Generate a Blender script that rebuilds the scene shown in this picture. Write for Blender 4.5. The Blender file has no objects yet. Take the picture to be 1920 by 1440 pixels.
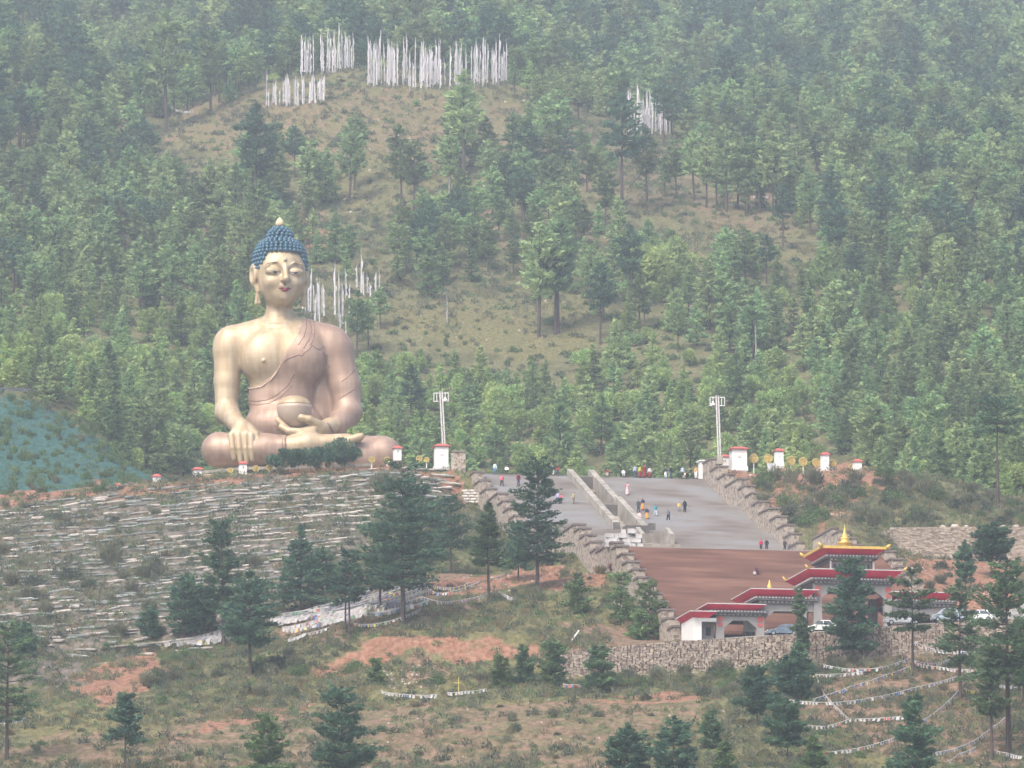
import bpy, math, random
import numpy as np
from mathutils import Vector

# ------------------------------------------------------------------ camera, light, exposure
C = bpy.context.scene
COL = C.collection
R = math.radians
PITCH = R(8.87)
F = 11160.0                      # focal length in pixels of a 1920 px wide frame
cam_d = bpy.data.cameras.new('camera')
cam_d.lens = F / 1920.0 * 36.0
cam_d.sensor_width = 36.0
cam_d.clip_start = 1.0
cam_d.clip_end = 8000.0
cam = bpy.data.objects.new('camera', cam_d)
cam.location = (0, 0, 0)
cam.rotation_euler = (R(90) + PITCH, 0, 0)
COL.objects.link(cam)
C.camera = cam

SUN_EL, SUN_AZ = R(50), R(-148)   # azimuth measured from +Y towards +X: the sun stands behind the camera to the left
w = bpy.data.worlds.new('World'); C.world = w; w.use_nodes = True
nt = w.node_tree; bg = nt.nodes['Background']
sky = nt.nodes.new('ShaderNodeTexSky'); sky.sky_type = 'NISHITA'
sky.sun_disc = False; sky.sun_elevation = SUN_EL; sky.sun_rotation = SUN_AZ
sky.air_density = 1.0; sky.dust_density = 5.0; sky.ozone_density = 1.0
nt.links.new(sky.outputs[0], bg.inputs[0]); bg.inputs[1].default_value = 0.15
sd = bpy.data.lights.new('sun', 'SUN'); sd.energy = 1.5; sd.angle = R(14); sd.color = (1.0, .95, .88)
sun = bpy.data.objects.new('sun', sd); COL.objects.link(sun)
sdir = Vector((math.cos(SUN_EL) * math.sin(SUN_AZ), math.cos(SUN_EL) * math.cos(SUN_AZ), math.sin(SUN_EL)))
sun.rotation_euler = sdir.to_track_quat('Z', 'Y').to_euler()
C.view_settings.view_transform = 'Standard'; C.view_settings.look = 'None'
C.view_settings.gamma = 1.0; C.view_settings.use_curve_mapping = False
C.view_settings.exposure = 1.12
C.render.engine = 'CYCLES'
C.cycles.max_bounces = 5; C.cycles.diffuse_bounces = 2; C.cycles.glossy_bounces = 2
C.cycles.transmission_bounces = 2; C.cycles.volume_bounces = 0; C.cycles.transparent_max_bounces = 4
C.cycles.use_denoising = True
rng = np.random.default_rng(7)
rnd = random.Random(11)

# ------------------------------------------------------------------ helpers
def L(r, g, b):
    f = lambda c: ((c / 255.0) / 12.92) if c / 255.0 <= .04045 else (((c / 255.0) + .055) / 1.055) ** 2.4
    return (f(r), f(g), f(b), 1.0)

MATS = {}
def mat(name, col, col2=None, scale=1.0, rough=.85, metal=0.0, bump=0.0, bscale=None, detail=5, spec=.3,
        rand=0.0, pos=(.35, .65), kind='noise', stretch=(1, 1, 1), col3=None, emit=None):
    if name in MATS: return MATS[name]
    m = bpy.data.materials.new(name); m.use_nodes = True
    n = m.node_tree; N = n.nodes; K = n.links
    b = N['Principled BSDF']
    b.inputs['Roughness'].default_value = rough; b.inputs['Metallic'].default_value = metal
    b.inputs['Specular IOR Level'].default_value = spec
    tc = N.new('ShaderNodeTexCoord'); mp = N.new('ShaderNodeMapping'); mp.inputs['Scale'].default_value = stretch
    K.new(tc.outputs['Object'], mp.inputs[0])
    if col2 is None: col2 = tuple(c * .8 for c in col[:3]) + (1,)
    cr = N.new('ShaderNodeValToRGB')
    cr.color_ramp.elements[0].position = pos[0]; cr.color_ramp.elements[1].position = pos[1]
    cr.color_ramp.elements[0].color = col2; cr.color_ramp.elements[1].color = col
    if col3:
        e = cr.color_ramp.elements.new((pos[0] + pos[1]) / 2); e.color = col3
    if kind == 'noise':
        t = N.new('ShaderNodeTexNoise'); t.inputs['Scale'].default_value = scale; t.inputs['Detail'].default_value = detail
        K.new(mp.outputs[0], t.inputs['Vector']); K.new(t.outputs[0], cr.inputs[0]); hs = t.outputs[0]
    else:
        t = N.new('ShaderNodeTexVoronoi'); t.inputs['Scale'].default_value = scale
        K.new(mp.outputs[0], t.inputs['Vector'])
        sep = N.new('ShaderNodeSeparateColor'); K.new(t.outputs['Color'], sep.inputs[0]); K.new(sep.outputs[0], cr.inputs[0])
        hs = t.outputs['Distance']
    out = cr.outputs[0]
    if rand > 0:
        oi = N.new('ShaderNodeObjectInfo'); hv = N.new('ShaderNodeHueSaturation')
        mr = N.new('ShaderNodeMapRange'); mr.inputs[3].default_value = 1 - rand; mr.inputs[4].default_value = 1 + rand
        K.new(oi.outputs['Random'], mr.inputs[0]); K.new(mr.outputs[0], hv.inputs['Value'])
        mr2 = N.new('ShaderNodeMapRange'); mr2.inputs[3].default_value = .5 - rand * .06; mr2.inputs[4].default_value = .5 + rand * .06
        fr = N.new('ShaderNodeMath'); fr.operation = 'FRACT'; ml = N.new('ShaderNodeMath'); ml.operation = 'MULTIPLY'; ml.inputs[1].default_value = 7.31
        K.new(oi.outputs['Random'], ml.inputs[0]); K.new(ml.outputs[0], fr.inputs[0]); K.new(fr.outputs[0], mr2.inputs[0])
        K.new(mr2.outputs[0], hv.inputs['Hue']); K.new(out, hv.inputs['Color']); out = hv.outputs[0]
    K.new(out, b.inputs['Base Color'])
    if bump > 0:
        bn = N.new('ShaderNodeBump'); bn.inputs['Strength'].default_value = min(1.0, bump); bn.inputs['Distance'].default_value = .15 * bump
        if bscale:
            t2 = N.new('ShaderNodeTexNoise'); t2.inputs['Scale'].default_value = bscale; K.new(mp.outputs[0], t2.inputs['Vector']); hs = t2.outputs[0]
        K.new(hs, bn.inputs['Height']); K.new(bn.outputs[0], b.inputs['Normal'])
    if emit: b.inputs['Emission Color'].default_value = emit; b.inputs['Emission Strength'].default_value = 1.0
    MATS[name] = m
    return m

def link(o, parent=None):
    COL.objects.link(o)
    if parent is not None: o.parent = parent
    return o

def mesh(name, v, f, mats=None, fmat=None, smooth=False):
    me = bpy.data.meshes.new(name)
    v = np.asarray(v, dtype=np.float32).reshape(-1, 3)
    if isinstance(f, np.ndarray):
        k = f.shape[1]; n = f.shape[0]
        me.vertices.add(len(v)); me.vertices.foreach_set('co', v.ravel())
        me.loops.add(n * k); me.polygons.add(n)
        me.loops.foreach_set('vertex_index', f.astype(np.int32).ravel())
        me.polygons.foreach_set('loop_start', np.arange(0, n * k, k, dtype=np.int32))
        me.update(calc_edges=True)
    else:
        me.from_pydata(v.tolist(), [], f); me.update()
    for m in (mats if isinstance(mats, (list, tuple)) else [mats]):
        if m is not None: me.materials.append(m)
    if fmat is not None: me.polygons.foreach_set('material_index', np.asarray(fmat, dtype=np.int32))
    if smooth: me.polygons.foreach_set('use_smooth', np.ones(len(me.polygons), dtype=bool))
    return me

def part(name, me, parent=None, loc=(0, 0, 0), rz=0.0, kind=None, label=None):
    o = bpy.data.objects.new(name, me); o.location = loc; o.rotation_euler = (0, 0, rz)
    if kind: o['kind'] = kind
    if label: o['label'] = label
    return link(o, parent)

def tag(o, label, cat, group=None, kind=None):
    if label: o['label'] = label
    if cat: o['category'] = cat
    if group: o['group'] = group
    if kind: o['kind'] = kind
    return o

def thing(name, label, cat, loc=(0, 0, 0), rz=0.0, group=None):
    o = bpy.data.objects.new(name, None); o.empty_display_size = .5
    o.location = loc; o.rotation_euler = (0, 0, rz); COL.objects.link(o)
    return tag(o, label, cat, group)

class MB:
    """collects simple solids into one mesh"""
    def __init__(s): s.v = []; s.f = []; s.m = []
    def add(s, v, f, m=0):
        o = len(s.v); s.v += [tuple(p) for p in v]; s.f += [tuple(i + o for i in q) for q in f]; s.m += [m] * len(f)
    def box(s, x0, x1, y0, y1, z0, z1, m=0, top=None):
        t = top or (x0, x1, y0, y1)
        v = [(x0, y0, z0), (x1, y0, z0), (x1, y1, z0), (x0, y1, z0), (t[0], t[2], z1), (t[1], t[2], z1), (t[1], t[3], z1), (t[0], t[3], z1)]
        s.add(v, [(0, 3, 2, 1), (4, 5, 6, 7), (0, 1, 5, 4), (1, 2, 6, 5), (2, 3, 7, 6), (3, 0, 4, 7)], m)
    def tube(s, pts, rad, n=6, m=0, cap=True):
        pts = [Vector(p) for p in pts]; rs = rad if isinstance(rad, (list, tuple)) else [rad] * len(pts)
        rings = []; 
        for i, p in enumerate(pts):
            d = (pts[min(i + 1, len(pts) - 1)] - pts[max(i - 1, 0)]).normalized()
            a = d.cross(Vector((0, 1, 0)) if abs(d.y) < .9 else Vector((1, 0, 0))).normalized(); b = d.cross(a)
            rings.append([p + (a * math.cos(6.2832 * k / n) + b * math.sin(6.2832 * k / n)) * rs[i] for k in range(n)])
        v = [q for r in rings for q in r]; f = []
        for i in range(len(pts) - 1):
            for k in range(n):
                k2 = (k + 1) % n; f.append((i * n + k, i * n + k2, (i + 1) * n + k2, (i + 1) * n + k))
        if cap: f.append(tuple(range(n))[::-1]); f.append(tuple((len(pts) - 1) * n + k for k in range(n)))
        s.add(v, f, m)
    def lathe(s, prof, n=16, m=0, c=(0, 0, 0)):
        v = [(c[0] + r * math.cos(6.2832 * k / n), c[1] + r * math.sin(6.2832 * k / n), c[2] + z) for r, z in prof for k in range(n)]
        f = [(i * n + k, i * n + (k + 1) % n, (i + 1) * n + (k + 1) % n, (i + 1) * n + k) for i in range(len(prof) - 1) for k in range(n)]
        f.append(tuple(range(n))[::-1]); f.append(tuple((len(prof) - 1) * n + k for k in range(n)))
        s.add(v, f, m)
    def mesh(s, name, mats, smooth=False):
        return mesh(name, s.v, s.f, mats, s.m if isinstance(mats, (list, tuple)) and len(mats) > 1 else None, smooth)

cP, sP = math.cos(PITCH), math.sin(PITCH)
def elev_z(Y, row):
    v = (720.0 - row) / F
    return Y * (sP + v * cP) / (cP - v * sP)
def px_x(Y, px, row=720.0):
    v = (720.0 - row) / F
    return Y * ((px - 960.0) / F) / (cP - v * sP)
def project(X, Y, Z):
    d = Y * cP + Z * sP; u = X / d; v = (Z * cP - Y * sP) / d
    return 960 + u * F, 720 - v * F
def in_poly(x, y, poly):
    x = np.asarray(x, float); y = np.asarray(y, float); r = np.zeros(x.shape, bool); n = len(poly); j = n - 1
    for i in range(n):
        xi, yi = poly[i]; xj, yj = poly[j]
        r ^= ((yi > y) != (yj > y)) & (x < (xj - xi) * (y - yi) / (yj - yi + 1e-9) + xi); j = i
    return r
# smooth value noise on numpy arrays
_tab = np.random.default_rng(3).random((256, 256))
def vnoise(x, y):
    xi = np.floor(x).astype(int); yi = np.floor(y).astype(int); fx = x - xi; fy = y - yi
    fx = fx * fx * (3 - 2 * fx); fy = fy * fy * (3 - 2 * fy)
    a = _tab[xi & 255, yi & 255]; b = _tab[(xi + 1) & 255, yi & 255]; c = _tab[xi & 255, (yi + 1) & 255]; d = _tab[(xi + 1) & 255, (yi + 1) & 255]
    return (a * (1 - fx) + b * fx) * (1 - fy) + (c * (1 - fx) + d * fx) * fy - .5
def fbm(x, y, o=4):
    r = 0; a = 1.0
    for i in range(o): r = r + a * vnoise(x * 2 ** i + 17 * i, y * 2 ** i + 5 * i); a *= .5
    return r
# ------------------------------------------------------------------ terrain heights
TH = R(10.0); sT, cT = math.sin(TH), math.cos(TH)
TX, TY, TZ = 12.3, 900.0, 126.2
SS = [0, 20.5, 24.5, 43.4, 46, 77, 113, 156]
SZ = [126.2, 118.8, 118.8, 112.0, 112.0, 100.8, 100.8, 83.6]
WS = [0, 20.5, 24.5, 58.5, 86, 102, 113, 156]              # the side walls keep a long level stretch where the stairs run on down
WZ = [126.2, 118.8, 118.8, 106.6, 106.6, 100.8, 100.8, 83.6]
def wall_z(s): return np.interp(s, WS, WZ)
def stair_sw(X, Y):
    dx = X - TX; dy = Y - TY
    return dx * sT - dy * cT, dx * cT + dy * sT
def stair_xy(s, w): return TX + s * sT + w * cT, TY - s * cT + w * sT
def stair_z(s): return np.interp(s, SS, SZ)

PLZ = [(905, 'z', 126.2)]
COLS = {
 -600: [(560,1650),(640,1540),(700,1460),(780,1300),(850,1140),(900,1010),(940,960),(1000,800),(1040,760),(1100,690)],
 0:    [(560,1650),(640,1500),(700,1375),(735,1292),(739,1284),(780,1192),(815,1112),(850,1037),(875,985),(897,940),(920,934),(960,850),(1000,752),(1040,735),(1100,680)],
 150:  [(560,1650),(640,1490),(700,1370),(735,1285),(739,1278),(773.8,1228),(775,1208),(780,1190),(815,1100),(850,1025),(875,972),(897,928),(920,925),(960,850),(990,790),(1040,790),(1100,720)],
 300:  [(560,1650),(640,1480),(700,1360),(735,1276),(739,1268),(773.8,1228),(775,1196),(815,1090),(850,1010),(875,955),(897,912),(930,905),(960,890),(1040,'z',134),(1100,'r',850)],
 450:  [(560,1650),(640,1480),(700,1350),(735,1265),(739,1255),(773.8,1214),(775,1188),(780,1168),(815,1075),(850,995),(875,938),(897,890),(905,'z',126.6),(1040,'z',126.2),(1100,885)],
 650:  [(560,1650),(640,1480),(700,1340),(735,1252),(739,1215),(780,1145),(815,1060),(850,980),(875,925),(897,882),(905,'z',126.4),(1040,'z',126.2),(1100,885)],
 720:  [(560,1650),(640,1475),(700,1335),(735,1240),(739,1190),(780,1135),(815,1058),(850,978),(875,925),(897,880),(905,'z',126.4),(1040,'z',126.2),(1100,885)],
 850:  [(560,1650),(640,1475),(700,1325),(735,1240),(739,1188),(780,1125),(815,1052),(850,978),(875,928),(897,882),(905,'z',126.2),(1040,'z',126.2),(1100,885)],
 985:  [(560,1650),(640,1470),(700,1318),(735,1238),(739,1196),(780,1118),(815,1055),(850,985),(875,935),(897,893),(905,'z',126.2),(1040,'z',126.2),(1100,885)],
 1040: [(560,1650),(640,1465),(700,1318),(722,1280),(723,1238),(745,1200),(780,1118),(815,1055),(850,985),(897,893),(905,'z',126.2),(1040,'z',126.2),(1100,885)],
 1120: [(560,1650),(640,1460),(700,1318),(722,1276),(723,1214),(745,1196),(780,1110),(815,1050),(850,985),(897,893),(905,'z',126.2),(1040,'z',126.2),(1100,885)],
 1250: [(560,1650),(640,1455),(700,1310),(722,1270),(723,1205),(752,1200),(790,1100),(850,985),(897,893),(905,'z',126.2),(1010,'z',126.2),(1100,880)],
 1450: [(560,1650),(640,1440),(700,1298),(722,1256),(723,1191),(752,1190),(790,1085),(850,975),(897,893),(905,'z',126.2),(980,'z',126.2),(1100,860)],
 1600: [(560,1650),(640,1435),(700,1292),(722,1246),(723,1179),(752,1178),(790,1095),(818,1030),(835,1000),(860,950),(880,905),(896,876),(905,'z',126.8),(950,'z',126.2),(1100,830)],
 1750: [(560,1650),(640,1430),(700,1285),(722,1230),(723,1171),(745,1167),(770,1120),(800,1072),(833.4,1052),(837,990),(850,970),(875,925),(893,898),(905,'z',125.5),(950,'z',126.2),(1100,820)],
 1920: [(560,1650),(640,1430),(700,1275),(722,1210),(723,1162),(745,1150),(770,1110),(800,1075),(833.4,1054),(837,992),(850,975),(880,950),(900,938),(950,925),(1100,800)],
 2500: [(560,1650),(640,1430),(700,1260),(723,1165),(745,1150),(800,1075),(833.4,1054),(837,1000),(850,985),(900,955),(950,930),(1100,790)],
}
CREST = {-600:100, 0:130, 150:190, 250:222, 330:200, 400:172, 560:122, 700:118, 950:136, 1080:185, 1200:235, 1300:245, 1500:225, 1700:240, 1920:265, 2500:290}
YG = np.concatenate([np.arange(-400, 560, 20), np.arange(560, 960, 1.0), np.arange(960, 1300, 4.0), np.arange(1300, 2760, 10.0)])
PXK = np.array(sorted(COLS)); Zc = []
for px in PXK:
    ys = []; zs = []
    for e in COLS[px]:
        if len(e) == 3: z = e[2] if e[1] == 'z' else elev_z(e[0], e[2])
        else: z = elev_z(e[0], e[1])
        ys.append(e[0]); zs.append(z)
    cr = np.interp(px, list(CREST), list(CREST.values()))
    for Y, row in ((1200, 705), (1300, 540), (1450, 365), (1590, cr), (1660, cr + 30), (1760, cr - 20), (2100, cr - 190), (2740, cr - 520)):
        ys.append(Y); zs.append(elev_z(Y, row))
    ys = [-400, -60, 0, 40, 200, 430] + ys; zs = [10, -1.2, -1.8, -4, -14, 12] + zs
    Zc.append(np.interp(YG, ys, zs))
Zc = np.array(Zc)
def H(X, Y):
    X = np.asarray(X, float); Y = np.asarray(Y, float)
    Ys = np.maximum(Y, 560.0)
    px = np.clip(960 + F * .9905 * X / Ys, PXK[0], PXK[-1])
    i = np.clip(np.searchsorted(PXK, px) - 1, 0, len(PXK) - 2); t = (px - PXK[i]) / (PXK[i + 1] - PXK[i]); t = t * t * (3 - 2 * t) * .5 + t * .5
    yi = np.clip(np.searchsorted(YG, Y) - 1, 0, len(YG) - 2); ty = np.clip((Y - YG[yi]) / (YG[yi + 1] - YG[yi]), 0, 1)
    a = Zc[i, yi] * (1 - ty) + Zc[i, yi + 1] * ty; b = Zc[i + 1, yi] * (1 - ty) + Zc[i + 1, yi + 1] * ty
    z = a * (1 - t) + b * t
    flat = np.clip((Y - 896) / 8, 0, 1) * (1 - np.clip((Y - 1040) / 40, 0, 1)) * np.clip((X + 62) / 20, 0, 1)
    terr = np.clip((Y - 719) / 3, 0, 1) * (1 - np.clip((Y - 750) / 8, 0, 1)) * np.clip((X - 8) / 8, 0, 1)
    q = 1 - np.maximum(flat, terr)
    z = z + q * (fbm(X / 17, Y / 17, 4) * 1.3 + fbm(X / 3.1, Y / 3.1, 3) * .38)
    far = np.clip((Y - 1080) / 150, 0, 1)
    z = z + far * fbm(X / 90 + 3, Y / 90, 3) * (8.5 - 5 * np.exp(-((Y - 1580) / 120) ** 2))
    # cut for the stairs
    s, w_ = stair_sw(X, Y); sz = stair_z(s)
    ins = (s > -.5) & (s < 157)
    hi = np.interp(s, [0, 80, 92, 157], [3.0, 3.0, .3, .3])
    tl = np.clip((-w_ - 19) / 13, 0, 1); tr = np.clip((w_ - 19) / 9, 0, 1)
    end = np.clip(s / 6, 0, 1) * (1 - np.clip((s - 148) / 8, 0, 1))
    wz = wall_z(s); zl = (wz - 3.4) * (1 - tl) + z * tl; zr = (wz + hi) * (1 - tr) + z * tr
    z = np.where(ins & (w_ < -18.2) & (w_ > -32), z * (1 - end) + zl * end, z)
    z = np.where(ins & (w_ > 18.2) & (w_ < 28), z * (1 - end) + zr * end, z)
    z = np.where(ins & (np.abs(w_) <= 18.2), np.minimum(z, sz - 2.6), z)
    return z
def hit(px, row, y0=600.0, y1=2500.0):
    """first ground point met along the sight line of a photo pixel"""
    ys = np.concatenate([np.arange(max(y0, 600), min(y1, 1100), .5), np.arange(max(1100, y0), y1, 2.0)])
    z = elev_z(ys, row); x = px_x(ys, px, row)
    g = H(x, ys) > z
    k = int(np.argmax(g)) if g.any() else len(ys) - 1
    return float(x[k]), float(ys[k]), float(H(x[k], ys[k]))

# ---- the terrain sheet
pxs = np.concatenate([np.arange(-2600, -500, 150), np.arange(-500, 2420, 6.0), np.arange(2420, 4600, 150)])
yv = np.concatenate([np.arange(-400, 560, 20), np.arange(560, 640, 2.0), np.arange(640, 960, 1.0), np.arange(960, 1120, 2.5), np.arange(1120, 1800, 6.0), np.arange(1800, 2741, 15.0)])
PX, YY = np.meshgrid(pxs, yv, indexing='ij'); XX = (PX - 960) / F / .9905 * np.maximum(YY, 560)
ZZ = H(XX, YY)
ppx, prow = project(XX, np.maximum(YY, 50), ZZ)
nw = fbm(XX / 6, YY / 6, 4); nw2 = fbm(XX / 6 + 40, YY / 6, 4)
qx = ppx + nw * 55; qy = prow + nw2 * 30
vis = (YY > 560)
def region(polys, lo, hi):
    m = np.zeros(XX.shape, bool)
    for p in polys: m |= in_poly(qx, qy, p)
    return (m & vis & (YY > lo) & (YY < hi)).astype(float)
red = region([[(330,1383),(460,1342),(560,1322),(640,1300),(645,1308),(565,1332),(465,1354),(335,1395)], [(1120,1312),(1350,1292),(1352,1301),(1120,1322)], [(640,1240),(690,1195),(780,1186),(860,1184),(960,1188),(1010,1205),(1000,1242),(880,1242),(780,1235)],
              [(560,1245),(700,1225),(720,1245),(600,1275)],
              [(1700,1050),(1920,1040),(1920,1130),(1790,1150),(1700,1120)],
              [(1690,1130),(1840,1110),(1920,1140),(1920,1165),(1800,1160)],
              [(130,1300),(190,1240),(290,1215),(300,1250),(265,1310),(200,1330)],
              [(0,935),(200,915),(460,885),(700,865),(810,872),(700,890),(430,900),(200,930),(0,955)],
              [(810,870),(850,880),(880,950),(850,955),(820,910)],
              [(840,1090),(930,1075),(1010,1050),(1120,1065),(1110,1110),(1000,1100),(880,1110),(800,1120)],
              [(1350,865),(1560,870),(1680,885),(1600,945),(1440,975),(1370,930)],
              [(1450,930),(1640,930),(1600,975),(1520,985)],
              [(1620,880),(1740,905),(1760,925),(1690,915)],
              [(330,430),(600,400),(620,470),(420,480)]], 600, 1500)
red2 = .66 * region([[(0,1400),(300,1360),(470,1340),(720,1325),(1120,1310),(1330,1300),(1360,1340),(1200,1400),(1200,1460),(0,1460)]], 560, 1620)
red2 = np.maximum(red2, .85 * region([
               [(760,1250),(800,1240),(860,1260),(800,1290),(740,1290)],
               [(1480,1240),(1920,1200),(1920,1440),(1700,1440),(1600,1380),(1480,1330)],
               [(680,1060),(860,1075),(960,1090),(900,1140),(620,1200),(520,1210),(560,1160)],
               [(1000,1180),(1260,1170),(1240,1215),(1040,1225)]], 560, 1620))
red2 = np.maximum(red2, .56 * region([[(350,180),(700,160),(1000,200),(1180,260),(1300,300),(1250,400),(900,330),(800,300),(560,300),(300,260)],
               [(1080,290),(1500,300),(1500,450),(1350,440),(1150,350)], [(840,380),(1100,400),(1180,460),(900,470)]], 1000, 1620))
grs = region([[(0,1340),(210,1330),(560,1290),(640,1200),(760,1160),(900,1120),(1150,1130),(1180,1180),(1000,1190),(800,1190),(640,1215),(560,1300),(300,1370),(60,1400)],
              [(700,1250),(1000,1240),(1120,1290),(1000,1320),(720,1325),(520,1330),(480,1290)],
              [(1380,1400),(1900,1380),(1900,1440),(1380,1440)],
              [(300,200),(560,150),(960,170),(1000,260),(860,380),(700,410),(560,340),(330,260)],
              [(720,560),(1120,540),(1130,680),(960,670),(720,620)],
              [(1100,440),(1500,430),(1540,500),(1300,480)],
              [(1480,1200),(1690,1190),(1700,1260),(1500,1260)]], 600, 1620)
net = region([[(-60,745),(60,745),(150,790),(230,830),(320,880),(300,905),(140,925),(-60,945)]], 918, 1040)
ter = region([[(-100,950),(300,925),(480,893),(820,870),(850,950),(640,1060),(560,1120),(440,1200),(190,1205),(150,1290),(-100,1290)]], 700, 897)
pav = ((YY > 899) & (YY < 1040) & (XX > -40) & (XX < 42)).astype(float)
terr_ = ((YY > 722.6) & (YY < 757) & (XX > 24)).astype(float)
iy, ix = np.meshgrid(np.arange(len(pxs) - 1), np.arange(len(yv) - 1), indexing='ij')
n2 = len(yv); q0 = iy * n2 + ix
faces = np.stack([q0, q0 + n2, q0 + n2 + 1, q0 + 1], -1).reshape(-1, 4)
tme = mesh('hillside', np.stack([XX, YY, ZZ], -1).reshape(-1, 3), faces, None, smooth=True)
for nm, A in (('m1', (red, grs, net)), ('m2', (red2, ter, np.maximum(pav, terr_)))):
    at = tme.color_attributes.new(nm, 'FLOAT_COLOR', 'POINT')
    d = np.ones((XX.size, 4), np.float32)
    for k in range(3): d[:, k] = A[k].ravel()
    at.data.foreach_set('color', d.ravel())
gm = bpy.data.materials.new('ground_soil_grass'); gm.use_nodes = True
N = gm.node_tree.nodes; K = gm.node_tree.links; B = N['Principled BSDF']; B.inputs['Roughness'].default_value = .95; B.inputs['Specular IOR Level'].default_value = .1
tc = N.new('ShaderNodeTexCoord')
def nz(scale, det=6, st=None, dist=0):
    t = N.new('ShaderNodeTexNoise'); t.inputs['Scale'].default_value = scale; t.inputs['Detail'].default_value = det; t.inputs['Distortion'].default_value = dist
    if st:
        mp = N.new('ShaderNodeMapping'); mp.inputs['Scale'].default_value = st; K.new(tc.outputs['Object'], mp.inputs[0]); K.new(mp.outputs[0], t.inputs['Vector'])
    else: K.new(tc.outputs['Object'], t.inputs['Vector'])
    return t.outputs[0]
def ramp(src, stops):
    r = N.new('ShaderNodeValToRGB'); e = r.color_ramp.elements
    e[0].position, e[0].color = stops[0]; e[1].position, e[1].color = stops[-1]
    for p, c in stops[1:-1]:
        x = e.new(p); x.color = c
    K.new(src, r.inputs[0]); return r.outputs[0]
def mixc(f, a, b):
    m = N.new('ShaderNodeMix'); m.data_type = 'RGBA'
    K.new(f, m.inputs[0]); 
    for i, x in ((6, a), (7, b)):
        if isinstance(x, tuple): m.inputs[i].default_value = x
        else: K.new(x, m.inputs[i])
    return m.outputs[2]
def edge(mask, noise, amt=1.1, lo=.35, hi=.75):
    a = N.new('ShaderNodeMath'); a.operation = 'MULTIPLY_ADD'; a.inputs[1].default_value = amt; a.inputs[2].default_value = -amt * .5
    K.new(noise, a.inputs[0]); b = N.new('ShaderNodeMath'); b.operation = 'ADD'; K.new(mask, b.inputs[0]); K.new(a.outputs[0], b.inputs[1])
    r = N.new('ShaderNodeMapRange'); r.inputs[1].default_value = lo; r.inputs[2].default_value = hi; K.new(b.outputs[0], r.inputs[0]); return r.outputs[0]
def seps(nm):
    a = N.new('ShaderNodeVertexColor'); a.layer_name = nm; s = N.new('ShaderNodeSeparateColor'); K.new(a.outputs[0], s.inputs[0]); return s.outputs
n_e = nz(.55, 8)
m1 = seps('m1'); m2 = seps('m2')
n_a = nz(.35, 8); n_b = nz(1.6, 8, (1, .45, 1)); n_c = nz(.12, 5); n_d = nz(4.0, 6)
base = ramp(n_b, [(.3, (.070, .085, .036, 1)), (.45, (.115, .125, .056, 1)), (.56, (.155, .145, .075, 1)), (.72, (.22, .185, .11, 1))])
base = mixc(ramp(n_c, [(.42, (0, 0, 0, 1)), (.6, (1, 1, 1, 1))]), base, ramp(n_b, [(.3, (.045, .055, .022, 1)), (.7, (.12, .115, .05, 1))]))
redsoil = ramp(n_b, [(.3, (.165, .080, .052, 1)), (.48, (.255, .128, .083, 1)), (.72, (.34, .20, .138, 1))])
dust = ramp(n_b, [(.3, (.10, .078, .045, 1)), (.48, (.19, .125, .085, 1)), (.72, (.28, .185, .13, 1))])
grass = ramp(n_b, [(.3, (.07, .075, .030, 1)), (.5, (.135, .132, .055, 1)), (.72, (.21, .18, .09, 1))])
neti = ramp(n_b, [(.3, (.016, .052, .044, 1)), (.5, (.022, .092, .088, 1)), (.72, (.045, .135, .122, 1))])
terc = ramp(n_b, [(.3, (.075, .085, .075, 1)), (.46, (.12, .115, .095, 1)), (.56, (.17, .13, .10, 1)), (.72, (.20, .20, .19, 1))])
pave = ramp(n_a, [(.3, (.22, .21, .19, 1)), (.7, (.32, .31, .29, 1))])
c = mixc(edge(m1[1], n_a), base, grass)
c = mixc(edge(m2[0], n_a, 1.3, .45, .8), c, dust)
c = mixc(edge(m2[1], n_a, .6), c, terc)
c = mixc(edge(m1[2], n_e, 1.7, .40, .75), c, neti)
c = mixc(edge(m1[0], n_e, 1.5, .40, .95), c, redsoil)
c = mixc(m2[2], c, pave)
sp = ramp(n_d, [(.70, (0, 0, 0, 1)), (.74, (.55, .55, .55, 1))])
c = mixc(ramp(n_d, [(.35, (.35, .35, .35, 1)), (.62, (0, 0, 0, 1))]), c, mixc(n_b, (.07, .06, .035, 1), (.16, .12, .08, 1)))
c = mixc(sp, c, (.42, .39, .34, 1))
K.new(c, B.inputs['Base Color'])
bn = N.new('ShaderNodeBump'); bn.inputs['Strength'].default_value = .8; bn.inputs['Distance'].default_value = .5; K.new(n_b, bn.inputs['Height']); K.new(bn.outputs[0], B.inputs['Normal'])
tme.materials.append(gm)
ground = part('hillside', tme); ground['kind'] = 'structure'
# haze: one closed box of thin even air
hm = bpy.data.materials.new('valley_haze'); hm.use_nodes = True; hn = hm.node_tree
hn.nodes.remove(hn.nodes['Principled BSDF']); pv = hn.nodes.new('ShaderNodeVolumePrincipled')
pv.inputs['Color'].default_value = (.80, .90, 1.0, 1); pv.inputs['Density'].default_value = 0.000185; pv.inputs['Anisotropy'].default_value = .1
hn.links.new(pv.outputs[0], hn.nodes['Material Output'].inputs['Volume'])
b = MB(); b.box(-1500, 1500, -450, 2790, float(ZZ.min()) - 1.5, float(ZZ.max()) + 45)
hz = part('haze', b.mesh('haze', hm)); hz['kind'] = 'stuff'; tag(hz, 'pale blue haze filling the air of the valley', 'haze', kind='stuff')
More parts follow.
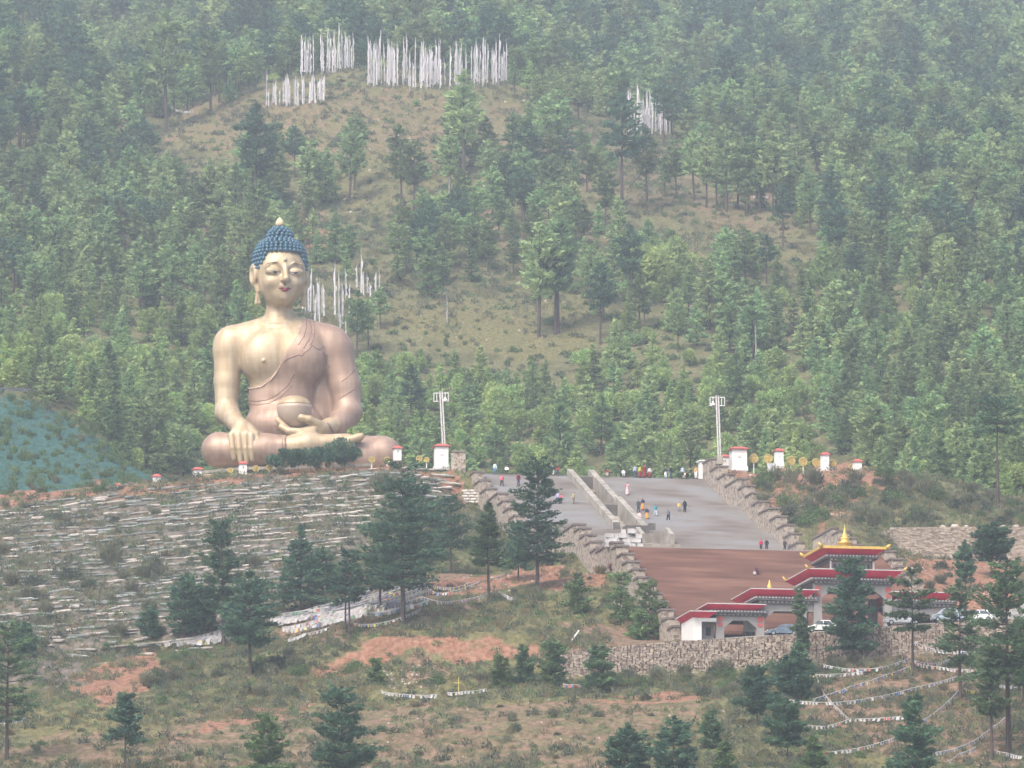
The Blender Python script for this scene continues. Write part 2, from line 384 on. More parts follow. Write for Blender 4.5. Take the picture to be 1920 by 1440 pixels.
# ------------------------------------------------------------------ signed-distance modelling for the figures
class SDF:
    def __init__(s, lo, hi, h):
        s.lo = np.array(lo, float); s.h = h; s.n = np.ceil((np.array(hi) - s.lo) / h).astype(int) + 1
        s.f = np.full(s.n, 3.0, np.float32); s.sh = 0.0
    def win(s, lo, hi):
        a = np.clip(np.floor((np.array(lo) - s.lo) / s.h).astype(int), 0, s.n - 1); b = np.clip(np.ceil((np.array(hi) - s.lo) / s.h).astype(int) + 1, 1, s.n)
        if (b <= a).any(): return None
        g = [(s.lo[k] + s.h * np.arange(a[k], b[k])).astype(np.float32) for k in range(3)]
        return tuple(slice(a[k], b[k]) for k in range(3)), g[0][:, None, None], g[1][None, :, None], g[2][None, None, :]
    def comb(s, sl, d, k, op):
        f = s.f[sl]
        if op == 'add':
            if k > 0:
                hh = np.clip(.5 + .5 * (f - d) / k, 0, 1); s.f[sl] = f * (1 - hh) + d * hh - k * hh * (1 - hh)
            else: s.f[sl] = np.minimum(f, d)
        else:
            if k > 0:
                hh = np.clip(.5 - .5 * (f + d) / k, 0, 1); s.f[sl] = f * (1 - hh) - d * hh + k * hh * (1 - hh)
            else: s.f[sl] = np.maximum(f, -d)
    def ell(s, c, r, k=.6, op='add', rz=0.0, ry=0.0):
        c = (c[0], c[1], c[2] + s.sh * c[1]); m = max(r) + k + 2 * s.h + .05; w = s.win([c[i] - m for i in range(3)], [c[i] + m for i in range(3)])
        if w is None: return
        sl, x, y, z = w; x = x - c[0]; y = y - c[1]; z = z - c[2]
        if rz: cc, ss = math.cos(rz), math.sin(rz); x, y = x * cc + y * ss, -x * ss + y * cc
        if ry: cc, ss = math.cos(ry), math.sin(ry); x, z = x * cc - z * ss, x * ss + z * cc
        k0 = np.sqrt((x / r[0]) ** 2 + (y / r[1]) ** 2 + (z / r[2]) ** 2); k1 = np.sqrt((x / r[0] ** 2) ** 2 + (y / r[1] ** 2) ** 2 + (z / r[2] ** 2) ** 2) + 1e-6
        s.comb(sl, (k0 * (k0 - 1) / k1).astype(np.float32), k, op)
    def cone(s, a, b, ra, rb, k=.4, op='add', sq=None):
        a = (a[0], a[1], a[2] + s.sh * a[1]); b = (b[0], b[1], b[2] + s.sh * b[1]); m = max(ra, rb) + k + 2 * s.h; lo = [min(a[i], b[i]) - m for i in range(3)]; hi = [max(a[i], b[i]) + m for i in range(3)]
        w = s.win(lo, hi)
        if w is None: return
        sl, x, y, z = w; ab = [b[i] - a[i] for i in range(3)]; q = sum(t * t for t in ab) + 1e-9
        t = np.clip(((x - a[0]) * ab[0] + (y - a[1]) * ab[1] + (z - a[2]) * ab[2]) / q, 0, 1)
        d = np.sqrt((x - a[0] - ab[0] * t) ** 2 + (y - a[1] - ab[1] * t) ** 2 + (z - a[2] - ab[2] * t) ** 2) - (ra + (rb - ra) * t)
        s.comb(sl, d.astype(np.float32), k, op)
    def chain(s, pts, rs, k=.3, op='add'):
        for i in range(len(pts) - 1): s.cone(pts[i], pts[i + 1], rs[i], rs[i + 1], k, op)
    def grid(s):
        g = [(s.lo[k] + s.h * np.arange(s.n[k])).astype(np.float32) for k in range(3)]
        return g[0][:, None, None], g[1][None, :, None], g[2][None, None, :]
    def nets(s):
        f = s.f; sg = f < 0
        cnt = np.zeros([k - 1 for k in f.shape], np.int8)
        for i in (0, 1):
            for j in (0, 1):
                for l in (0, 1): cnt += sg[i:i + cnt.shape[0], j:j + cnt.shape[1], l:l + cnt.shape[2]]
        mk = (cnt > 0) & (cnt < 8); ijk = np.argwhere(mk); idx = np.full(mk.shape, -1, np.int64); idx[mk] = np.arange(len(ijk))
        acc = np.zeros((len(ijk), 3)); num = np.zeros(len(ijk))
        cs = [(i, j, l) for i in (0, 1) for j in (0, 1) for l in (0, 1)]
        for a in cs:
            for ax in range(3):
                if a[ax] == 0:
                    b = list(a); b[ax] = 1
                    fa = f[ijk[:, 0] + a[0], ijk[:, 1] + a[1], ijk[:, 2] + a[2]]; fb = f[ijk[:, 0] + b[0], ijk[:, 1] + b[1], ijk[:, 2] + b[2]]
                    c = (fa < 0) != (fb < 0); t = np.where(c, fa / np.where(c, fa - fb, 1), 0)
                    p = np.array(a, float)[None, :].repeat(len(ijk), 0); p[:, ax] += t; acc += p * c[:, None]; num += c
        v = s.lo + s.h * (ijk + acc / num[:, None]); fs = []
        for ax in range(3):
            sa = np.moveaxis(sg, ax, 0); ia = np.moveaxis(idx, ax, 0)
            e = sa[:-1] != sa[1:]; e = e[:, 1:-1, 1:-1]; q = np.argwhere(e); i, j, l = q[:, 0], q[:, 1] + 1, q[:, 2] + 1
            Q = np.stack([ia[i, j - 1, l - 1], ia[i, j, l - 1], ia[i, j, l], ia[i, j - 1, l]], -1)
            fl = sa[i, j, l] if ax != 1 else ~sa[i, j, l]
            Q = np.where(fl[:, None], Q, Q[:, ::-1]); fs.append(Q)
        return v, np.concatenate(fs)
    def front(s, x, z):
        """depth of the first surface met from the front at local x, z"""
        i = int(round((x - s.lo[0]) / s.h)); k = int(round((z - s.lo[2]) / s.h)); i = min(max(i, 0), s.n[0] - 1); k = min(max(k, 0), s.n[2] - 1)
        c = s.f[i, :, k]; j = np.argmax(c < 0)
        if not (c < 0).any(): return None
        if j > 0: t = c[j - 1] / (c[j - 1] - c[j]); return s.lo[1] + s.h * (j - 1 + t)
        return s.lo[1]

# ------------------------------------------------------------------ the seated statue
SY, SPX, SROW = 1000.0, 530.0, 885.0
SX = px_x(SY, SPX, SROW); SZB = elev_z(SY, SROW)
KX, KZ = 11.05, 11.0
def lx(px): return (px - SPX) / KX
def lz(row): return (SROW - row) / KZ
gold = mat('pale_gilding', (.53, .43, .30, 1), (.45, .36, .24, 1), .18, .52, .3, spec=.4, bump=.05, bscale=.6)
robe_m = mat('copper_rose_gilding', (.42, .30, .228, 1), (.335, .235, .178, 1), .16, .5, .25, spec=.4, bump=.05, bscale=.6)
hair_m = mat('dark_blue_paint', (.030, .105, .165, 1), (.02, .075, .125, 1), 1.2, .28, 0, spec=.6)
lip_m = mat('crimson_paint', (.22, .02, .045, 1), None, 1, .45)
white_m = mat('white_paint_clean', (.75, .74, .72, 1), (.66, .65, .63, 1), .6, .6)
ink_m = mat('dark_paint', (.02, .03, .05, 1), None, 1, .5)

def patina(m, tint):
    n = m.node_tree; N_ = n.nodes; b_ = N_['Principled BSDF']; src = b_.inputs['Base Color'].links[0].from_socket
    tc_ = N_.new('ShaderNodeTexCoord'); mp = N_.new('ShaderNodeMapping'); mp.inputs['Scale'].default_value = (1.1, 1.1, .13); n.links.new(tc_.outputs['Object'], mp.inputs[0])
    t = N_.new('ShaderNodeTexNoise'); t.inputs['Scale'].default_value = .9; t.inputs['Detail'].default_value = 6; n.links.new(mp.outputs[0], t.inputs['Vector'])
    r = N_.new('ShaderNodeValToRGB'); r.color_ramp.elements[0].position = .42; r.color_ramp.elements[0].color = tint; r.color_ramp.elements[1].position = .62; r.color_ramp.elements[1].color = (1, 1, 1, 1); n.links.new(t.outputs[0], r.inputs[0])
    mx = N_.new('ShaderNodeMix'); mx.data_type = 'RGBA'; mx.blend_type = 'MULTIPLY'; mx.inputs[0].default_value = 1; n.links.new(src, mx.inputs[6]); n.links.new(r.outputs[0], mx.inputs[7])
    # faint joints between the metal sheets
    br = N_.new('ShaderNodeTexBrick'); br.inputs['Scale'].default_value = .32; br.inputs['Mortar Size'].default_value = .012; br.inputs['Color1'].default_value = br.inputs['Color2'].default_value = (1, 1, 1, 1); br.inputs['Color2'].default_value = (.95, .95, .95, 1); br.inputs['Mortar'].default_value = (.80, .77, .74, 1)
    sx = N_.new('ShaderNodeSeparateXYZ'); cx = N_.new('ShaderNodeCombineXYZ'); n.links.new(tc_.outputs['Object'], sx.inputs[0]); n.links.new(sx.outputs[0], cx.inputs[0]); n.links.new(sx.outputs[2], cx.inputs[1]); n.links.new(cx.outputs[0], br.inputs['Vector'])
    m2_ = N_.new('ShaderNodeMix'); m2_.data_type = 'RGBA'; m2_.blend_type = 'MULTIPLY'; m2_.inputs[0].default_value = .45; n.links.new(mx.outputs[2], m2_.inputs[6]); n.links.new(br.outputs[0], m2_.inputs[7]); n.links.new(m2_.outputs[2], b_.inputs['Base Color'])
patina(gold, (.86, .80, .70, 1)); patina(robe_m, (.84, .79, .76, 1))
def torso(S):
    S.ell((lx(530), .3, lz(668)), (7.4, 4.5, 6.6), 1.0)
    S.ell((lx(497), -1.6, lz(668)), (4.3, 3.2, 4.4), 1.2)                       # pectorals
    S.ell((lx(566), -1.6, lz(668)), (4.0, 3.2, 4.2), 1.2)
    S.ell((lx(526), .2, lz(745)), (5.35, 3.8, 7.0), 1.4)
    S.ell((lx(532), -.8, lz(800)), (6.6, 4.6, 4.2), 1.2)
    S.ell((lx(535), .8, lz(850)), (9.5, 5.6, 3.6), 1.5)
    S.cone((lx(450), .6, lz(641)), (lx(606), .6, lz(641)), 2.6, 2.6, 1.5)
    S.cone((lx(503), .6, lz(606)), (lx(440), .6, lz(634)), 1.6, 2.3, 1.5)
    S.cone((lx(548), .6, lz(608)), (lx(615), .6, lz(637)), 1.6, 2.3, 1.5)
def rarm(S, full=True):
    S.cone((lx(622), .6, lz(646)), (lx(628), .4, lz(655)), 2.75, 2.8, 1.2)
    S.cone((lx(626), .4, lz(652)), (lx(646), -.2, lz(722)), 2.75, 2.45, .8)
    S.cone((lx(646), -.2, lz(722)), (lx(652), -.8, lz(768)), 2.45, 2.15, .6)
    S.ell((lx(653), -1.0, lz(771)), (2.15, 2.3, 2.3), .6)
    S.cone((lx(650), -1.2, lz(775)), (lx(632), -4.8, lz(797)), 2.2, 1.55, .6)
    if full: S.cone((lx(632), -4.8, lz(797)), (lx(618), -6.3, lz(799)), 1.55, 1.3, .4)
    S.ell((lx(607), 1.6, lz(745)), (3.4, 2.0, 7.5), .8)                          # cloth hanging inside the arm
def legs(S, full=True):
    S.cone((lx(500), -1.0, lz(850)), (lx(418), -5.6, lz(844)), 3.4, 2.75, 1.0)
    S.ell((lx(412), -6.0, lz(844)), (2.6, 2.9, 2.65), .6)
    S.cone((lx(415), -6.4, lz(845)), (lx(505), -8.4, lz(843)), 2.6, 2.35, .6)
    S.cone((lx(505), -8.4, lz(843)), (lx(553), -9.2, lz(838)), 2.35, 1.75, .6)
    S.cone((lx(570), -1.0, lz(850)), (lx(715), -4.6, lz(851)), 3.4, 2.75, 1.0)
    S.ell((lx(718), -4.8, lz(851)), (3.0, 3.0, 2.65), .6)
    S.cone((lx(718), -5.0, lz(853)), (lx(640), -7.6, lz(862)), 2.6, 2.2, .6)
    S.cone((lx(640), -7.6, lz(862)), (lx(545), -8.0, lz(864)), 2.2, 1.9, .6)

def body_build():
    S = SDF((-14.2, -13, -2.4), (21.2, 6.5, 40.2), .15); S.sh = .135
    torso(S); rarm(S); legs(S)
    # bare arm
    S.cone((lx(427), .6, lz(640)), (lx(427), .5, lz(655)), 2.55, 2.6, 1.2)
    S.cone((lx(427), .5, lz(652)), (lx(424), -.1, lz(715)), 2.6, 2.15, .8)
    S.cone((lx(424), -.1, lz(715)), (lx(424), -.7, lz(768)), 2.15, 1.9, .6)
    S.ell((lx(425), -1.0, lz(772)), (2.0, 2.2, 2.1), .5)
    S.cone((lx(426), -1.3, lz(773)), (lx(442), -5.4, lz(790)), 2.05, 1.5, .5)
    S.cone((lx(442), -5.4, lz(790)), (lx(455), -8.2, lz(802)), 1.5, 1.35, .4)
    # hand that touches the earth
    for kx, tx, tz, r in ((439, 444, 856, .64), (451.5, 455.5, 861, .68), (464, 467, 862, .68), (475.5, 477.5, 858, .64)):
        S.cone((lx(457), -8.3, lz(803)), (lx(kx), -9.5, lz(819)), 1.35, .72, .5)
        S.chain([(lx(kx), -9.7, lz(817)), (lx((kx + tx) / 2), -10.1, lz(841)), (lx(tx), -9.9, lz(tz + 4))], [.62, .54, .43], .05)
    S.chain([(lx(468), -8.6, lz(804)), (lx(483), -9.2, lz(816)), (lx(488), -9.6, lz(827)), (lx(488), -9.7, lz(840))], [1.1, .78, .6, .45], .12)
    # hand that holds the bowl
    S.chain([(lx(620), -6.3, lz(799)), (lx(603), -7.8, lz(804)), (lx(588), -8.4, lz(808))], [1.3, 1.2, 1.0], .4)
    S.chain([(lx(598), -8.6, lz(797)), (lx(583), -9.4, lz(788)), (lx(568), -9.6, lz(784))], [.9, .72, .6], .3)
    for dy, tx, tz, r in ((0, 531, 801, .55), (.9, 524, 788, .55), (1.6, 523, 797, .52), (2.2, 526, 804, .5)):
        S.chain([(lx(590), -8.9 + dy, lz(808)), (lx(566), -9.4 + dy, lz(811)), (lx(545), -9.4 + dy, lz(809)), (lx(tx), -9.1 + dy, lz(tz))], [.85, .7, .62, r * .9], .14)
    # upturned foot
    S.cone((lx(552), -9.2, lz(838)), (lx(575), -9.6, lz(834)), 1.75, 1.75, .5)
    S.ell((lx(580), -9.4, lz(830)), (2.4, 1.5, 1.9), .5)
    S.cone((lx(585), -9.4, lz(833)), (lx(655), -8.8, lz(828)), 1.6, 1.3, .5)
    for j in range(5): S.cone((lx(655), -9.5 + j * .62, lz(827 + j * 1.4)), (lx(679 - j * 2.5), -9.3 + j * .62, lz(819 + j * 2.6)), .75, .64 - j * .04, .12)
    # chest marks
    for px in (495, 588):
        yf = S.front(lx(px), lz(676) - .7)
        S.ell((lx(px), yf, lz(676)), (.28, .3, .28), .25)
    # neck
    S.cone((lx(521), .4, lz(600)), (lx(522), .1, lz(560)), 2.35, 2.3, .9)
    S.cone((lx(521), .4, lz(604)), (lx(521), .4, lz(601)), 3.0, 2.4, .6)
    return S
HC = (lx(524), -.6, lz(522)); HA = R(13)
def hp(a, b, c):
    tl = R(5); b2 = b * math.cos(tl) + (c) * math.sin(tl) * -1 * -1 * 0 + b * 0; 
    x = a * math.cos(HA) - b * math.sin(HA); y = a * math.sin(HA) + b * math.cos(HA)
    return (HC[0] + x, HC[1] + y, HC[2] + c)
def head(S):
    e = lambda p, r, k=.6, op='add': S.ell(hp(*p), r, k, op, rz=HA)
    cn = lambda p, q, ra, rb, k=.3, op='add': S.cone(hp(*p), hp(*q), ra, rb, k, op)
    e((0, .9, 2.2), (4.35, 4.7, 4.4), .8)
    e((0, -.5, .9), (4.15, 3.9, 4.6), .8)
    e((0, -.9, -1.2), (3.75, 3.4, 3.4), .8)
    e((0, -1.6, -3.0), (2.3, 2.3, 1.75), .9)
    e((0, -3.15, -3.55), (.95, .7, .7), .6)                       # chin
    for s in (-1, 1):
        e((s * 1.9, -4.35, .75), (1.35, .6, .75), .5, 'sub')       # socket
        e((s * 1.9, -3.45, .80), (1.40, 1.0, .80), .12)            # lidded eye
        e((s * 1.9, -2.9, -1.0), (1.3, 1.2, 1.1), .7)
        cn((s * .45, -4.15, 1.6), (s * 1.6, -4.2, 2.35), .13, .14, .2)
        cn((s * 1.6, -4.2, 2.35), (s * 2.9, -3.7, 2.15), .14, .12, .2)
        cn((s * 2.9, -3.75, 2.15), (s * 3.5, -3.1, 1.4), .15, .1, .18)
        e((s * .52, -4.75, -.85), (.42, .42, .34), .2)             # nostril
        # ear
        S.ell(hp(s * 4.7, .1, .7), (.5, 1.25, 2.0), .3, rz=HA - s * .25)
        S.ell(hp(s * 5.05, -.15, .6), (.3, .62, 1.15), .15, 'sub', rz=HA - s * .25)
        cn((s * 4.5, -.1, -.6), (s * 4.0, -.35, -2.3), .46, .36, .2)
        for q in (-1, 1): cn((s * 4.0, -.3, -2.0), (s * (3.95 + .3 * q), -.3, -4.2), .28, .26, .1)
        cn((s * 3.65, -.3, -4.25), (s * 4.25, -.3, -4.3), .27, .27, .1)
    cn((0, -4.1, 1.7), (0, -5.25, -.65), .34, .55, .35)
    e((0, -5.05, -.85), (.55, .55, .42), .25)
    e((0, -4.05, -1.75), (.9, .5, .5), .4)                         # philtrum mound
    e((0, -4.35, -1.55), (.12, .3, .45), .12, 'sub')
    e((.0, -4.28, 2.75), (.30, .3, .30), .12)                      # mark between the brows

BS = body_build(); BS.sh = 0; head(BS)
statue = thing('buddha_statue', 'giant seated Buddha statue in pale gold and copper, holding a bowl, above the hillside', 'statue', (SX, SY, SZB))
gx, gy, gz = BS.grid()
BS.f = np.maximum(BS.f, (-1.9 - gz) * np.ones_like(BS.f))
v, f = BS.nets()
part('body', mesh('statue_body', v, f, gold, smooth=True), statue)
# robe: an offset shell of the clothed limbs, cut along the neckline
RS = SDF((-14.4, -12.6, -2.4), (21.4, 6.6, 26.5), .16); RS.sh = .135
torso(RS); rarm(RS, False); legs(RS)
gx, gy, gz = RS.grid()
zc = np.interp(gx[:, 0, 0], [-7.3, -5.5, -3.8, -1.9, -.5, .8, 2.3, 3.4, 3.5], [15.0, 14.35, 14.5, 15.8, 17.6, 20.2, 22.4, 26.4, 60]).astype(np.float32)[:, None, None]
slope = np.gradient(zc[:, 0, 0], RS.h)[:, None, None]
reg = (gz - zc) / np.sqrt(1 + np.minimum(slope, 6) ** 2)
armcut = np.where(gz < 11, (lx(625) - gx) * .0, 0)
fold = .05 * np.sin(gx * .9 + gz * 2.1) * np.clip((16 - gz) / 3, 0, 1)
RS.f = np.maximum(RS.f - .20 - fold * .5, reg.astype(np.float32))
RS.f = np.maximum(RS.f, (-1.92 - gz) * np.ones_like(RS.f))
# keep the robe off the bare arm, hands and foot
keep = SDF((-14.4, -12.6, -2.4), (21.4, 6.6, 26.5), .16); keep.sh = .135
keep.cone((lx(553), -9.2, lz(838)), (lx(600), -9.4, lz(834)), 2.1, 2.6, 0)
RS.f = np.maximum(RS.f, -keep.f)
v, f = RS.nets()
robe = part('robe', mesh('statue_robe', v, f, robe_m, smooth=True), statue)
def seam(name, pts, r=.09, parent=robe, m=robe_m, surf=RS, lift=.0, n=6):
    P = []
    for i in range(len(pts) - 1):
        for t in np.linspace(0, 1, 9)[:-1]: P.append((pts[i][0] * (1 - t) + pts[i + 1][0] * t, pts[i][1] * (1 - t) + pts[i + 1][1] * t))
    P.append(pts[-1]); Q = []
    for x, z in P:
        y = surf.front(lx(x), lz(z))
        for _ in range(3):
            if y is not None: zz = lz(z) + .135 * y; y = surf.front(lx(x), zz)
        if y is not None: Q.append((lx(x), y - lift, zz))
    if len(Q) > 2:
        A = np.array(Q); A[1:-1, 1] = (A[:-2, 1] + A[1:-1, 1] + A[2:, 1]) / 3
        b = MB(); b.tube([tuple(q) for q in A], r, n); part(name, b.mesh(name, m, True), parent)
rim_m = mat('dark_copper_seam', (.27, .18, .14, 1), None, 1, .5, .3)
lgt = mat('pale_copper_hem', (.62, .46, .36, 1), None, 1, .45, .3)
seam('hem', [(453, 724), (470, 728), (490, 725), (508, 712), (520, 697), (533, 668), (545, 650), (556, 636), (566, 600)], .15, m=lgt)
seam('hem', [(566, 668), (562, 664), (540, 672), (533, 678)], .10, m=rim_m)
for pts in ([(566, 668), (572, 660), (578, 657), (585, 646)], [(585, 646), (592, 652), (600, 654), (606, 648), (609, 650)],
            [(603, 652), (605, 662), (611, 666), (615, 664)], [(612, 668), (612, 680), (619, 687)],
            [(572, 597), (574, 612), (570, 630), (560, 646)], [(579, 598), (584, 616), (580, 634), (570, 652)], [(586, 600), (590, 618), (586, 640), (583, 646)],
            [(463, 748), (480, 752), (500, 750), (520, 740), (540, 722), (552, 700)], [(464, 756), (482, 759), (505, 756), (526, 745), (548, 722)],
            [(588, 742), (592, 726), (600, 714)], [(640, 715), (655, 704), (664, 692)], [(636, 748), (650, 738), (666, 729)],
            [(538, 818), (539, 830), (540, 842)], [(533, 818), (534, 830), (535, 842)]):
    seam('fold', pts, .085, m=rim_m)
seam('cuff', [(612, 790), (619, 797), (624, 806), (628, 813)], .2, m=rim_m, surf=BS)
# bowl
b = MB(); bc = (lx(554), -6.6, -.9)
b.lathe([(.4, lz(803)), (1.5, lz(800)), (2.4, lz(790)), (2.85, lz(776)), (2.98, lz(766)), (3.0, lz(761))], 40, c=bc)
bowl = part('bowl', b.mesh('alms_bowl', mat('tan_bowl_gilding', (.48, .385, .30, 1), (.40, .31, .24, 1), .3, .5, .25), True), statue)
b = MB(); b.lathe([(2.95, lz(761)), (2.8, lz(757)), (2.4, lz(751)), (1.9, lz(747)), (1.1, lz(743.5)), (.2, lz(742))], 40, c=bc)
part('bowl_filling', b.mesh('bowl_filling', gold, True), bowl)
# face paint
b = SDF(hp(-2.5, -6, -4), hp(3.5, -1, -.5), .05) if False else None
LS = SDF((HC[0] - 1, HC[1] - 6.5, HC[2] - 4), (HC[0] + 4.5, HC[1] - 2, HC[2] - 1), .07)
for s in (-1, 1): LS.ell(hp(s * .40, -4.02, -2.12), (.70, .42, .20), .15, rz=HA, ry=s * .14)
LS.ell(hp(0, -3.98, -2.5), (.68, .46, .27), .12, rz=HA)
v, f = LS.nets(); part('lips', mesh('lips', v, f, lip_m, smooth=True), statue)
for s in (-1, 1):
    b = MB(); P = [hp(s * a, bb, c) for a, bb, c in ((.75, -4.14, .55), (1.2, -4.42, .38), (1.8, -4.5, .42), (2.5, -4.32, .52), (3.1, -3.85, .72))]
    b.tube(P, [.02, .055, .075, .055, .02], 8, 0)
    ey = part('eye', b.mesh('eye', white_m, True), statue)
    b = MB(); b.tube([hp(s * a, bb - .03, c) for a, bb, c in ((1.45, -4.46, .42), (1.8, -4.52, .43), (2.15, -4.46, .46))], [.07, .09, .07], 8)
    part('iris', b.mesh('iris', ink_m, True), ey)
    b = MB(); b.tube([hp(s * a, bb - .02, c + .10) for a, bb, c in ((.7, -4.14, .55), (1.2, -4.42, .42), (1.8, -4.5, .48), (2.5, -4.32, .58), (3.2, -3.8, .78))], .05, 6)
    part('eyelid_line', b.mesh('eyelid_line', ink_m, True), ey)
# hair
HS = SDF((HC[0] - 6, HC[1] - 6, HC[2] - 1), (HC[0] + 6, HC[1] + 7, HC[2] + 11), .14)
HS.ell(hp(0, .9, 2.6), (4.6, 5.0, 4.45), 0, rz=HA); HS.ell(hp(0, 1.0, 7.3), (2.0, 2.05, 2.1), .2)
gx, gy, gz = HS.grid(); dx = gx - HC[0]; dy = gy - HC[1]
la = dx * math.cos(HA) + dy * math.sin(HA); lb = -dx * math.sin(HA) + dy * math.cos(HA); lc = gz - HC[2]
line = 4.35 - np.clip((np.abs(la) - 3.1) / 1.0, 0, 1) * 2.6 - np.clip((lb + 2.6) / 1.2, 0, 1) * 2.9
HS.f = np.maximum(HS.f, (line - lc).astype(np.float32))
v, f = HS.nets(); hair = part('hair', mesh('hair_cap', v, f, hair_m, smooth=True), statue)
vs = []; fs = []
def ball(c, r, n=7, mrows=5):
    o = len(vs); vs.append((c[0], c[1], c[2] + r))
    for i in range(1, mrows):
        a = math.pi * i / mrows
        for k in range(n): vs.append((c[0] + r * math.sin(a) * math.cos(6.2832 * k / n), c[1] + r * math.sin(a) * math.sin(6.2832 * k / n), c[2] + r * math.cos(a)))
    vs.append((c[0], c[1], c[2] - r)); e = len(vs) - 1
    for k in range(n):
        k2 = (k + 1) % n; fs.append((o, o + 1 + k, o + 1 + k2)); fs.append((e, e - n + k2, e - n + k))
        for i in range(mrows - 2): q = o + 1 + i * n; fs.append((q + k, q + n + k, q + n + k2, q + k2))
for ri, (c_, rx) in enumerate(((1.7, 4.6), (2.45, 4.65), (3.2, 4.6), (3.95, 4.45), (4.6, 4.3), (5.2, 4.1), (5.75, 3.8), (6.25, 3.4), (6.68, 2.85), (7.1, 2.25), (7.7, 2.1), (8.25, 1.85), (8.72, 1.4), (9.1, .8))):
    n = int(6.2832 * rx / .80)
    for k in range(n):
        an = 6.2832 * (k + (.5 * ri + .31 * ri * ri) % 1) / n; a = rx * math.cos(an); bb = .9 + rx * 1.06 * math.sin(an)
        lim = 4.35 - min(max((abs(a) - 3.1) / 1.0, 0), 1) * 2.6 - min(max((bb + 2.6) / 1.2, 0), 1) * 2.9
        if c_ >= lim - .15: ball(hp(a, bb, c_), .385)
ch = part('curls', mesh('curls', vs, fs, hair_m, smooth=True), hair)
b = MB(); b.lathe([(.35, 9.25), (.68, 9.6), (.76, 9.95), (.62, 10.35), (.33, 10.75), (.03, 11.05)], 16, c=(hp(0, 1.0, 0)[0], hp(0, 1.0, 0)[1], HC[2]))
part('finial', b.mesh('crown_finial', mat('pale_jewel', (.74, .56, .36, 1), None, 1, .35), True), statue)
# throne it sits on, almost hidden behind the rim of the plaza
b = MB(); b.box(-14, 20, -10.5, 9, 126.1 - SZB, -3.0, 0); b.box(-14.6, 20.6, -11, 10, -3.0, -1.88, 1)
part('throne', b.mesh('throne', [white_m, gold]), statue)
# ------------------------------------------------------------------ staircase
stone_m = mat('rubble_stone', (.37, .315, .255, 1), (.18, .14, .11, 1), 2.6, .9, bump=.6, kind='voronoi', pos=(.1, .9), col3=(.33, .29, .25, 1))
stone_r = mat('rubble_stone_fine', (.40, .34, .28, 1), (.24, .19, .15, 1), 3.2, .9, bump=.5, kind='voronoi', pos=(.1, .9), stretch=(.6, .6, 1.3))
cap_m = mat('slate_coping', (.13, .105, .095, 1), (.20, .165, .15, 1), 1.5, .8)
step_m = mat('grey_stone_steps', (.27, .268, .275, 1), (.19, .168, .152, 1), .26, .85, pos=(.34, .62), stretch=(.45, .6, 2.0), col3=(.245, .225, .212, 1))
earth_m = mat('red_earth_steps', (.25, .145, .11, 1), (.14, .078, .060, 1), .5, .95, pos=(.34, .68), stretch=(.22, .3, 2.4), col3=(.19, .102, .077, 1))
conc_m = mat('weathered_concrete', (.36, .335, .29, 1), (.19, .165, .14, 1), .9, .85, stretch=(1, 1, .4), pos=(.35, .65))
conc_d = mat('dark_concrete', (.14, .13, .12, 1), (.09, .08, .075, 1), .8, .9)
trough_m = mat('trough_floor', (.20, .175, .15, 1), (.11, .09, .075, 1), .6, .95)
stairs = thing('grand_staircase', 'wide grey stone staircase climbing the hillside to the plaza beside the statue', 'staircase', (TX, TY, 0), TH)
# local frame: x = w (to the right), y = -s (steps come down towards -y)
def flight(name, s0, s1, z0, z1, m, gap=None, W=17.4):
    n = int(round((z0 - z1) / .17)); v = []; f = []; segs = [(-W, W)] if gap is None else [(-W, gap[0]), (gap[1], W)]
    for a, c in segs:
        o = len(v)
        for i in range(n + 1):
            s_ = s0 + (s1 - s0) * i / n; z = z0 - (z0 - z1) * i / n
            v += [(a, -s_, z), (c, -s_, z)]
            if i < n: v += [(a, -s_, z - (z0 - z1) / n), (c, -s_, z - (z0 - z1) / n)]
        for i in range(len(v[o:]) // 2 - 1): q = o + 2 * i; f.append((q, q + 2, q + 3, q + 1))
    return part(name, mesh(name, v, f, m), stairs)
for s0, s1, z0, z1, mm, gp in ((0, 20.5, 126.2, 118.8, step_m, (-3.9, .3)), (24.5, 43.4, 118.8, 112.0, step_m, (-5.0, -.3)),
                               (46, 77, 112.0, 100.8, step_m, None), (113, 156, 100.8, 83.6, earth_m, None)):
    o = flight('flight', s0, s1, z0, z1, mm, gp)
    if mm is earth_m: o['label'] = 'lowest flight, covered in reddish brown earth'
def slab(b, s0, s1, w0, w1, z0, z1, m=0): b.box(w0, w1, -s1, -s0, z0, z1, m)
for s0, s1, z in ((20.5, 24.5, 118.8), (43.4, 46, 112.0), (77, 113, 100.8)):
    b = MB(); slab(b, s0, s1 + .02, -17.4, 17.4, z - 1.5, z - .003); slab(b, s1, s1 + .12, -17.4, 17.4, z - .35, z - .02)
    part('landing', b.mesh('landing', step_m), stairs)
b = MB(); slab(b, -3, 0, -17.4, 17.4, 125.0, 126.22); part('landing', b.mesh('top_edge', step_m), stairs)
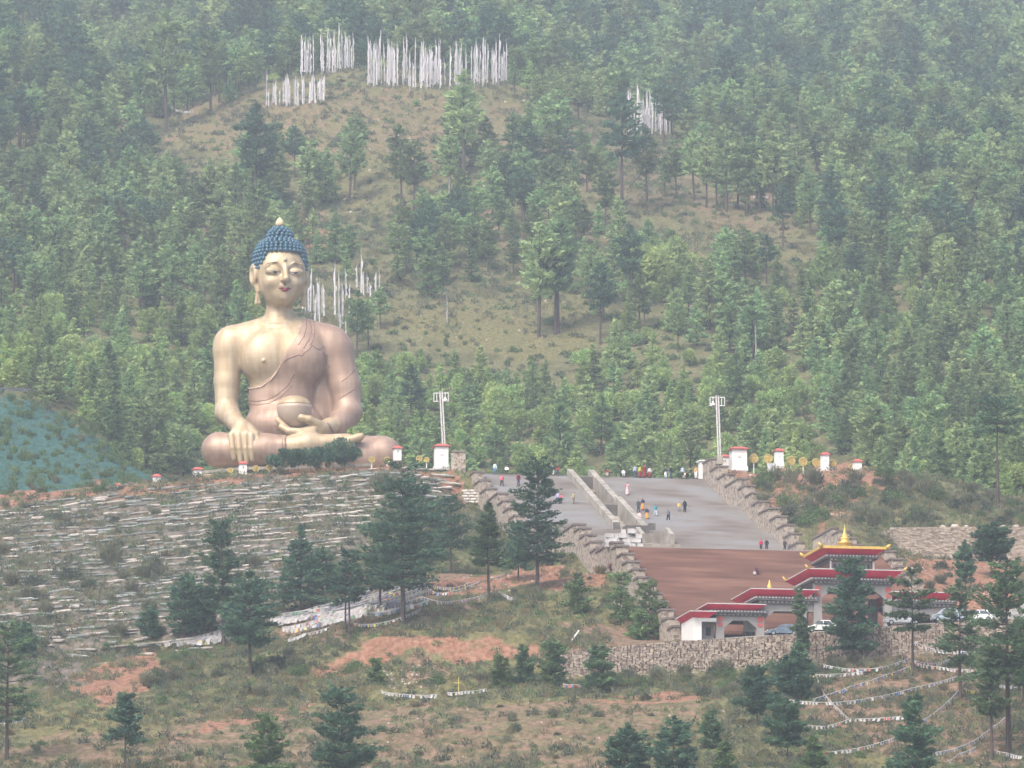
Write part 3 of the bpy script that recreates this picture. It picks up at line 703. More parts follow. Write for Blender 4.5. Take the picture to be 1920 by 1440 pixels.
# stepped side walls
def side_block(s0, s1, w0, w1, ztop, zbot, wallobj):
    b = MB(); slab(b, s0, s1, w0, w1, zbot, ztop); o = part('wall_block', b.mesh('wall_block', stone_m), wallobj)
    b = MB(); slab(b, s0 - .0, s1 + .14, w0 - .14, w1 + .14, ztop, ztop + .26); part('coping', b.mesh('coping', cap_m), o)
lw = thing('stepped_wall', 'stepped rubble stone wall with dark copings down the left side of the stairs', 'wall', (TX, TY, 0), TH)
rw = thing('stepped_wall', 'stepped rubble stone wall with dark copings down the right side of the stairs', 'wall', (TX, TY, 0), TH)
def series(wallobj, w0, w1, segs, zf=wall_z):
    for s0, s1, n, over in segs:
        for i in range(n):
            a = s0 + (s1 - s0) * i / n; c = s0 + (s1 - s0) * (i + 1) / n
            zt = float(zf(c)) + (over if not callable(over) else over((a + c) / 2))
            side_block(a, c - .003, w0, w1, zt, float(zf(c)) - 9, wallobj)
series(lw, -19.0, -17.4, [(-2, 20.5, 4, .9), (20.5, 24.5, 1, .9), (24.5, 58.5, 7, .9), (58.5, 86, 1, .5), (86, 102, 4, .9), (102, 113, 1, .35), (113, 154, 11, .9)])
rov = lambda s: 4.0 - 1.4 * min(max((s - 30) / 40, 0), 1)
series(rw, 17.4, 19.0, [(-1, 20.5, 4, rov), (20.5, 24.5, 1, rov), (24.5, 43.4, 4, rov), (43.4, 46, 1, rov), (46, 74, 6, rov)], stair_z)
series(rw, 17.4, 19.0, [(74, 86, 1, .8), (86, 102, 4, 1.3), (102, 113, 1, .35), (113, 154, 11, 1.0)])
# parapets and trough in the middle
def slopewall(parent, s0, s1, w0, w1, z0, z1, h, name='parapet', m=conc_m, down=1.6):
    v = []
    for s_, z in ((s0, z0), (s1, z1)):
        for w_ in (w0, w1): v += [(w_, -s_, z - down), (w_, -s_, z + h)]
    f = [(0, 2, 3, 1), (4, 5, 7, 6), (0, 1, 5, 4), (2, 6, 7, 3), (1, 3, 7, 5), (0, 4, 6, 2)]
    return part(name, mesh(name, v, f, m), parent)
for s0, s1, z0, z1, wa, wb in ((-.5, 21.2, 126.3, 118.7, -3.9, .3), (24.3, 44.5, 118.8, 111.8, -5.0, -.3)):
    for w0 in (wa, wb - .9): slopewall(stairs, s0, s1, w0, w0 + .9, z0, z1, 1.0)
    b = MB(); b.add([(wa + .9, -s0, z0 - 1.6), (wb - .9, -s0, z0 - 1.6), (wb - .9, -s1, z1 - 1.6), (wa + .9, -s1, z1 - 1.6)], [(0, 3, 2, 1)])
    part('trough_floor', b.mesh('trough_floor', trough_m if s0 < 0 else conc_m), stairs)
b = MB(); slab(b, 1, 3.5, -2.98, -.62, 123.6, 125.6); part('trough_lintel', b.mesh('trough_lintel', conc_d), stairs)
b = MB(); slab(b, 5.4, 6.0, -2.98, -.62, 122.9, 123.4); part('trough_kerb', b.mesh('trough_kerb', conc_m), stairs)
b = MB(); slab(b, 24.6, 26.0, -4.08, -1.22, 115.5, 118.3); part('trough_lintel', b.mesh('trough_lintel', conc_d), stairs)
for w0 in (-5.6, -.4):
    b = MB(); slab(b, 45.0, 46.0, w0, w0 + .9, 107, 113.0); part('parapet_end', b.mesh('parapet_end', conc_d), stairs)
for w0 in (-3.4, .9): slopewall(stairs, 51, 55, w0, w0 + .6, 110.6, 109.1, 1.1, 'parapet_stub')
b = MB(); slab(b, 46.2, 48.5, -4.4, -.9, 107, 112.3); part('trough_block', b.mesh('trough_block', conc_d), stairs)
# concrete box and pile of marble slabs on the lower landing
def on_stair(px, row, lift=0.0, s_lo=-4, s_hi=158):
    ys = np.arange(735, 906, .1); z = elev_z(ys, row); x = px_x(ys, px, row); s_, w_ = stair_sw(x, ys)
    g = (stair_z(s_) >= z - .02) & (s_ > s_lo) & (s_ < s_hi); k = int(np.argmax(g)) if g.any() else int(np.argmin(np.abs(stair_z(s_) - z)))
    return float(x[k]), float(ys[k]), float(stair_z(s_[k])) + lift
marble = mat('white_marble', (.54, .53, .52, 1), (.38, .36, .35, 1), .9, .6)
def sl(px, s_):      # w that shows at this pixel column for a distance s down the stairs
    ws = np.linspace(-19, 19, 400); x, y = stair_xy(s_, ws); p, _ = project(x, y, stair_z(s_)); return float(np.interp(px, p, ws))
ob = thing('concrete_wall', 'low weathered concrete block wall standing beside the marble pile on the lower landing', 'wall', (TX, TY, 0), TH)
for i in range(5):
    w0 = sl(1203, 111) + i * .70
    b = MB(); slab(b, 110.8, 111.6, w0, w0 + .69, 100.8, 102.75 + (.06 if i % 2 else 0)); part('panel', b.mesh('panel', conc_m), ob)
b = MB(); slab(b, 110.4, 112.4, sl(1203, 111), sl(1203, 111) + 5.0, 100.802, 101.3); part('footing', b.mesh('footing', conc_m), ob)
k = 0
for px0, n, lay in ((1126, 5, 1), (1150, 5, 1), (1172, 4, 1), (1190, 2, 1), (1130, 3, 2), (1150, 4, 2), (1172, 4, 2), (1143, 2, 3), (1166, 3, 3), (1182, 2, 3), (1172, 2, 4), (1184, 1, 4)):
    for i in range(n):
        w0 = sl(px0, 111) + i * rnd.uniform(.85, 1.2); wd = rnd.uniform(.6, 1.1); dp = rnd.uniform(.7, 1.2); z0 = 100.8 + (lay - 1) * .66; hh = rnd.uniform(.5, .65)
        b = MB(); b.box(-wd / 2, wd / 2, -dp / 2, dp / 2, 0, hh)
        x, y = stair_xy(111.5 + rnd.uniform(-.5, .7) - lay * .35, w0)
        o = part('marble_slab', b.mesh('marble_slab', marble), None, (x, y, z0 + .003 * (k % 7)), TH + rnd.uniform(-.25, .25)); k += 1
        tag(o, ['white marble slab lying on the landing at the bottom of the pile', 'white marble slab in the second layer of the pile', 'white marble slab in the third layer of the pile', 'topmost white marble slab of the pile'][lay - 1], 'slab', 'marble slabs piled on the lower landing')
# ------------------------------------------------------------------ retaining walls
def stone_wall(name, label, pts, thick, m, stones=False, cat='wall', cap=None):
    """pts: (px, row_top, Y, z_bottom_offset)"""
    P = [(px_x(Y, px, r), Y, elev_z(Y, r), zb) for px, r, Y, zb in pts]; x0, y0, z0 = P[0][0], P[0][1], 0
    root = thing(name, label, cat, (x0, y0, 0)); nseg = 0
    v = []; f = []
    for x, y, z, zb in P:
        x -= x0; y -= y0; v += [(x, y, z - zb), (x, y, z), (x, y + thick, z), (x, y + thick, z - zb)]
    for i in range(len(P) - 1):
        q = 4 * i; f += [(q, q + 4, q + 5, q + 1), (q + 1, q + 5, q + 6, q + 2), (q + 2, q + 6, q + 7, q + 3)]
    f += [(0, 1, 2, 3), tuple(4 * (len(P) - 1) + j for j in (3, 2, 1, 0))]
    part('wall_core', mesh('wall_core', v, f, m), root)
    if stones:
        b = MB(); L_ = P[-1][0] - P[0][0]; xx = 0
        while xx < L_:
            zt = np.interp(xx, [p[0] - x0 for p in P], [p[2] for p in P]); yb = np.interp(xx, [p[0] - x0 for p in P], [p[1] for p in P]) - y0; z = zt - P[0][3]
            wd = rnd.uniform(.26, .5); z -= rnd.uniform(0, .3)
            while z < zt - .1:
                h_ = rnd.uniform(.2, .48); h_ = min(h_, zt - z + .02); d = rnd.uniform(.04, .16); j = lambda: rnd.uniform(-.05, .05); sh_ = rnd.uniform(-.13, .13)
                a, c = xx + .02 + sh_, xx + wd - .02 + sh_ * rnd.uniform(.2, 1)
                b.box(a + j(), c + j(), yb - d, yb + .05, z + .02, z + h_ - .02, 0, (a + j(), c + j(), yb - d + j() * .5, yb + .05)); z += h_
            xx += wd
        o = part('stones', b.mesh('stones', stones), root); o['kind'] = 'stuff'
    if cap:
        v = []; f = []
        for x, y, z, zb in P: x -= x0; y -= y0; v += [(x, y - .15, z + .002), (x, y - .15, z + .25), (x, y + thick + .1, z + .25), (x, y + thick + .1, z + .002)]
        for i in range(len(P) - 1):
            q = 4 * i; f += [(q, q + 4, q + 5, q + 1), (q + 1, q + 5, q + 6, q + 2), (q + 2, q + 6, q + 7, q + 3)]
        part('coping', mesh('coping', v, f, cap), root)
    return root
stone_f = mat('loose_field_stones', (.40, .335, .265, 1), (.17, .12, .095, 1), 3.1, .9, kind='voronoi', pos=(.05, .95), col3=(.28, .24, .205, 1))
joint_m = mat('dark_stone_joint', (.12, .09, .07, 1), (.07, .055, .045, 1), 2, .95)
stone_wall('rubble_wall', 'long rubble stone wall under the road in front of the red roofed gate', [(1050, 1228, 722.2, 5), (1100, 1216, 722.2, 5), (1245, 1204, 722.2, 5.4), (1440, 1192, 722.2, 5.6), (1540, 1185, 722.2, 5.6), (1600, 1179, 722.2, 5.6), (1700, 1172, 722.2, 5), (1930, 1158, 722.2, 5)], .8, joint_m, stone_f)
stone_wall('retaining_wall', 'tall grey masonry retaining wall right of the stairs above the red earth', [(1640, 1012, 826, 5.5), (1668, 989, 832.0, 6), (1760, 988, 832.0, 6), (1930, 988, 832.0, 6)], 4.5, stone_r, stone_r)
b = None
stone_wall('retaining_wall', 'lower ledge of grey masonry at the foot of the tall retaining wall', [(1672, 1034, 831.0, 3), (1930, 1036, 831.0, 3)], .9, stone_r, stone_r)
stone_wall('concrete_ledge', 'straight concrete ledge over bare earth under the sandbag terraces', [(188, 1216, 774.3, 3.2), (300, 1206, 774.3, 3.2), (420, 1197, 774.3, 3.0)], 1.0, mat('brown_earth_face', (.14, .085, .065, 1), (.09, .06, .05, 1), 1.2, .95), None, cap=conc_m)  # mottled dark brown earth face below the concrete coping
sw = stone_wall('stone_cheek_wall', 'rubble stone cheek wall curving beside the stairs under the mast', [(846, 848, 897, 4.5), (873, 848, 896.2, 5)], 1.5, stone_m, None, cap=cap_m)
# sacks of rubble by the red gully
bagw = mat('white_sack', (.60, .57, .53, 1), (.42, .38, .34, 1), 1.5, .9)
# ------------------------------------------------------------------ plaza edge: pillars, discs, masts
red_m = mat('red_paint', (.42, .045, .050, 1), (.32, .035, .045, 1), .8, .6)
redcap = mat('faded_red_tile', (.50, .13, .11, 1), (.42, .10, .09, 1), 2, .7)
gold_m = mat('bright_gold_paint', (.72, .50, .13, 1), (.60, .40, .10, 1), 2, .4, .3)
yel_m = mat('yellow_painted_relief', (.62, .52, .20, 1), (.48, .38, .15, 1), 3, .6)
def pillar(px, rtop, rbot, wpx, Y, label):
    x = px_x(Y, px, rbot); zt = elev_z(Y, rtop); zb = elev_z(Y, rbot) - .6; s_ = Y / 11050.0; w_ = wpx * s_ / 2
    t = thing('pillar', label, 'pillar', (x, Y, zb), TH, 'white red-capped pillars along the plaza edge')
    h_ = zt - zb; c_ = .24; b = MB(); b.box(-w_, w_, 0, w_ * 2, 0, h_ - c_); part('shaft', b.mesh('shaft', white_m), t)
    b = MB(); b.box(-w_ * 1.12, w_ * 1.12, -w_ * .12, w_ * 2.12, .25, .9); b.box(-w_ * .3, w_ * .3, -.04, 0.2, h_ * .62, h_ * .78); part('plinth', b.mesh('plinth', white_m), t) if h_ > 2.6 else None
    b = MB(); e = w_ * 1.28; b.box(-e, e, -w_ * .28, w_ * 2.28, h_ - c_ + .002, h_ - c_ + .12); b.box(-e, e, -w_ * .28, w_ * 2.28, h_ - c_ + .122, h_ + .22, 0, (-w_ * .55, w_ * .55, w_ * .45, w_ * 1.55))
    part('cap', b.mesh('cap', redcap), t)
    b = MB(); b.box(-w_ * .18, w_ * .18, -.03, .03, h_ * .60, h_ * .74); part('plaque', b.mesh('plaque', mat('grey_plaque', (.30, .30, .32, 1), None, 1, .6)), t)
for a in ((222, 908, 918, 8, 897, 'small white pillar with red cap, farthest left on the terrace rim'),
          (294, 891, 903, 14, 897, 'half hidden white pillar with red cap, second from the left on the rim'),
          (371, 878, 896, 16, 897, 'white pillar with red cap just left of the statue knee'),
          (456, 867, 888, 14, 897, 'white pillar with red cap under the fingertips of the statue'),
          (746, 838, 856, 14, 897, 'white pillar with red cap at the right knee of the statue'),
          (829, 834, 876, 24, 897, 'large white pillar with red cap at the foot of the left mast'),
          (1387, 839, 878, 28, 899, 'largest white pillar with red cap, right of the stairs'),
          (1360, 854, 876, 14, 903, 'white pillar with red cap close behind the right mast'),
          (1462, 843, 870, 15, 899, 'white pillar with red cap between the second and third gold discs'),
          (1548, 850, 878, 14, 899, 'white pillar with red cap at the right end of the gold discs'),
          (1609, 863, 888, 15, 899, 'white pillar with red cap among shrubs on the right mound'),
          (1712, 891, 908, 9, 898, 'small white pillar with red cap, farthest right on the rim')): pillar(*a)
# tall white end face where the stairs meet the plaza
b = MB(); b.box(-.35, .75, 0, 1.6, -4, 3.25); b.box(-.55, 1.9, -.2, 2.0, 3.25, 3.45)
x, y = stair_xy(-3.5, 17.9)
tag(part('end_pier', b.mesh('end_pier', white_m), None, (x, y, 126.2), TH), 'tall narrow white pier where the right stair wall meets the plaza', 'pier')
def disc(px, row, Y, k, rpx=8.6):
    r = rpx * Y / 11050; x = px_x(Y, px, row); z = elev_z(Y, row)
    o = thing('gold_disc', 'round yellow openwork disc, %s' % k, 'disc', (x, Y, z), TH + rnd.uniform(-.1, .1), 'yellow openwork discs in the plaza fence')
    b = MB(); n = 22
    for rr, w_ in ((r * .93, .06), (r * .70, .035)):
        b.tube([(rr * math.cos(6.2832 * i / n), 0, rr * math.sin(6.2832 * i / n)) for i in range(n + 1)], w_, 5, 0, False)
    part('rim', b.mesh('rim', yel_m), o)
    b = MB(); b.add([(r * .9 * math.cos(6.2832 * i / n), .06, r * .9 * math.sin(6.2832 * i / n)) for i in range(n)], [tuple(range(n))]); b.add([(r * .9 * math.cos(6.2832 * i / n), .1, r * .9 * math.sin(6.2832 * i / n)) for i in range(n)], [tuple(range(n))[::-1]])
    part('backing', b.mesh('backing', mat('pale_ochre_backing', (.52, .44, .20, 1), (.40, .32, .14, 1), 3, .8)), o)
    b = MB()
    for i in range(7):
        a = rnd.uniform(0, 6.28); q = rnd.uniform(.1, .55) * r
        b.tube([(q * math.cos(a), -.02, q * math.sin(a)), (q * math.cos(a + .8), -.02, q * math.sin(a + .8))], .05, 5)
    b.box(-.3 * r, .3 * r, -.05, .03, -.5 * r, -.36 * r); b.tube([(0, -.02, -.4 * r), (0, -.02, .45 * r)], .06, 5); b.tube([(-.3 * r, -.02, .1 * r), (.3 * r, -.02, .1 * r)], .05, 5)
    part('relief', b.mesh('relief', gold_m), o)
    b = MB(); b.box(-.07, .07, .1, .22, -r - 1.6, -r * .5); part('post', b.mesh('post', white_m), o)
for px, row, r, k in ((1413.5, 859.5, 8.8, 'first right of the largest pillar'), (1440.5, 860, 8.6, 'second from the largest pillar, a grey board leaning on it'),
                      (1483, 864, 8.4, 'first right of the middle pillar'), (1506, 865.5, 8.3, 'in the middle of the trio between two pillars'), (1530.5, 867, 8.2, 'just left of the right pillar'),
                      (1561, 869, 7.5, 'half hidden by a bush right of the right pillar'), (1597, 876, 6, 'small and left of the pillar among shrubs'), (1622, 879, 5, 'smallest, right of the pillar among shrubs'),
                      (1352, 866, 6, 'behind the top block of the right stair wall')): disc(px, row, 900.5, k, r)
for px, row, r, k in ((432, 882, 5, 'left of the pillar under the fingertips'), (480, 879, 6.5, 'right of the pillar under the fingertips'), (505, 877, 6.5, 'below the statue shin at the left end of the clipped trees'),
                      (596, 877, 6, 'between the clipped trees below the statue'), (615, 871, 6, 'seen through the trunks of the clipped trees'), (697, 862, 6, 'below the right knee of the statue'), (726, 862, 6, 'left of the pillar at the right knee'),
                      (786, 860, 6, 'by the pale bush left of the left mast'), (800, 862, 5, 'between the pale bush and the left mast')): disc(px, row, 899.5, k, r)
def low_wall(name, label, pts, h, m, cap=None, cat='wall', thick=.3):
    x0, y0 = px_x(pts[0][2], pts[0][0], pts[0][1]), pts[0][2]; v = []; f = []
    for px, r, Y in pts:
        x = px_x(Y, px, r) - x0; z = elev_z(Y, r); v += [(x, Y - y0, z - h), (x, Y - y0, z), (x, Y - y0 + thick, z), (x, Y - y0 + thick, z - h)]
    for i in range(len(pts) - 1):
        q = 4 * i; f += [(q, q + 4, q + 5, q + 1), (q + 1, q + 5, q + 6, q + 2), (q + 2, q + 6, q + 7, q + 3)]
    f += [(0, 1, 2, 3), tuple(4 * (len(pts) - 1) + j for j in (3, 2, 1, 0))]
    return tag(part(name, mesh(name, v, f, m), None, (x0, y0, 0)), label, cat)
low_wall('parapet_wall', 'low white parapet running along the terrace rim in front of the statue', [(365, 884, 901), (460, 875, 901), (560, 874, 901), (700, 868, 901)], .45, conc_m)
b = MB(); b.box(-.5, .5, 0, .08, -1.0, .3, 0, (-.75, .25, .1, .18))
tag(part('board', b.mesh('board', mat('pale_grey_board', (.48, .50, .52, 1), None, 1, .7)), None, (px_x(898.5, 1447, 875), 898.5, elev_z(898.5, 872))), 'pale grey board leaning against a gold disc', 'board')
steel = mat('pale_steel', (.62, .60, .58, 1), (.50, .47, .45, 1), 1.0, .5, .2)
def mast(px0, px1, rtop, rbot, Y, lamp, label, hw):
    x0 = px_x(Y, px1, rbot); z0 = elev_z(Y, rbot); x1 = px_x(Y, px0, rtop); z1 = elev_z(Y, rtop); k = 11050 / Y
    t = thing('light_mast', label, 'light mast', (x0, Y, z0), 0, 'twin light masts flanking the stairs')
    b = MB()
    for dx in (-.17, .17): b.tube([(dx, 0, -1), (x1 - x0 + dx, 0, z1 - z0)], .13, 6)
    part('pole', b.mesh('pole', steel), t)
    for sx in (-1, 1):
        b = MB(); xa = x1 - x0 + sx * .35; xb = x1 - x0 + sx * hw; za = z1 - z0 - .25; zb = za - 1.3
        for p, q in (((xa, za), (xb, za)), ((xb, za), (xb, zb)), ((xb, zb), (xa, zb)), ((xa + sx * .3, zb), (xa + sx * .3, za))): b.tube([(p[0], 0, p[1]), (q[0], 0, q[1])], .07, 5)
        part('frame', b.mesh('frame', white_m), t)
    b = MB(); lx_ = x1 - x0 + lamp * (hw - .45); b.lathe([(.05, .3), (.16, .15), (.3, -.15), (.34, -.3)], 10, c=(lx_, -.05, z1 - z0 - 1.15)); fl = part('floodlight', b.mesh('floodlight', white_m), t)
    b = MB(); b.tube([(lx_, -.05, z1 - z0 - .85), (lx_, 0, z1 - z0 - .3)], .04, 5); part('bracket', b.mesh('bracket', steel), fl)
    b = MB(); b.box(-.45, .45, -.45, .45, -1.2, .15); part('base', b.mesh('base', conc_m), t)
mast(827, 833, 734, 836, 898, 1, 'pale steel light mast with square frames standing on the left pillar', 1.1)
mast(1345, 1349.5, 742, 856, 898, -1, 'pale steel light mast with square frames at the top of the right stair wall', 1.1)
# ------------------------------------------------------------------ entrance gate
GY = 737.0; GX = px_x(GY, 1603, 1180); GZ = 84.0
grey_c = mat('grey_carved_timber', (.20, .19, .19, 1), (.12, .11, .115, 1), 3, .8, bump=.3)
grey_p = mat('grey_render', (.30, .285, .28, 1), (.25, .235, .23, 1), .8, .85)
dent_m = mat('whitewashed_dentil', (.55, .53, .52, 1), None, 1, .7)
redu = mat('crimson_soffit', (.80, .035, .10, 1), (.66, .03, .085, 1), .5, .5)
win_d = mat('dark_window', (.015, .012, .012, 1), None, 1, .3)
brown_c = mat('brown_carved_frame', (.22, .13, .10, 1), (.14, .08, .06, 1), 4, .7)
gate = thing('entrance_gate', 'wide grey entrance gate with tiered crimson roofs and a gold spire below the stairs', 'gate', (GX, GY, GZ), TH)
zr = lambda row: elev_z(GY, row) - GZ
wp = lambda px: (px - 1603) / 14.92
def roof(parent, w0, w1, v0, v1, r0, r1, ins=1.3, rim=dent_m, name='roof', top=True, um=redu):
    zt, zb = zr(r0), zr(r1); b = MB()
    b.box(w0 + ins, w1 - ins, v0 + ins, v1 - ins * .5, zb, zt - .112, 0, (w0 + .05, w1 - .05, v0 + .05, v1 - .05))
    o = part(name, b.mesh(name, um), parent)
    b = MB(); b.box(w0, w1, v0, v1, zt - .11, zt); part('rim', b.mesh('rim', rim), o)
    b = MB(); b.box(w0 + .3, w1 - .3, v0 + .3, v1 - .3, zt + .002, zt + .5, 0, (w0 + 2.2, w1 - 2.2, v0 + 3.5, v1 - 3.5)); part('roof_sheet', b.mesh('roof_sheet', mat('weathered_roof_sheet', (.20, .11, .09, 1), (.15, .08, .07, 1), 1, .8)), o)
    return o
def cornice(parent, w0, w1, v0, v1, r0, r1, rows=2):
    zt, zb = zr(r0), zr(r1); b = MB(); d = (zt - zb)
    b.box(w0, w1, v0, v1, zb, zt - d * .55, 0); b.box(w0 - .45, w1 + .45, v0 - .45, v1 + .3, zt - d * .55 + .002, zt - .003, 0)
    o = part('cornice', b.mesh('cornice', grey_c), parent)
    b = MB(); n = int((w1 - w0 + 1.0) / .42)
    for i in range(n): a = w0 - .5 + i * .42; b.box(a, a + .2, v0 - .62, v0 - .452, zt - .22, zt - .03)
    nv = int((v1 - v0) / .42)
    for i in range(nv): a = v0 - .4 + i * .42; b.box(w0 - .62, w0 - .452, a, a + .2, zt - .22, zt - .03)
    q = part('dentils', b.mesh('dentils', dent_m), o); q['kind'] = 'stuff'
    b = MB(); n = int((w1 - w0) / .55)
    for i in range(n): a = w0 + .1 + i * .55; b.box(a, a + .28, v0 - .12, v0 - .002, zb + .1, zt - d * .6); 
    q = part('brackets', b.mesh('brackets', dent_m if rows > 2 else mat('pale_grey_bracket', (.38, .37, .36, 1), None, 1, .8)), o); q['kind'] = 'stuff'
    return o
def bay(w0, w1, rlintel_top, rlintel_bot, v0, v1, postl=True, postr=True, pw=1.0):
    zb = zr(rlintel_bot); zt = zr(rlintel_top)
    b = MB(); b.box(w0, w1, v0, v0 + .9, zb, zt); o = part('lintel', b.mesh('lintel', grey_p), gate)
    b = MB(); b.add([(w0 + pw, v0 - .01, zb - .9), (w0 + pw + 1.1, v0 - .01, zb), (w0 + pw, v0 - .01, zb), (w0 + pw, v0 + .7, zb - .9), (w0 + pw + 1.1, v0 + .7, zb), (w0 + pw, v0 + .7, zb)], [(0, 1, 2), (3, 5, 4), (0, 3, 4, 1)])
    part('brace', b.mesh('brace', grey_p), gate); b = MB()
    b.add([(w1 - pw, v0 - .01, zb - .9), (w1 - pw - 1.1, v0 - .01, zb), (w1 - pw, v0 - .01, zb), (w1 - pw, v0 + .7, zb - .9), (w1 - pw - 1.1, v0 + .7, zb), (w1 - pw, v0 + .7, zb)], [(0, 2, 1), (3, 4, 5), (0, 1, 4, 3)])
    part('brace', b.mesh('brace', grey_p), gate)
    for f_, x0 in ((postl, w0), (postr, w1 - pw)):
        if f_:
            b = MB(); b.box(x0, x0 + pw, v1 - 2.0, v1 - 1.0, -4, zb + .001); part('post', b.mesh('post', grey_p), gate)
            b = MB(); b.box(x0, x0 + pw, v0, v0 + 1.0, -4, zb + .001); p = part('post', b.mesh('post', grey_p), gate)
            b = MB(); b.box(x0 + .15, x0 + pw - .15, v0 - .06, v0, zb - .1, zb + .55); b.box(x0 + .2, x0 + pw - .2, v0 - .06, v0, zb - .75, zb - .3); part('painted_panel', b.mesh('painted_panel', redcap), p)
# top tier
roof(gate, -4.1, 4.1, 0, 10.3, 1025.5, 1039, 1.1, gold_m)
b = MB(); b.box(-4.25, 4.25, -.15, .0, zr(1029), zr(1024)); b.box(-4.25, -4.1, -.15, 10.4, zr(1029), zr(1024)); b.box(4.1, 4.25, -.15, 10.4, zr(1029), zr(1024)); part('gold_fascia', b.mesh('gold_fascia', gold_m), gate)
for w_, v_ in ((-4.2, -.1), (4.2, -.1), (-4.2, 10.3), (4.2, 10.3)):
    b = MB(); b.tube([(w_, v_, zr(1026)), (w_ * 1.06, v_ - .1, zr(1022)), (w_ * 1.1, v_ - .1, zr(1019))], [.3, .2, .06], 6); part('corner_ornament', b.mesh('corner_ornament', gold_m, True), gate)
cornice(gate, -2.9, 2.9, 1.2, 9.2, 1039, 1050, 3)
b = MB(); b.box(-2.75, 2.75, 1.35, 9.0, zr(1072), zr(1050) - .003); wt = part('window_storey', b.mesh('window_storey', brown_c), gate)
for i in range(8):
    a = -2.45 + i * .62
    b = MB(); b.box(a - .05, a + .47, 1.22, 1.348, zr(1068), zr(1053)); fr = part('window', b.mesh('window', grey_c), wt)
    b = MB(); b.add([(a + .21 + .17 * math.cos(t), 1.20, zr(1060.5) + .38 * math.sin(t)) for t in np.linspace(0, 6.28, 13)[:-1]], [tuple(range(12))]); part('pane', b.mesh('pane', win_d), fr)
for w_ in (-2.85, 2.65):
    b = MB(); b.box(w_, w_ + .2, 1.15, 1.34, zr(1070), zr(1050) - .005); part('corner_post', b.mesh('corner_post', dent_m), wt)
b = MB(); b.box(-1.3, 1.3, 3.8, 6.4, zr(1025) + .05, zr(1018), 0, (-.8, .8, 4.3, 5.9)); part('spire_base', b.mesh('spire_base', mat('maroon_tile', (.22, .07, .06, 1), None, 1, .7)), gate)
zz = zr(1018)
b = MB(); b.lathe([(.75, 0), (.6, .25), (.95, .55), (1.0, .7), (.45, .85), (.6, 1.15), (.62, 1.25), (.35, 1.4), (.3, 1.75), (.16, 1.9), (.2, 2.1), (.05, 2.6), (.02, 3.0)], 16, c=(0, 5.1, zz)); part('spire', b.mesh('spire', gold_m, True), gate)
# second tier
roof(gate, -6.1, 6.3, -.6, 12.4, 1068, 1083, 1.4)
cornice(gate, -4.9, 5.1, .9, 11.2, 1083, 1094)
bay(-4.9, 5.1, 1094, 1106, 1.2, 11)
for w_, v_ in ((-6.0, -.5), (6.2, -.5), (-6.0, 12.3)):
    b = MB(); b.tube([(w_, v_, zr(1069)), (w_ * 1.04, v_ - .1, zr(1065)), (w_ * 1.07, v_ - .1, zr(1061))], [.22, .14, .04], 6); part('corner_ornament', b.mesh('corner_ornament', gold_m, True), gate)
for sg in (-1, 1):
    f2 = lambda a, c: (min(a * -sg, c * -sg), max(a * -sg, c * -sg))
    a, c = f2(-4.5, -13.2) if sg == -1 else f2(-4.5, -13.2); a, c = (-13.2, -4.55) if sg == -1 else (4.75, 13.2)
    roof(gate, a, c, 0, 12.0, 1106.5, 1120, 1.3)
    cornice(gate, a + 1.25, c - .3, 1.3, 11, 1120, 1133)
    bay(a + 1.25 if sg == -1 else a + .2, c - .2 if sg == -1 else c - 1.25, 1133, 1146, 1.6, 11, sg == -1 and False, sg == 1)
    a, c = (-18.8, -11.3) if sg == -1 else (11.4, 17.6)
    roof(gate, a, c, -.3, 11.2, 1136.5 if sg == -1 else 1140, 1148 if sg == -1 else 1151, 1.1)
    r_ = 0 if sg == -1 else 3
    cornice(gate, a + 1.1, c, .9, 10, 1148 + r_, 1158 + r_)
    bay(a + 1.4, c, 1158 + r_, 1166 + r_, 1.1, 10)
    x_ = (a + c) / 2 - .2
b = MB(); b.lathe([(.42, 0), (.32, .15), (.3, .7), (.16, 1.0), (.1, 1.3), (.02, 1.5)], 12, c=(-9.4, 6.5, zr(1101))); part('bell_finial', b.mesh('bell_finial', gold_m, True), gate)
# notice board in the left bay, booth
b = MB(); b.box(-.9, .9, 0, .12, 1.0, 2.4); b.box(-.75, -.65, .02, .1, -3, 1.0); b.box(.65, .75, .02, .1, -3, 1.0)
x, y = GX + wp(1418) * cT - 4 * sT, GY + wp(1418) * sT + 4 * cT
tag(part('notice_board', b.mesh('notice_board', dent_m), None, (x, y, GZ - 1), TH), 'white blank board standing inside the left bay of the gate', 'board')
booth = thing('guard_booth', 'white guard booth with crimson hipped roof at the left end of the gate', 'booth', (GX, GY, GZ), TH)
a, c = wp(1289), wp(1341)
roof(booth, a, c, -.4, 8.6, 1151.5, 1163, .9)
b = MB(); b.box(wp(1290) + .5, wp(1314), .6, 7.6, zr(1212), zr(1163) - .003); part('wall', b.mesh('wall', white_m), booth)
b = MB(); b.box(wp(1314) + .002, wp(1342), .6, 1.1, zr(1170), zr(1163) - .003); part('fascia', b.mesh('fascia', white_m), booth)
b = MB(); b.box(wp(1314) + .002, wp(1342), 2.2, 7.6, zr(1212), zr(1163) - .003); part('back_wall', b.mesh('back_wall', grey_p), booth)
b = MB(); b.box(wp(1327), wp(1336), 2.1, 2.195, zr(1193), zr(1178)); part('window', b.mesh('window', win_d), booth)
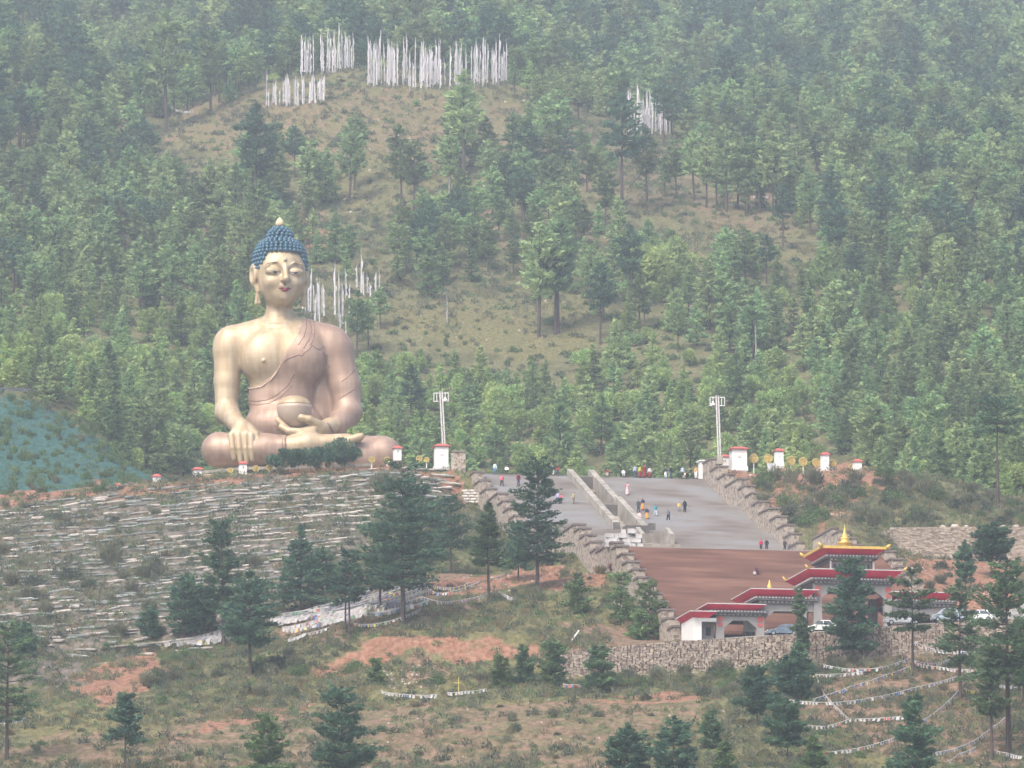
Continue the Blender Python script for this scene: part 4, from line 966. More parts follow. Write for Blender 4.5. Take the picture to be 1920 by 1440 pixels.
# ------------------------------------------------------------------ cars
glass = mat('dark_car_glass', (.045, .055, .065, 1), (.09, .10, .12, 1), 1.2, .12, spec=.6)
tyre_m = mat('tyre_rubber', (.02, .02, .02, 1), None, 1, .9); rimc = mat('alloy_rim', (.45, .45, .46, 1), None, 1, .35, .8)
lampm = mat('lamp_lens', (.55, .55, .52, 1), None, 1, .2); lampr = mat('rear_lamp', (.35, .02, .02, 1), None, 1, .3); plate = mat('plain_plate', (.5, .12, .10, 1), None, 1, .6)
def car(px, row, Y, rz, label, paint, Lc=4.1, Hc=1.5, W=1.7, van=False):
    x = px_x(Y, px, row); z = elev_z(Y, row); t = thing('car', label, 'car', (x, Y, z), rz, 'cars parked on the road before the gate')
    if van: prof = [(-.5, .32), (-.5, .62), (-.46, .78), (-.36, .82), (-.24, 1.22), (-.10, 1.52), (.38, 1.56), (.47, 1.42), (.5, .9), (.5, .32)]
    else: prof = [(-.5, .30), (-.5, .52), (-.47, .66), (-.30, .80), (-.24, .88), (-.10, 1.32), (.02, 1.46), (.26, 1.44), (.40, 1.22), (.47, .95), (.5, .80), (.5, .30)]
    k = Hc / (1.56 if van else 1.46); P = [(a * Lc, h * k) for a, h in prof]; v = []; f = []; n = len(P)
    for yy, sc_ in ((-.5, .0), (-.44, 1), (.44, 1), (.5, .0)):
        for (a, h) in P:
            tuck = .0 if h < .9 else .13 * (h - .9) / .6
            yv_ = yy * W * (1 - 2 * tuck * (1 if abs(yy) > .3 else 0)); hh = h - (.06 if abs(yy) == .5 and h > .5 else 0); aa = a * (.985 if abs(yy) == .5 else 1)
            v.append((aa, yv_, hh))
    for r_ in range(3):
        for i in range(n): j = (i + 1) % n; f.append((r_ * n + i, r_ * n + j, (r_ + 1) * n + j, (r_ + 1) * n + i))
    f.append(tuple(range(n))[::-1]); f.append(tuple(3 * n + i for i in range(n)))
    part('body', mesh('car_body', v, f, paint, smooth=False), t)
    for sy in (-1, 1):
        for (x0, x1, x2, x3) in (((-.225, -.12, .04, .04), (.06, .06, .24, .36)) if not van else ((-.22, -.12, .02, .02), (.04, .04, .24, .24))):
            h0, h1 = .92 * k, 1.36 * k if not van else 1.42 * k; y0 = sy * (W * .5 * (1 - .0) + .012); y1 = sy * (W * .5 * (1 - 2 * .11) + .012)
            b = MB(); b.add([(x0 * Lc + .03, y0 * .992, h0), (x3 * Lc if x3 > x2 else x2 * Lc, y0 * .992, h0), (x2 * Lc, y1, h1), (x1 * Lc, y1, h1)], [(0, 1, 2, 3)] if sy < 0 else [(3, 2, 1, 0)])
            part('side_window', b.mesh('side_window', glass), t)
        for a in (-.31, .30):
            b = MB(); b.tube([(0, -.1, 0), (0, .1, 0)], .31, 14); wv = part('wheel', b.mesh('wheel', tyre_m), t, (a * Lc, sy * (W / 2 - .09), .31))
            b = MB(); b.tube([(0, -.11, 0), (0, .11, 0)], .19, 10); part('rim', b.mesh('rim', rimc), wv)
        b = MB(); b.box(-.505 * Lc, -.47 * Lc, sy * W * .42 - .14, sy * W * .42 + .14, .55, .70); part('headlight', b.mesh('headlight', lampm), t)
        b = MB(); b.box(.475 * Lc, .505 * Lc, sy * W * .43 - .1, sy * W * .43 + .1, .70, .98); part('tail_light', b.mesh('tail_light', lampr), t)
        b = MB(); b.box(-.20 * Lc, -.17 * Lc, sy * (W / 2 + .1) - .09, sy * (W / 2 + .1) + .09, .9, 1.02); part('mirror', b.mesh('mirror', paint), t)
    b = MB(); h0, h1 = .93 * k, 1.33 * k
    b.add([(-.245 * Lc, -W * .4, h0), (-.105 * Lc, -W * .36, h1 + .02), (-.105 * Lc, W * .36, h1 + .02), (-.245 * Lc, W * .4, h0)], [(0, 3, 2, 1)]); part('windscreen', b.mesh('windscreen', glass), t, (-.02, 0, .03))
    b = MB(); b.add([(.475 * Lc, -W * .4, h0), (.385 * Lc, -W * .36, h1 - .1), (.385 * Lc, W * .36, h1 - .1), (.475 * Lc, W * .4, h0)], [(0, 1, 2, 3)]); part('rear_window', b.mesh('rear_window', glass), t, (.02, 0, .03))
pw_ = mat('white_car_paint', (.78, .78, .78, 1), (.74, .74, .75, 1), 1, .25, spec=.6); pb_ = mat('blue_grey_car_paint', (.20, .26, .33, 1), None, 1, .25, .4); ps_ = mat('silver_car_paint', (.48, .49, .50, 1), None, 1, .28, .5)
car(1539, 1187, 724.6, R(6), 'white hatchback parked in front of the gate opening', pw_, 4.0, 1.55)
car(1468, 1193, 725.5, R(6), 'blue grey car half hidden by a bush left of the white hatchback', pb_, 4.2, 1.45)
car(1690, 1173, 724.6, R(4), 'silver car parked behind the umbrella pine trunk', ps_, 4.3, 1.5)
car(1776, 1167, 725, R(4), 'pale blue grey van at the right end of the road', mat('pale_blue_van_paint', (.34, .40, .46, 1), None, 1, .3, .3), 4.0, 1.75, 1.75, True)
car(1832, 1166, 727.5, R(4), 'white car mostly hidden by pines right of the van', pw_, 4.2, 1.45)
b = MB(); b.box(-.22, .22, -.05, .05, 0, 1.15, 0, (-.2, .2, -.04, .04)); b.box(-.1, .3, -.06, .04, 1.152, 1.3)
tag(part('boundary_stone', b.mesh('boundary_stone', white_m), None, (px_x(719, 1573, 1213), 719, elev_z(719, 1214))), 'small white marker stone at the foot of the rubble wall', 'marker')
# leaning pale pole on the grass
b = MB(); x0, y0, z0 = hit(1067, 1208); b.tube([(0, 0, 0), (1.25, .3, 1.75)], .09, 6)
tag(part('leaning_pole', b.mesh('leaning_pole', white_m), None, (x0, y0, z0)), 'short white pole leaning on the grass above the rubble wall', 'pole')
# ------------------------------------------------------------------ vegetation
def leafmat(name, c1, c2, rand, trans=.42):
    m = mat(name, c1, c2, .9, .8, rand=rand, pos=(.35, .68), detail=2, spec=.15)
    n = m.node_tree; b = n.nodes['Principled BSDF']; t = n.nodes.new('ShaderNodeBsdfTranslucent'); mx = n.nodes.new('ShaderNodeMixShader'); mx.inputs[0].default_value = trans
    src = b.inputs['Base Color'].links[0].from_socket; n.links.new(src, t.inputs['Color'])
    n.links.new(b.outputs[0], mx.inputs[1]); n.links.new(t.outputs[0], mx.inputs[2]); n.links.new(mx.outputs[0], n.nodes['Material Output'].inputs['Surface'])
    return m
pine_n = leafmat('pine_needles', (.31, .41, .17, 1), (.14, .225, .11, 1), .45)
pine_d = leafmat('dark_pine_needles', (.12, .215, .115, 1), (.055, .115, .085, 1), .2)
pine_l = leafmat('young_pine_needles', (.38, .48, .165, 1), (.205, .315, .12, 1), .3)
near_n = leafmat('near_pine_needles', (.155, .235, .105, 1), (.075, .130, .078, 1), .2)
near_l = leafmat('near_young_needles', (.20, .29, .11, 1), (.11, .175, .08, 1), .2)
olive_l = leafmat('dry_shrub_leaves', (.27, .27, .17, 1), (.15, .16, .105, 1), .25)
dusk_l = leafmat('dusty_dark_shrub_leaves', (.14, .16, .10, 1), (.075, .095, .072, 1), .25)
green_l = leafmat('fresh_shrub_leaves', (.18, .25, .10, 1), (.10, .16, .075, 1), .25)
yellow_l = leafmat('yellow_autumn_leaves', (.50, .36, .10, 1), (.35, .24, .07, 1), .1)
rust_l = leafmat('rust_dead_leaves', (.30, .10, .07, 1), (.18, .07, .05, 1), .1)
straw_l = leafmat('straw_grass', (.30, .24, .13, 1), (.17, .15, .08, 1), .2)
bark = mat('pine_bark', (.095, .070, .062, 1), (.050, .040, .038, 1), 2.5, .9, stretch=(1, 1, .3))
bark_p = mat('pale_dead_wood', (.34, .31, .29, 1), (.22, .20, .19, 1), 2, .9)
def tri_cloud(c, d, s, wd, g):
    """one slim triangle per needle clump"""
    d = d / (np.linalg.norm(d, axis=1, keepdims=True) + 1e-9); r = g.normal(size=c.shape); n = np.cross(d, r); n /= np.linalg.norm(n, axis=1, keepdims=True) + 1e-9
    s = s[:, None]; w_ = wd[:, None]
    v = np.stack([c - d * s * .5 + n * w_ * .5, c - d * s * .5 - n * w_ * .5, c + d * s * .5 + n * w_ * .15], 1).reshape(-1, 3)
    return v, np.arange(len(v)).reshape(-1, 3)
def trunk_mb(H, r0, g, lean=.02, n=7, top=.96, bend=.15):
    b = MB(); k = 7; px_, py_ = g.normal(0, bend, k).cumsum() * .35, g.normal(0, bend, k).cumsum() * .35; px_[0] = py_[0] = 0
    P = [(px_[i] + lean * H * (i / (k - 1)), py_[i], -.8 + (H * top + .8) * i / (k - 1)) for i in range(k)]
    b.tube(P, [r0 * (1.15 - 1.02 * i / (k - 1)) for i in range(k)], n)
    f = lambda z: (np.interp(z, [p[2] for p in P], [p[0] for p in P]), np.interp(z, [p[2] for p in P], [p[1] for p in P]))
    return b, f
def pine(seed, H=12, bare=.2, Rm=3.2, shape='cone', whorls=11, per=7, clumps=16, size=.75, m=pine_n, layer=.16, r0=None, irr=.35):
    g = np.random.default_rng(seed); b, axis = trunk_mb(H, r0 or H * .019, g, g.uniform(-.03, .03)); Cc = []; Dd = []; Ss = []
    for i in range(whorls):
        t = (i + g.uniform(-.25, .25)) / (whorls - 1); t = min(max(t, 0), 1); z0 = H * (bare + (1 - bare) * t * .98)
        if shape == 'cone': Lb = Rm * (1 - t) ** .75 + .18
        elif shape == 'oval': Lb = Rm * (math.sin(math.pi * min(t * .82 + .2, 1)) ** .7) + .15
        elif shape == 'umbrella': Lb = Rm * (.55 + .6 * math.sin(math.pi * min(t + .12, 1))) * (1 if t < .86 else .55)
        else: Lb = Rm * (.45 + .75 * abs(math.sin(2.3 * i + seed))) * (1 - .55 * t ** 2)
        nb = max(3, int(per * (1 - .35 * t)))
        a0 = g.uniform(0, 6.28)
        for j in range(nb):
            if g.random() < irr * .35: continue
            a = a0 + 6.2832 * j / nb + g.uniform(-.35, .35); L_ = Lb * g.uniform(1 - irr, 1 + irr * .5); up = g.uniform(-.05, .22) + .35 * t - .12 * (1 - t)
            x0, y0 = axis(z0); zb = z0 + g.uniform(-.25, .25)
            if L_ > .8: b.tube([(x0, y0, zb), (x0 + L_ * .85 * math.cos(a), y0 + L_ * .85 * math.sin(a), zb + L_ * up * .8)], [.035 + .012 * L_, .012], 3, 0, False)
            nc = max(3, int(clumps * (L_ / Rm + .15))); q = g.uniform(.22, 1.0, nc) ** .75 * L_
            lat = g.normal(0, .10 + .13 * q, nc); zz = zb + q * up + g.normal(0, layer, nc) + .10 * q / max(L_, .1)
            Cc.append(np.stack([x0 + q * math.cos(a) - lat * math.sin(a), y0 + q * math.sin(a) + lat * math.cos(a), zz], 1))
            dd = np.stack([np.cos(a) + g.normal(0, .5, nc), np.sin(a) + g.normal(0, .5, nc), g.uniform(-.15, .7, nc)], 1); Dd.append(dd); Ss.append(g.uniform(.7, 1.3, nc) * size)
    x0, y0 = axis(H * .96); nc = 10; Cc.append(np.stack([x0 + g.normal(0, .15, nc), y0 + g.normal(0, .15, nc), H * g.uniform(.92, 1.0, nc)], 1)); Dd.append(np.tile([0, 0, 1.], (nc, 1)) + g.normal(0, .3, (nc, 3))); Ss.append(np.full(nc, size * .8))
    c = np.concatenate(Cc); d = np.concatenate(Dd); s = np.concatenate(Ss); v, f = tri_cloud(c, d, s, s * .48, g)
    return b.mesh('trunk', bark), mesh('crown', v, f, m), H
def leafy(seed, H=5, Rm=2, m=green_l, n=900, size=.32, blobs=7, stem=True, flat=1.0, low=.15):
    g = np.random.default_rng(seed); b, axis = trunk_mb(H * .8, H * .018, g, 0)
    cs = np.stack([g.normal(0, Rm * .38, blobs), g.normal(0, Rm * .38, blobs), H * g.uniform(low + .15, .85, blobs)], 1); rs = g.uniform(.38, .62, blobs) * Rm
    k = g.integers(0, blobs, n); d = g.normal(size=(n, 3)); d /= np.linalg.norm(d, axis=1, keepdims=True); d[:, 2] *= flat
    c = cs[k] + d * (rs[k] * g.uniform(.55, 1.08, n))[:, None]; c[:, 2] = np.clip(c[:, 2], .05, H * 1.05)
    s = g.uniform(.7, 1.4, n) * size; v, f = tri_cloud(c, d + g.normal(0, .6, (n, 3)) + [0, 0, .3], s, s * .6, g)
    return b.mesh('trunk', bark), mesh('crown', v, f, m), H
def broom(seed, H=2.2, Rm=1.3, m=olive_l, n=420, size=.6):
    """shrub of upright fanning twigs"""
    g = np.random.default_rng(seed); a = g.uniform(0, 6.28, n); q = np.sqrt(g.uniform(0, 1, n)); t = g.uniform(.12, 1, n) ** .8
    tilt = q * .75; Lh = H * (1 - .35 * q ** 2) * g.uniform(.8, 1.08, n)
    r = Rm * q * (.35 + .65 * t); c = np.stack([r * np.cos(a), r * np.sin(a), Lh * t], 1)
    d = np.stack([np.cos(a) * tilt, np.sin(a) * tilt, np.ones(n)], 1) + g.normal(0, .25, (n, 3)); s = g.uniform(.6, 1.3, n) * size
    v, f = tri_cloud(c, d, s, s * .22, g); return mesh('shrub', v, f, m)
def dome(seed, H=1.6, Rm=1.5, m=dusk_l, n=420, size=.34):
    g = np.random.default_rng(seed); d = g.normal(size=(n, 3)); d /= np.linalg.norm(d, axis=1, keepdims=True); d[:, 2] = np.abs(d[:, 2])
    lob = 1 + .22 * np.sin(3 * np.arctan2(d[:, 1], d[:, 0]) + seed); q = g.uniform(.55, 1.05, n) * lob
    c = d * q[:, None] * [Rm, Rm, H]; s = g.uniform(.7, 1.4, n) * size; v, f = tri_cloud(c, d + g.normal(0, .7, (n, 3)) + [0, 0, .4], s, s * .5, g)
    return mesh('shrub', v, f, m)
# prototypes for the forest
FP = {'tall': [pine(100 + i, 12.0, .40, 2.7, 'oval', 9, 8, 24, .85, pine_n, .22) for i in range(4)],
      'cone': [pine(120 + i, 9.5, .12, 2.7, 'cone', 11, 8, 22, .8, pine_n, .18) for i in range(4)],
      'young': [pine(140 + i, 6.2, .06, 2.1, 'cone', 8, 8, 24, .7, pine_l, .18) for i in range(3)],
      'umbrella': [pine(160 + i, 14, .52, 3.1, 'umbrella', 7, 8, 28, .85, pine_d, .22) for i in range(2)],
      'leafy': [leafy(180 + i, 5.2, 2.6, pine_l, 1500, .5, 9) for i in range(3)],
      'bush': [leafy(190 + i, 2.6, 1.9, pine_n, 700, .42, 6, low=0) for i in range(3)]}
def plant(kind_mesh, X, Y, Z, sc, rz, label, name, cat, group, mcrown=None, sxy=1.0):
    tm, cm, _ = kind_mesh; t = thing(name, label, cat, (X, Y, Z), rz, group); t.scale = (sc * sxy, sc * sxy, sc)
    part('trunk', tm, t); c = part('crown', cm, t)
    if mcrown: c.material_slots[0].link = 'OBJECT'; c.material_slots[0].material = mcrown
    return t
def zone(px, row):
    if row > 1060 and px < 620: return 'left of the prayer flag slope'
    if px < 130: return 'at the far left edge of the hillside' if row < 700 else 'above the blue netting at the far left'
    if px < 385: return 'left of the statue and above its shoulder' if row < 560 else 'between the blue netting and the statue'
    if px < 700:
        return 'on the slope right above the statue' if row < 480 else 'close behind the statue'
    if px < 870: return 'below the longest row of white flags' if row < 420 else ('on the grassy shelf right of the statue' if row < 680 else 'around the left light mast')
    if px < 1130: return 'below the right end of the white flags' if row < 420 else ('on the grassy shelf in the middle of the hill' if row < 680 else 'behind the people at the top of the stairs')
    if px < 1300: return 'around the small right cluster of white flags' if row < 420 else ('in the middle of the hill left of the right mast' if row < 700 else 'behind the stairs near the right mast')
    if px < 1560: return 'right of the small flag cluster' if row < 500 else ('above the right light mast' if row < 740 else 'behind the gold discs')
    return 'high on the right hillside' if row < 450 else ('in the dense forest at the right edge' if row < 740 else 'behind the shrubs of the right mound')
LM = [(530,480,'the statue head'),(430,640,'the statue right shoulder'),(650,640,'the statue left shoulder'),(828,740,'the left light mast'),(1345,750,'the right light mast'),(820,110,'the long row of white flags'),(1215,220,'the small flag cluster'),(550,160,'the left flag clusters'),
      (1387,850,'the largest pillar'),(1462,850,'the first gold discs'),(1548,860,'the last gold discs'),(1609,870,'the pillar among shrubs'),(1712,895,'the smallest right pillar'),(1872,800,'the tall umbrella pine'),(1000,880,'the ragged pine tip'),(1100,880,'the parapets'),(1210,880,'the maroon robed people'),
      (100,800,'the blue netting'),(300,880,'the small red capped pillars'),(930,610,'the grassy shelf'),(1380,205,'the yellow tree'),(1400,360,'the bare trunks'),(390,860,'the statue right knee'),(1780,600,'the right forest edge'),(1600,480,'the forest fold'),(60,300,'the upper left forest'),
      (50,1010,'the terraces left end'),(210,1010,'the mast-high terraces centre'),(380,960,'the upper terraces'),(560,940,'the sandbags below statue'),(130,1140,'the lowest sandbag rows'),(300,1210,'the concrete ledge'),(468,1180,'the round-crowned pine'),(755,1100,'the largest near pine'),(600,1180,'the flag slope'),
      (240,1290,'the left red earth scar'),(400,1300,'the scrub under the ledge'),(850,1210,'the red earth bank'),(760,1300,'the grass flag line'),(1075,1282,'the short tricolour flag line'),(1150,1235,'the rubble wall left end'),(1400,1220,'the rubble wall middle'),
      (640,1380,'the dark spreading pine'),(236,1370,'the lopsided small pine'),(60,1380,'the bottom left corner'),(900,1400,'the bottom centre'),(1220,1400,'the two bottom pines'),(1500,1250,'the dense column pine'),(1450,1350,'the flat topped pine'),(1597,1180,'the biggest gate pine'),(1711,1180,'the umbrella shaped pine'),
      (1800,1250,'the layered pine'),(1890,1300,'the tallest right edge pine'),(1718,1390,'the dead white stem'),(1600,1330,'the steep flag line'),(1780,1080,'the masonry red earth'),(1780,1010,'the tall masonry wall'),(1490,950,'the large blue green shrub'),(1586,1000,'the gold spire'),
      (1700,950,'the right mound middle'),(1850,960,'the right mound end'),(1150,1100,'the lower left stair wall'),(950,1000,'the upper left stair wall'),(830,960,'the red gully'),(720,960,'the grey shrub under the knee')]
_used = {}
def where(px, row):
    d = [((px - a) ** 2 + (row - b_) ** 2, a, b_, c) for a, b_, c in LM]; q, a, b_, c = min(d); q = math.sqrt(q); dx, dy = px - a, row - b_
    s_ = 'just' if q < 45 else ('close' if q < 90 else ('well' if q < 160 else 'far'))
    if abs(dx) > 2.2 * abs(dy): h_ = 'right of' if dx > 0 else 'left of'
    elif abs(dy) > 2.2 * abs(dx): h_ = 'above' if dy < 0 else 'below'
    else: h_ = ('upper ' if dy < 0 else 'lower ') + ('right of' if dx > 0 else 'left of')
    return '%s %s %s' % (s_, h_, c)
clear = [[(215,265),(330,215),(560,150),(950,165),(1010,190),(930,235),(850,260),(845,385),(720,420),(600,440),(560,340),(620,270),(540,235),(480,245),(400,330),(300,260)],
         [(1030,190),(1180,240),(1290,280),(1310,400),(1500,420),(1520,480),(1400,470),(1180,440),(1130,290)],
         [(730,560),(900,530),(1080,560),(1120,620),(1080,660),(960,650),(830,630),(720,600)], [(470,110),(670,60),(960,60),(960,170),(680,170),(610,215),(480,215)],
         [(550,520),(720,500),(720,640),(550,650)], [(1165,190),(1265,190),(1270,265),(1165,265)], [(1280,430),(1500,440),(1520,480),(1300,470)], [(0,10),(150,0),(150,55),(0,55)]]
semi = [[(600,180),(1560,290),(1560,600),(1180,680),(1120,560),(700,520)], [(620,400),(1180,440),(1500,480),(1520,560),(1120,560),(900,530),(700,560)], [(230,230),(560,330),(620,440),(640,560),(520,500),(300,470)], [(1150,440),(1330,440),(1500,560),(1300,640),(1150,600)]]
lightz = [[(640,680),(830,640),(1140,660),(1500,700),(1560,860),(1330,900),(640,900)], [(120,620),(380,600),(400,880),(200,800)], [(0,560),(200,600),(200,740),(0,740)]]
# forest grid
def jgrid(x0, x1, y0, y1, s, g):
    xs, ys = np.meshgrid(np.arange(x0, x1, s), np.arange(y0, y1, s)); xs = xs + g.uniform(-.45, .45, xs.shape) * s; ys = ys + g.uniform(-.45, .45, ys.shape) * s
    return xs.ravel(), ys.ravel()
g = np.random.default_rng(21)
fx, fy = jgrid(-210, 215, 915, 1625, 5.0, g); fz = H(fx, fy); fpx, frow = project(fx, fy, fz)
keep = (fpx > -170) & (fpx < 2090)
plaza = (fy < 1062) & (fx > -68) & (fx < 62); plaza |= (fy < 935); plaza |= (fx > -130) & (fx < -58) & (fy < 1040) & ((frow > 728) | (fy < 995)) & (fpx < 330)
keep &= ~plaza; u = g.random(len(fx)); keep &= (frow > 40)
qx_, qr_ = fpx + fbm(fx / 9, fy / 9, 3) * 40, frow + fbm(fx / 9 + 9, fy / 9, 3) * 25
incl = np.zeros(len(fx), bool)
for p in clear:
    for dr in (0, 35, 62): incl |= in_poly(qx_, qr_ - dr * 1250 / fy, p)
ins = np.zeros(len(fx), bool)
for p in semi: ins |= in_poly(qx_, qr_, p)
keep &= np.where(incl, u < .012, np.where(ins, u < .31, u < .68))
inl = np.zeros(len(fx), bool)
for p in lightz: inl |= in_poly(qx_, qr_, p)
fx, fy, fz, fpx, frow, inl, incl = [a[keep] for a in (fx, fy, fz, fpx, frow, inl, incl)]
n = len(fx); kinds = []
for i in range(n):
    r = g.random()
    if incl[i]: k = 'bush'
    elif inl[i]: k = 'young' if r < .42 else ('leafy' if r < .72 else ('cone' if r < .9 else 'bush'))
    elif frow[i] > 560: k = 'cone' if r < .5 else ('young' if r < .65 else ('leafy' if r < .78 else ('tall' if r < .92 else 'bush')))
    else: k = 'tall' if r < .52 else ('cone' if r < .80 else ('umbrella' if r < .88 else ('young' if r < .95 else 'bush')))
    kinds.append(k)
kinds = np.array(kinds); fsc = g.uniform(.65, 1.22, n); frz = g.uniform(0, 6.28, n)
DESC = {'tall': ('tall green pine with a bare lower trunk', 'pine_tree', 'pine tree'), 'cone': ('dark green conical pine', 'pine_tree', 'pine tree'), 'young': ('young light green pine', 'pine_tree', 'pine tree'),
        'umbrella': ('old dark pine with a flat crown on a long trunk', 'pine_tree', 'pine tree'), 'leafy': ('bushy light green broadleaf tree', 'broadleaf_tree', 'tree'), 'bush': ('low rounded green bush', 'round_bush', 'bush')}
# hand-placed trees of the hill: (px, base row, top row, kind)
HAND = [(1165,402,185,'umbrella'),(1213,378,238,'tall'),(310,250,20,'tall'),(395,215,55,'tall'),(265,248,110,'tall'),(478,425,205,'umbrella'),(462,410,250,'tall'),(655,382,225,'tall'),(664,360,215,'tall'),(752,392,240,'tall'),(776,398,262,'tall'),
        (795,336,305,'bush'),(842,372,250,'tall'),(868,336,140,'tall'),(858,328,170,'cone'),(1010,632,420,'tall'),(1045,628,405,'tall'),(1040,630,440,'umbrella'),(1125,652,500,'umbrella'),(1182,586,428,'umbrella'),(1468,465,352,'umbrella'),
        (1245,272,150,'umbrella'),(1310,195,95,'cone'),(963,325,215,'cone'),(905,300,215,'tall'),(920,318,235,'tall'),(1025,300,175,'tall'),(1045,296,170,'tall'),(1248,372,290,'tall'),(1268,372,262,'tall'),(1300,378,245,'tall'),(1325,392,260,'tall'),(1345,385,270,'tall'),(1362,398,240,'tall'),(1385,392,250,'tall'),(1405,402,255,'tall'),(1425,400,262,'tall'),(1450,408,250,'tall'),
        (395,458,320,'tall'),(362,460,330,'tall'),(345,470,350,'tall'),(440,420,310,'tall'),(420,410,300,'tall'),(590,395,265,'tall'),(575,402,270,'tall'),(610,385,280,'cone'),(690,660,560,'tall'),(668,670,545,'tall'),(802,560,460,'cone'),(745,540,470,'tall'),(968,490,440,'umbrella'),(1245,560,440,'leafy'),(1240,520,455,'umbrella'),(1275,520,445,'leafy'),
        (770,815,690,'umbrella'),(1290,600,500,'cone'),(1330,620,480,'cone'),(1050,880,745,'cone'),(1178,870,760,'cone'),(360,850,808,'leafy'),(1400,520,440,'leafy'),(1410,700,560,'tall'),(1560,560,470,'leafy'),(1372,228,196,'yellow')]
handpts = []
def size_of(px, base, top, Hn, y0=905):
    x, y, z = hit(px, base, y0); hh = (elev_z(y, top) - z) ; return x, y, z, max(hh, 1.5) / Hn
nh = 0
for px, ba, to, k in HAND:
    kk = 'leafy' if k == 'yellow' else k; P = FP[kk][nh % len(FP[kk])]; x, y, z, sc = size_of(px, ba, to, P[2]); d, nm, ct = DESC[kk]
    if k == 'yellow': d = 'yellow autumn tree among green pines'
    sx = 1.0 if k not in ('tall', 'umbrella') else .85
    lab = 'freestanding %s %s' % (d.replace(' with a bare lower trunk', '').replace(' with a flat crown on a long trunk', ''), where(px, (ba + to) / 2))
    if k == 'yellow': lab = 'yellow autumn tree among green pines high on the right'
    plant(P, x, y, z, sc, g.uniform(0, 6.28), lab, nm, ct, 'freestanding trees %s' % zone(px, ba) if k != 'yellow' else None, yellow_l if k == 'yellow' else None, sx); handpts.append((x, y)); nh += 1
hp_ = np.array(handpts); far_ = np.array([((hp_ - [fx[i], fy[i]]) ** 2).sum(1).min() > 12 for i in range(n)])
fx, fy, fz, fpx, frow, kinds, fsc, frz = [a[far_] for a in (fx, fy, fz, fpx, frow, kinds, fsc, frz)]; n = len(fx)
inview = (fpx > -40) & (fpx < 1960) & (frow < 960)
# the trees that show largest stand as things; the rest of the wood is one mass
order = np.argsort(fy + (~inview) * 1e5); NIND = 200; ind = set(order[:NIND].tolist())
for i in ind:
    k = kinds[i]; P = FP[k][i % len(FP[k])]; d, nm, ct = DESC[k]
    plant(P, fx[i], fy[i], fz[i], fsc[i], frz[i], '%s %s %s' % ('big' if fsc[i] > 1.03 else ('mid-sized' if fsc[i] > .82 else 'small'), d.replace(' with a bare lower trunk', '').replace(' with a flat crown on a long trunk', '').replace('tall ', 'long-stemmed '), where(fpx[i], frow[i] - 30)), nm, ct, '%ss in the wood %s' % (ct, zone(fpx[i], frow[i])))
def scatter(name, label, cat, protos, P, rz, sc, idx, kind='stuff'):
    me = bpy.data.meshes.new(name); me.from_pydata([tuple(p) for p in P], [], [])
    a = me.attributes.new('rz', 'FLOAT_VECTOR', 'POINT'); A = np.zeros((len(P), 3), np.float32); A[:, 2] = rz; a.data.foreach_set('vector', A.ravel())
    a = me.attributes.new('sc', 'FLOAT_VECTOR', 'POINT'); sc = np.asarray(sc, np.float32); sc = np.stack([sc] * 3, 1) if sc.ndim == 1 else sc; a.data.foreach_set('vector', sc.astype(np.float32).ravel())
    a = me.attributes.new('ix', 'INT', 'POINT'); a.data.foreach_set('value', np.asarray(idx, np.int32))
    o = part(name, me); tag(o, label, cat, kind=kind)
    ng = bpy.data.node_groups.new(name, 'GeometryNodeTree'); ng.interface.new_socket('Geometry', in_out='INPUT', socket_type='NodeSocketGeometry'); ng.interface.new_socket('Geometry', in_out='OUTPUT', socket_type='NodeSocketGeometry')
    N_ = ng.nodes; gi = N_.new('NodeGroupInput'); go = N_.new('NodeGroupOutput'); jn = N_.new('GeometryNodeJoinGeometry')
    def attr(nm, ty):
        x = N_.new('GeometryNodeInputNamedAttribute'); x.data_type = ty; x.inputs['Name'].default_value = nm; return [q for q in x.outputs if q.enabled][0]
    ar, as_, ai = attr('rz', 'FLOAT_VECTOR'), attr('sc', 'FLOAT_VECTOR'), attr('ix', 'INT')
    for k, pr in enumerate(protos):
        c = N_.new('FunctionNodeCompare'); c.data_type = 'INT'; c.operation = 'EQUAL'; ng.links.new(ai, [q for q in c.inputs if q.enabled][0]); [q for q in c.inputs if q.enabled][1].default_value = k
        ob_ = N_.new('GeometryNodeObjectInfo'); ob_.inputs['Object'].default_value = pr; ob_.transform_space = 'ORIGINAL'
        ip = N_.new('GeometryNodeInstanceOnPoints'); ng.links.new(gi.outputs[0], ip.inputs['Points']); ng.links.new(c.outputs[0], ip.inputs['Selection']); ng.links.new(ob_.outputs['Geometry'], ip.inputs['Instance'])
        ng.links.new(ar, ip.inputs['Rotation']); ng.links.new(as_, ip.inputs['Scale']); ng.links.new(ip.outputs[0], jn.inputs[0])
    ng.links.new(jn.outputs[0], go.inputs[0]); md = o.modifiers.new('scatter', 'NODES'); md.node_group = ng
    return o
def merged(P, nm):
    tm, cm, _ = P; a = np.array([v.co[:] for v in tm.vertices]); fa = [tuple(p.vertices) for p in tm.polygons]; b = np.empty(len(cm.vertices) * 3, np.float32); cm.vertices.foreach_get('co', b); b = b.reshape(-1, 3)
    nb = len(cm.polygons); fb = (np.arange(nb * 3).reshape(-1, 3) + len(a)).tolist()
    me = mesh(nm, np.concatenate([a, b]), fa + fb, [bark, cm.materials[0]], [0] * len(fa) + [1] * nb); return bpy.data.objects.new(nm, me)
KO = ['tall', 'cone', 'young', 'umbrella', 'leafy', 'bush']; protos = []; start = {}
for k in KO:
    start[k] = len(protos); protos += [merged(P, 'wood_' + k) for P in FP[k]]
rest = np.array([i for i in range(n) if i not in ind]); ridx = [start[kinds[i]] + i % len(FP[kinds[i]]) for i in rest]
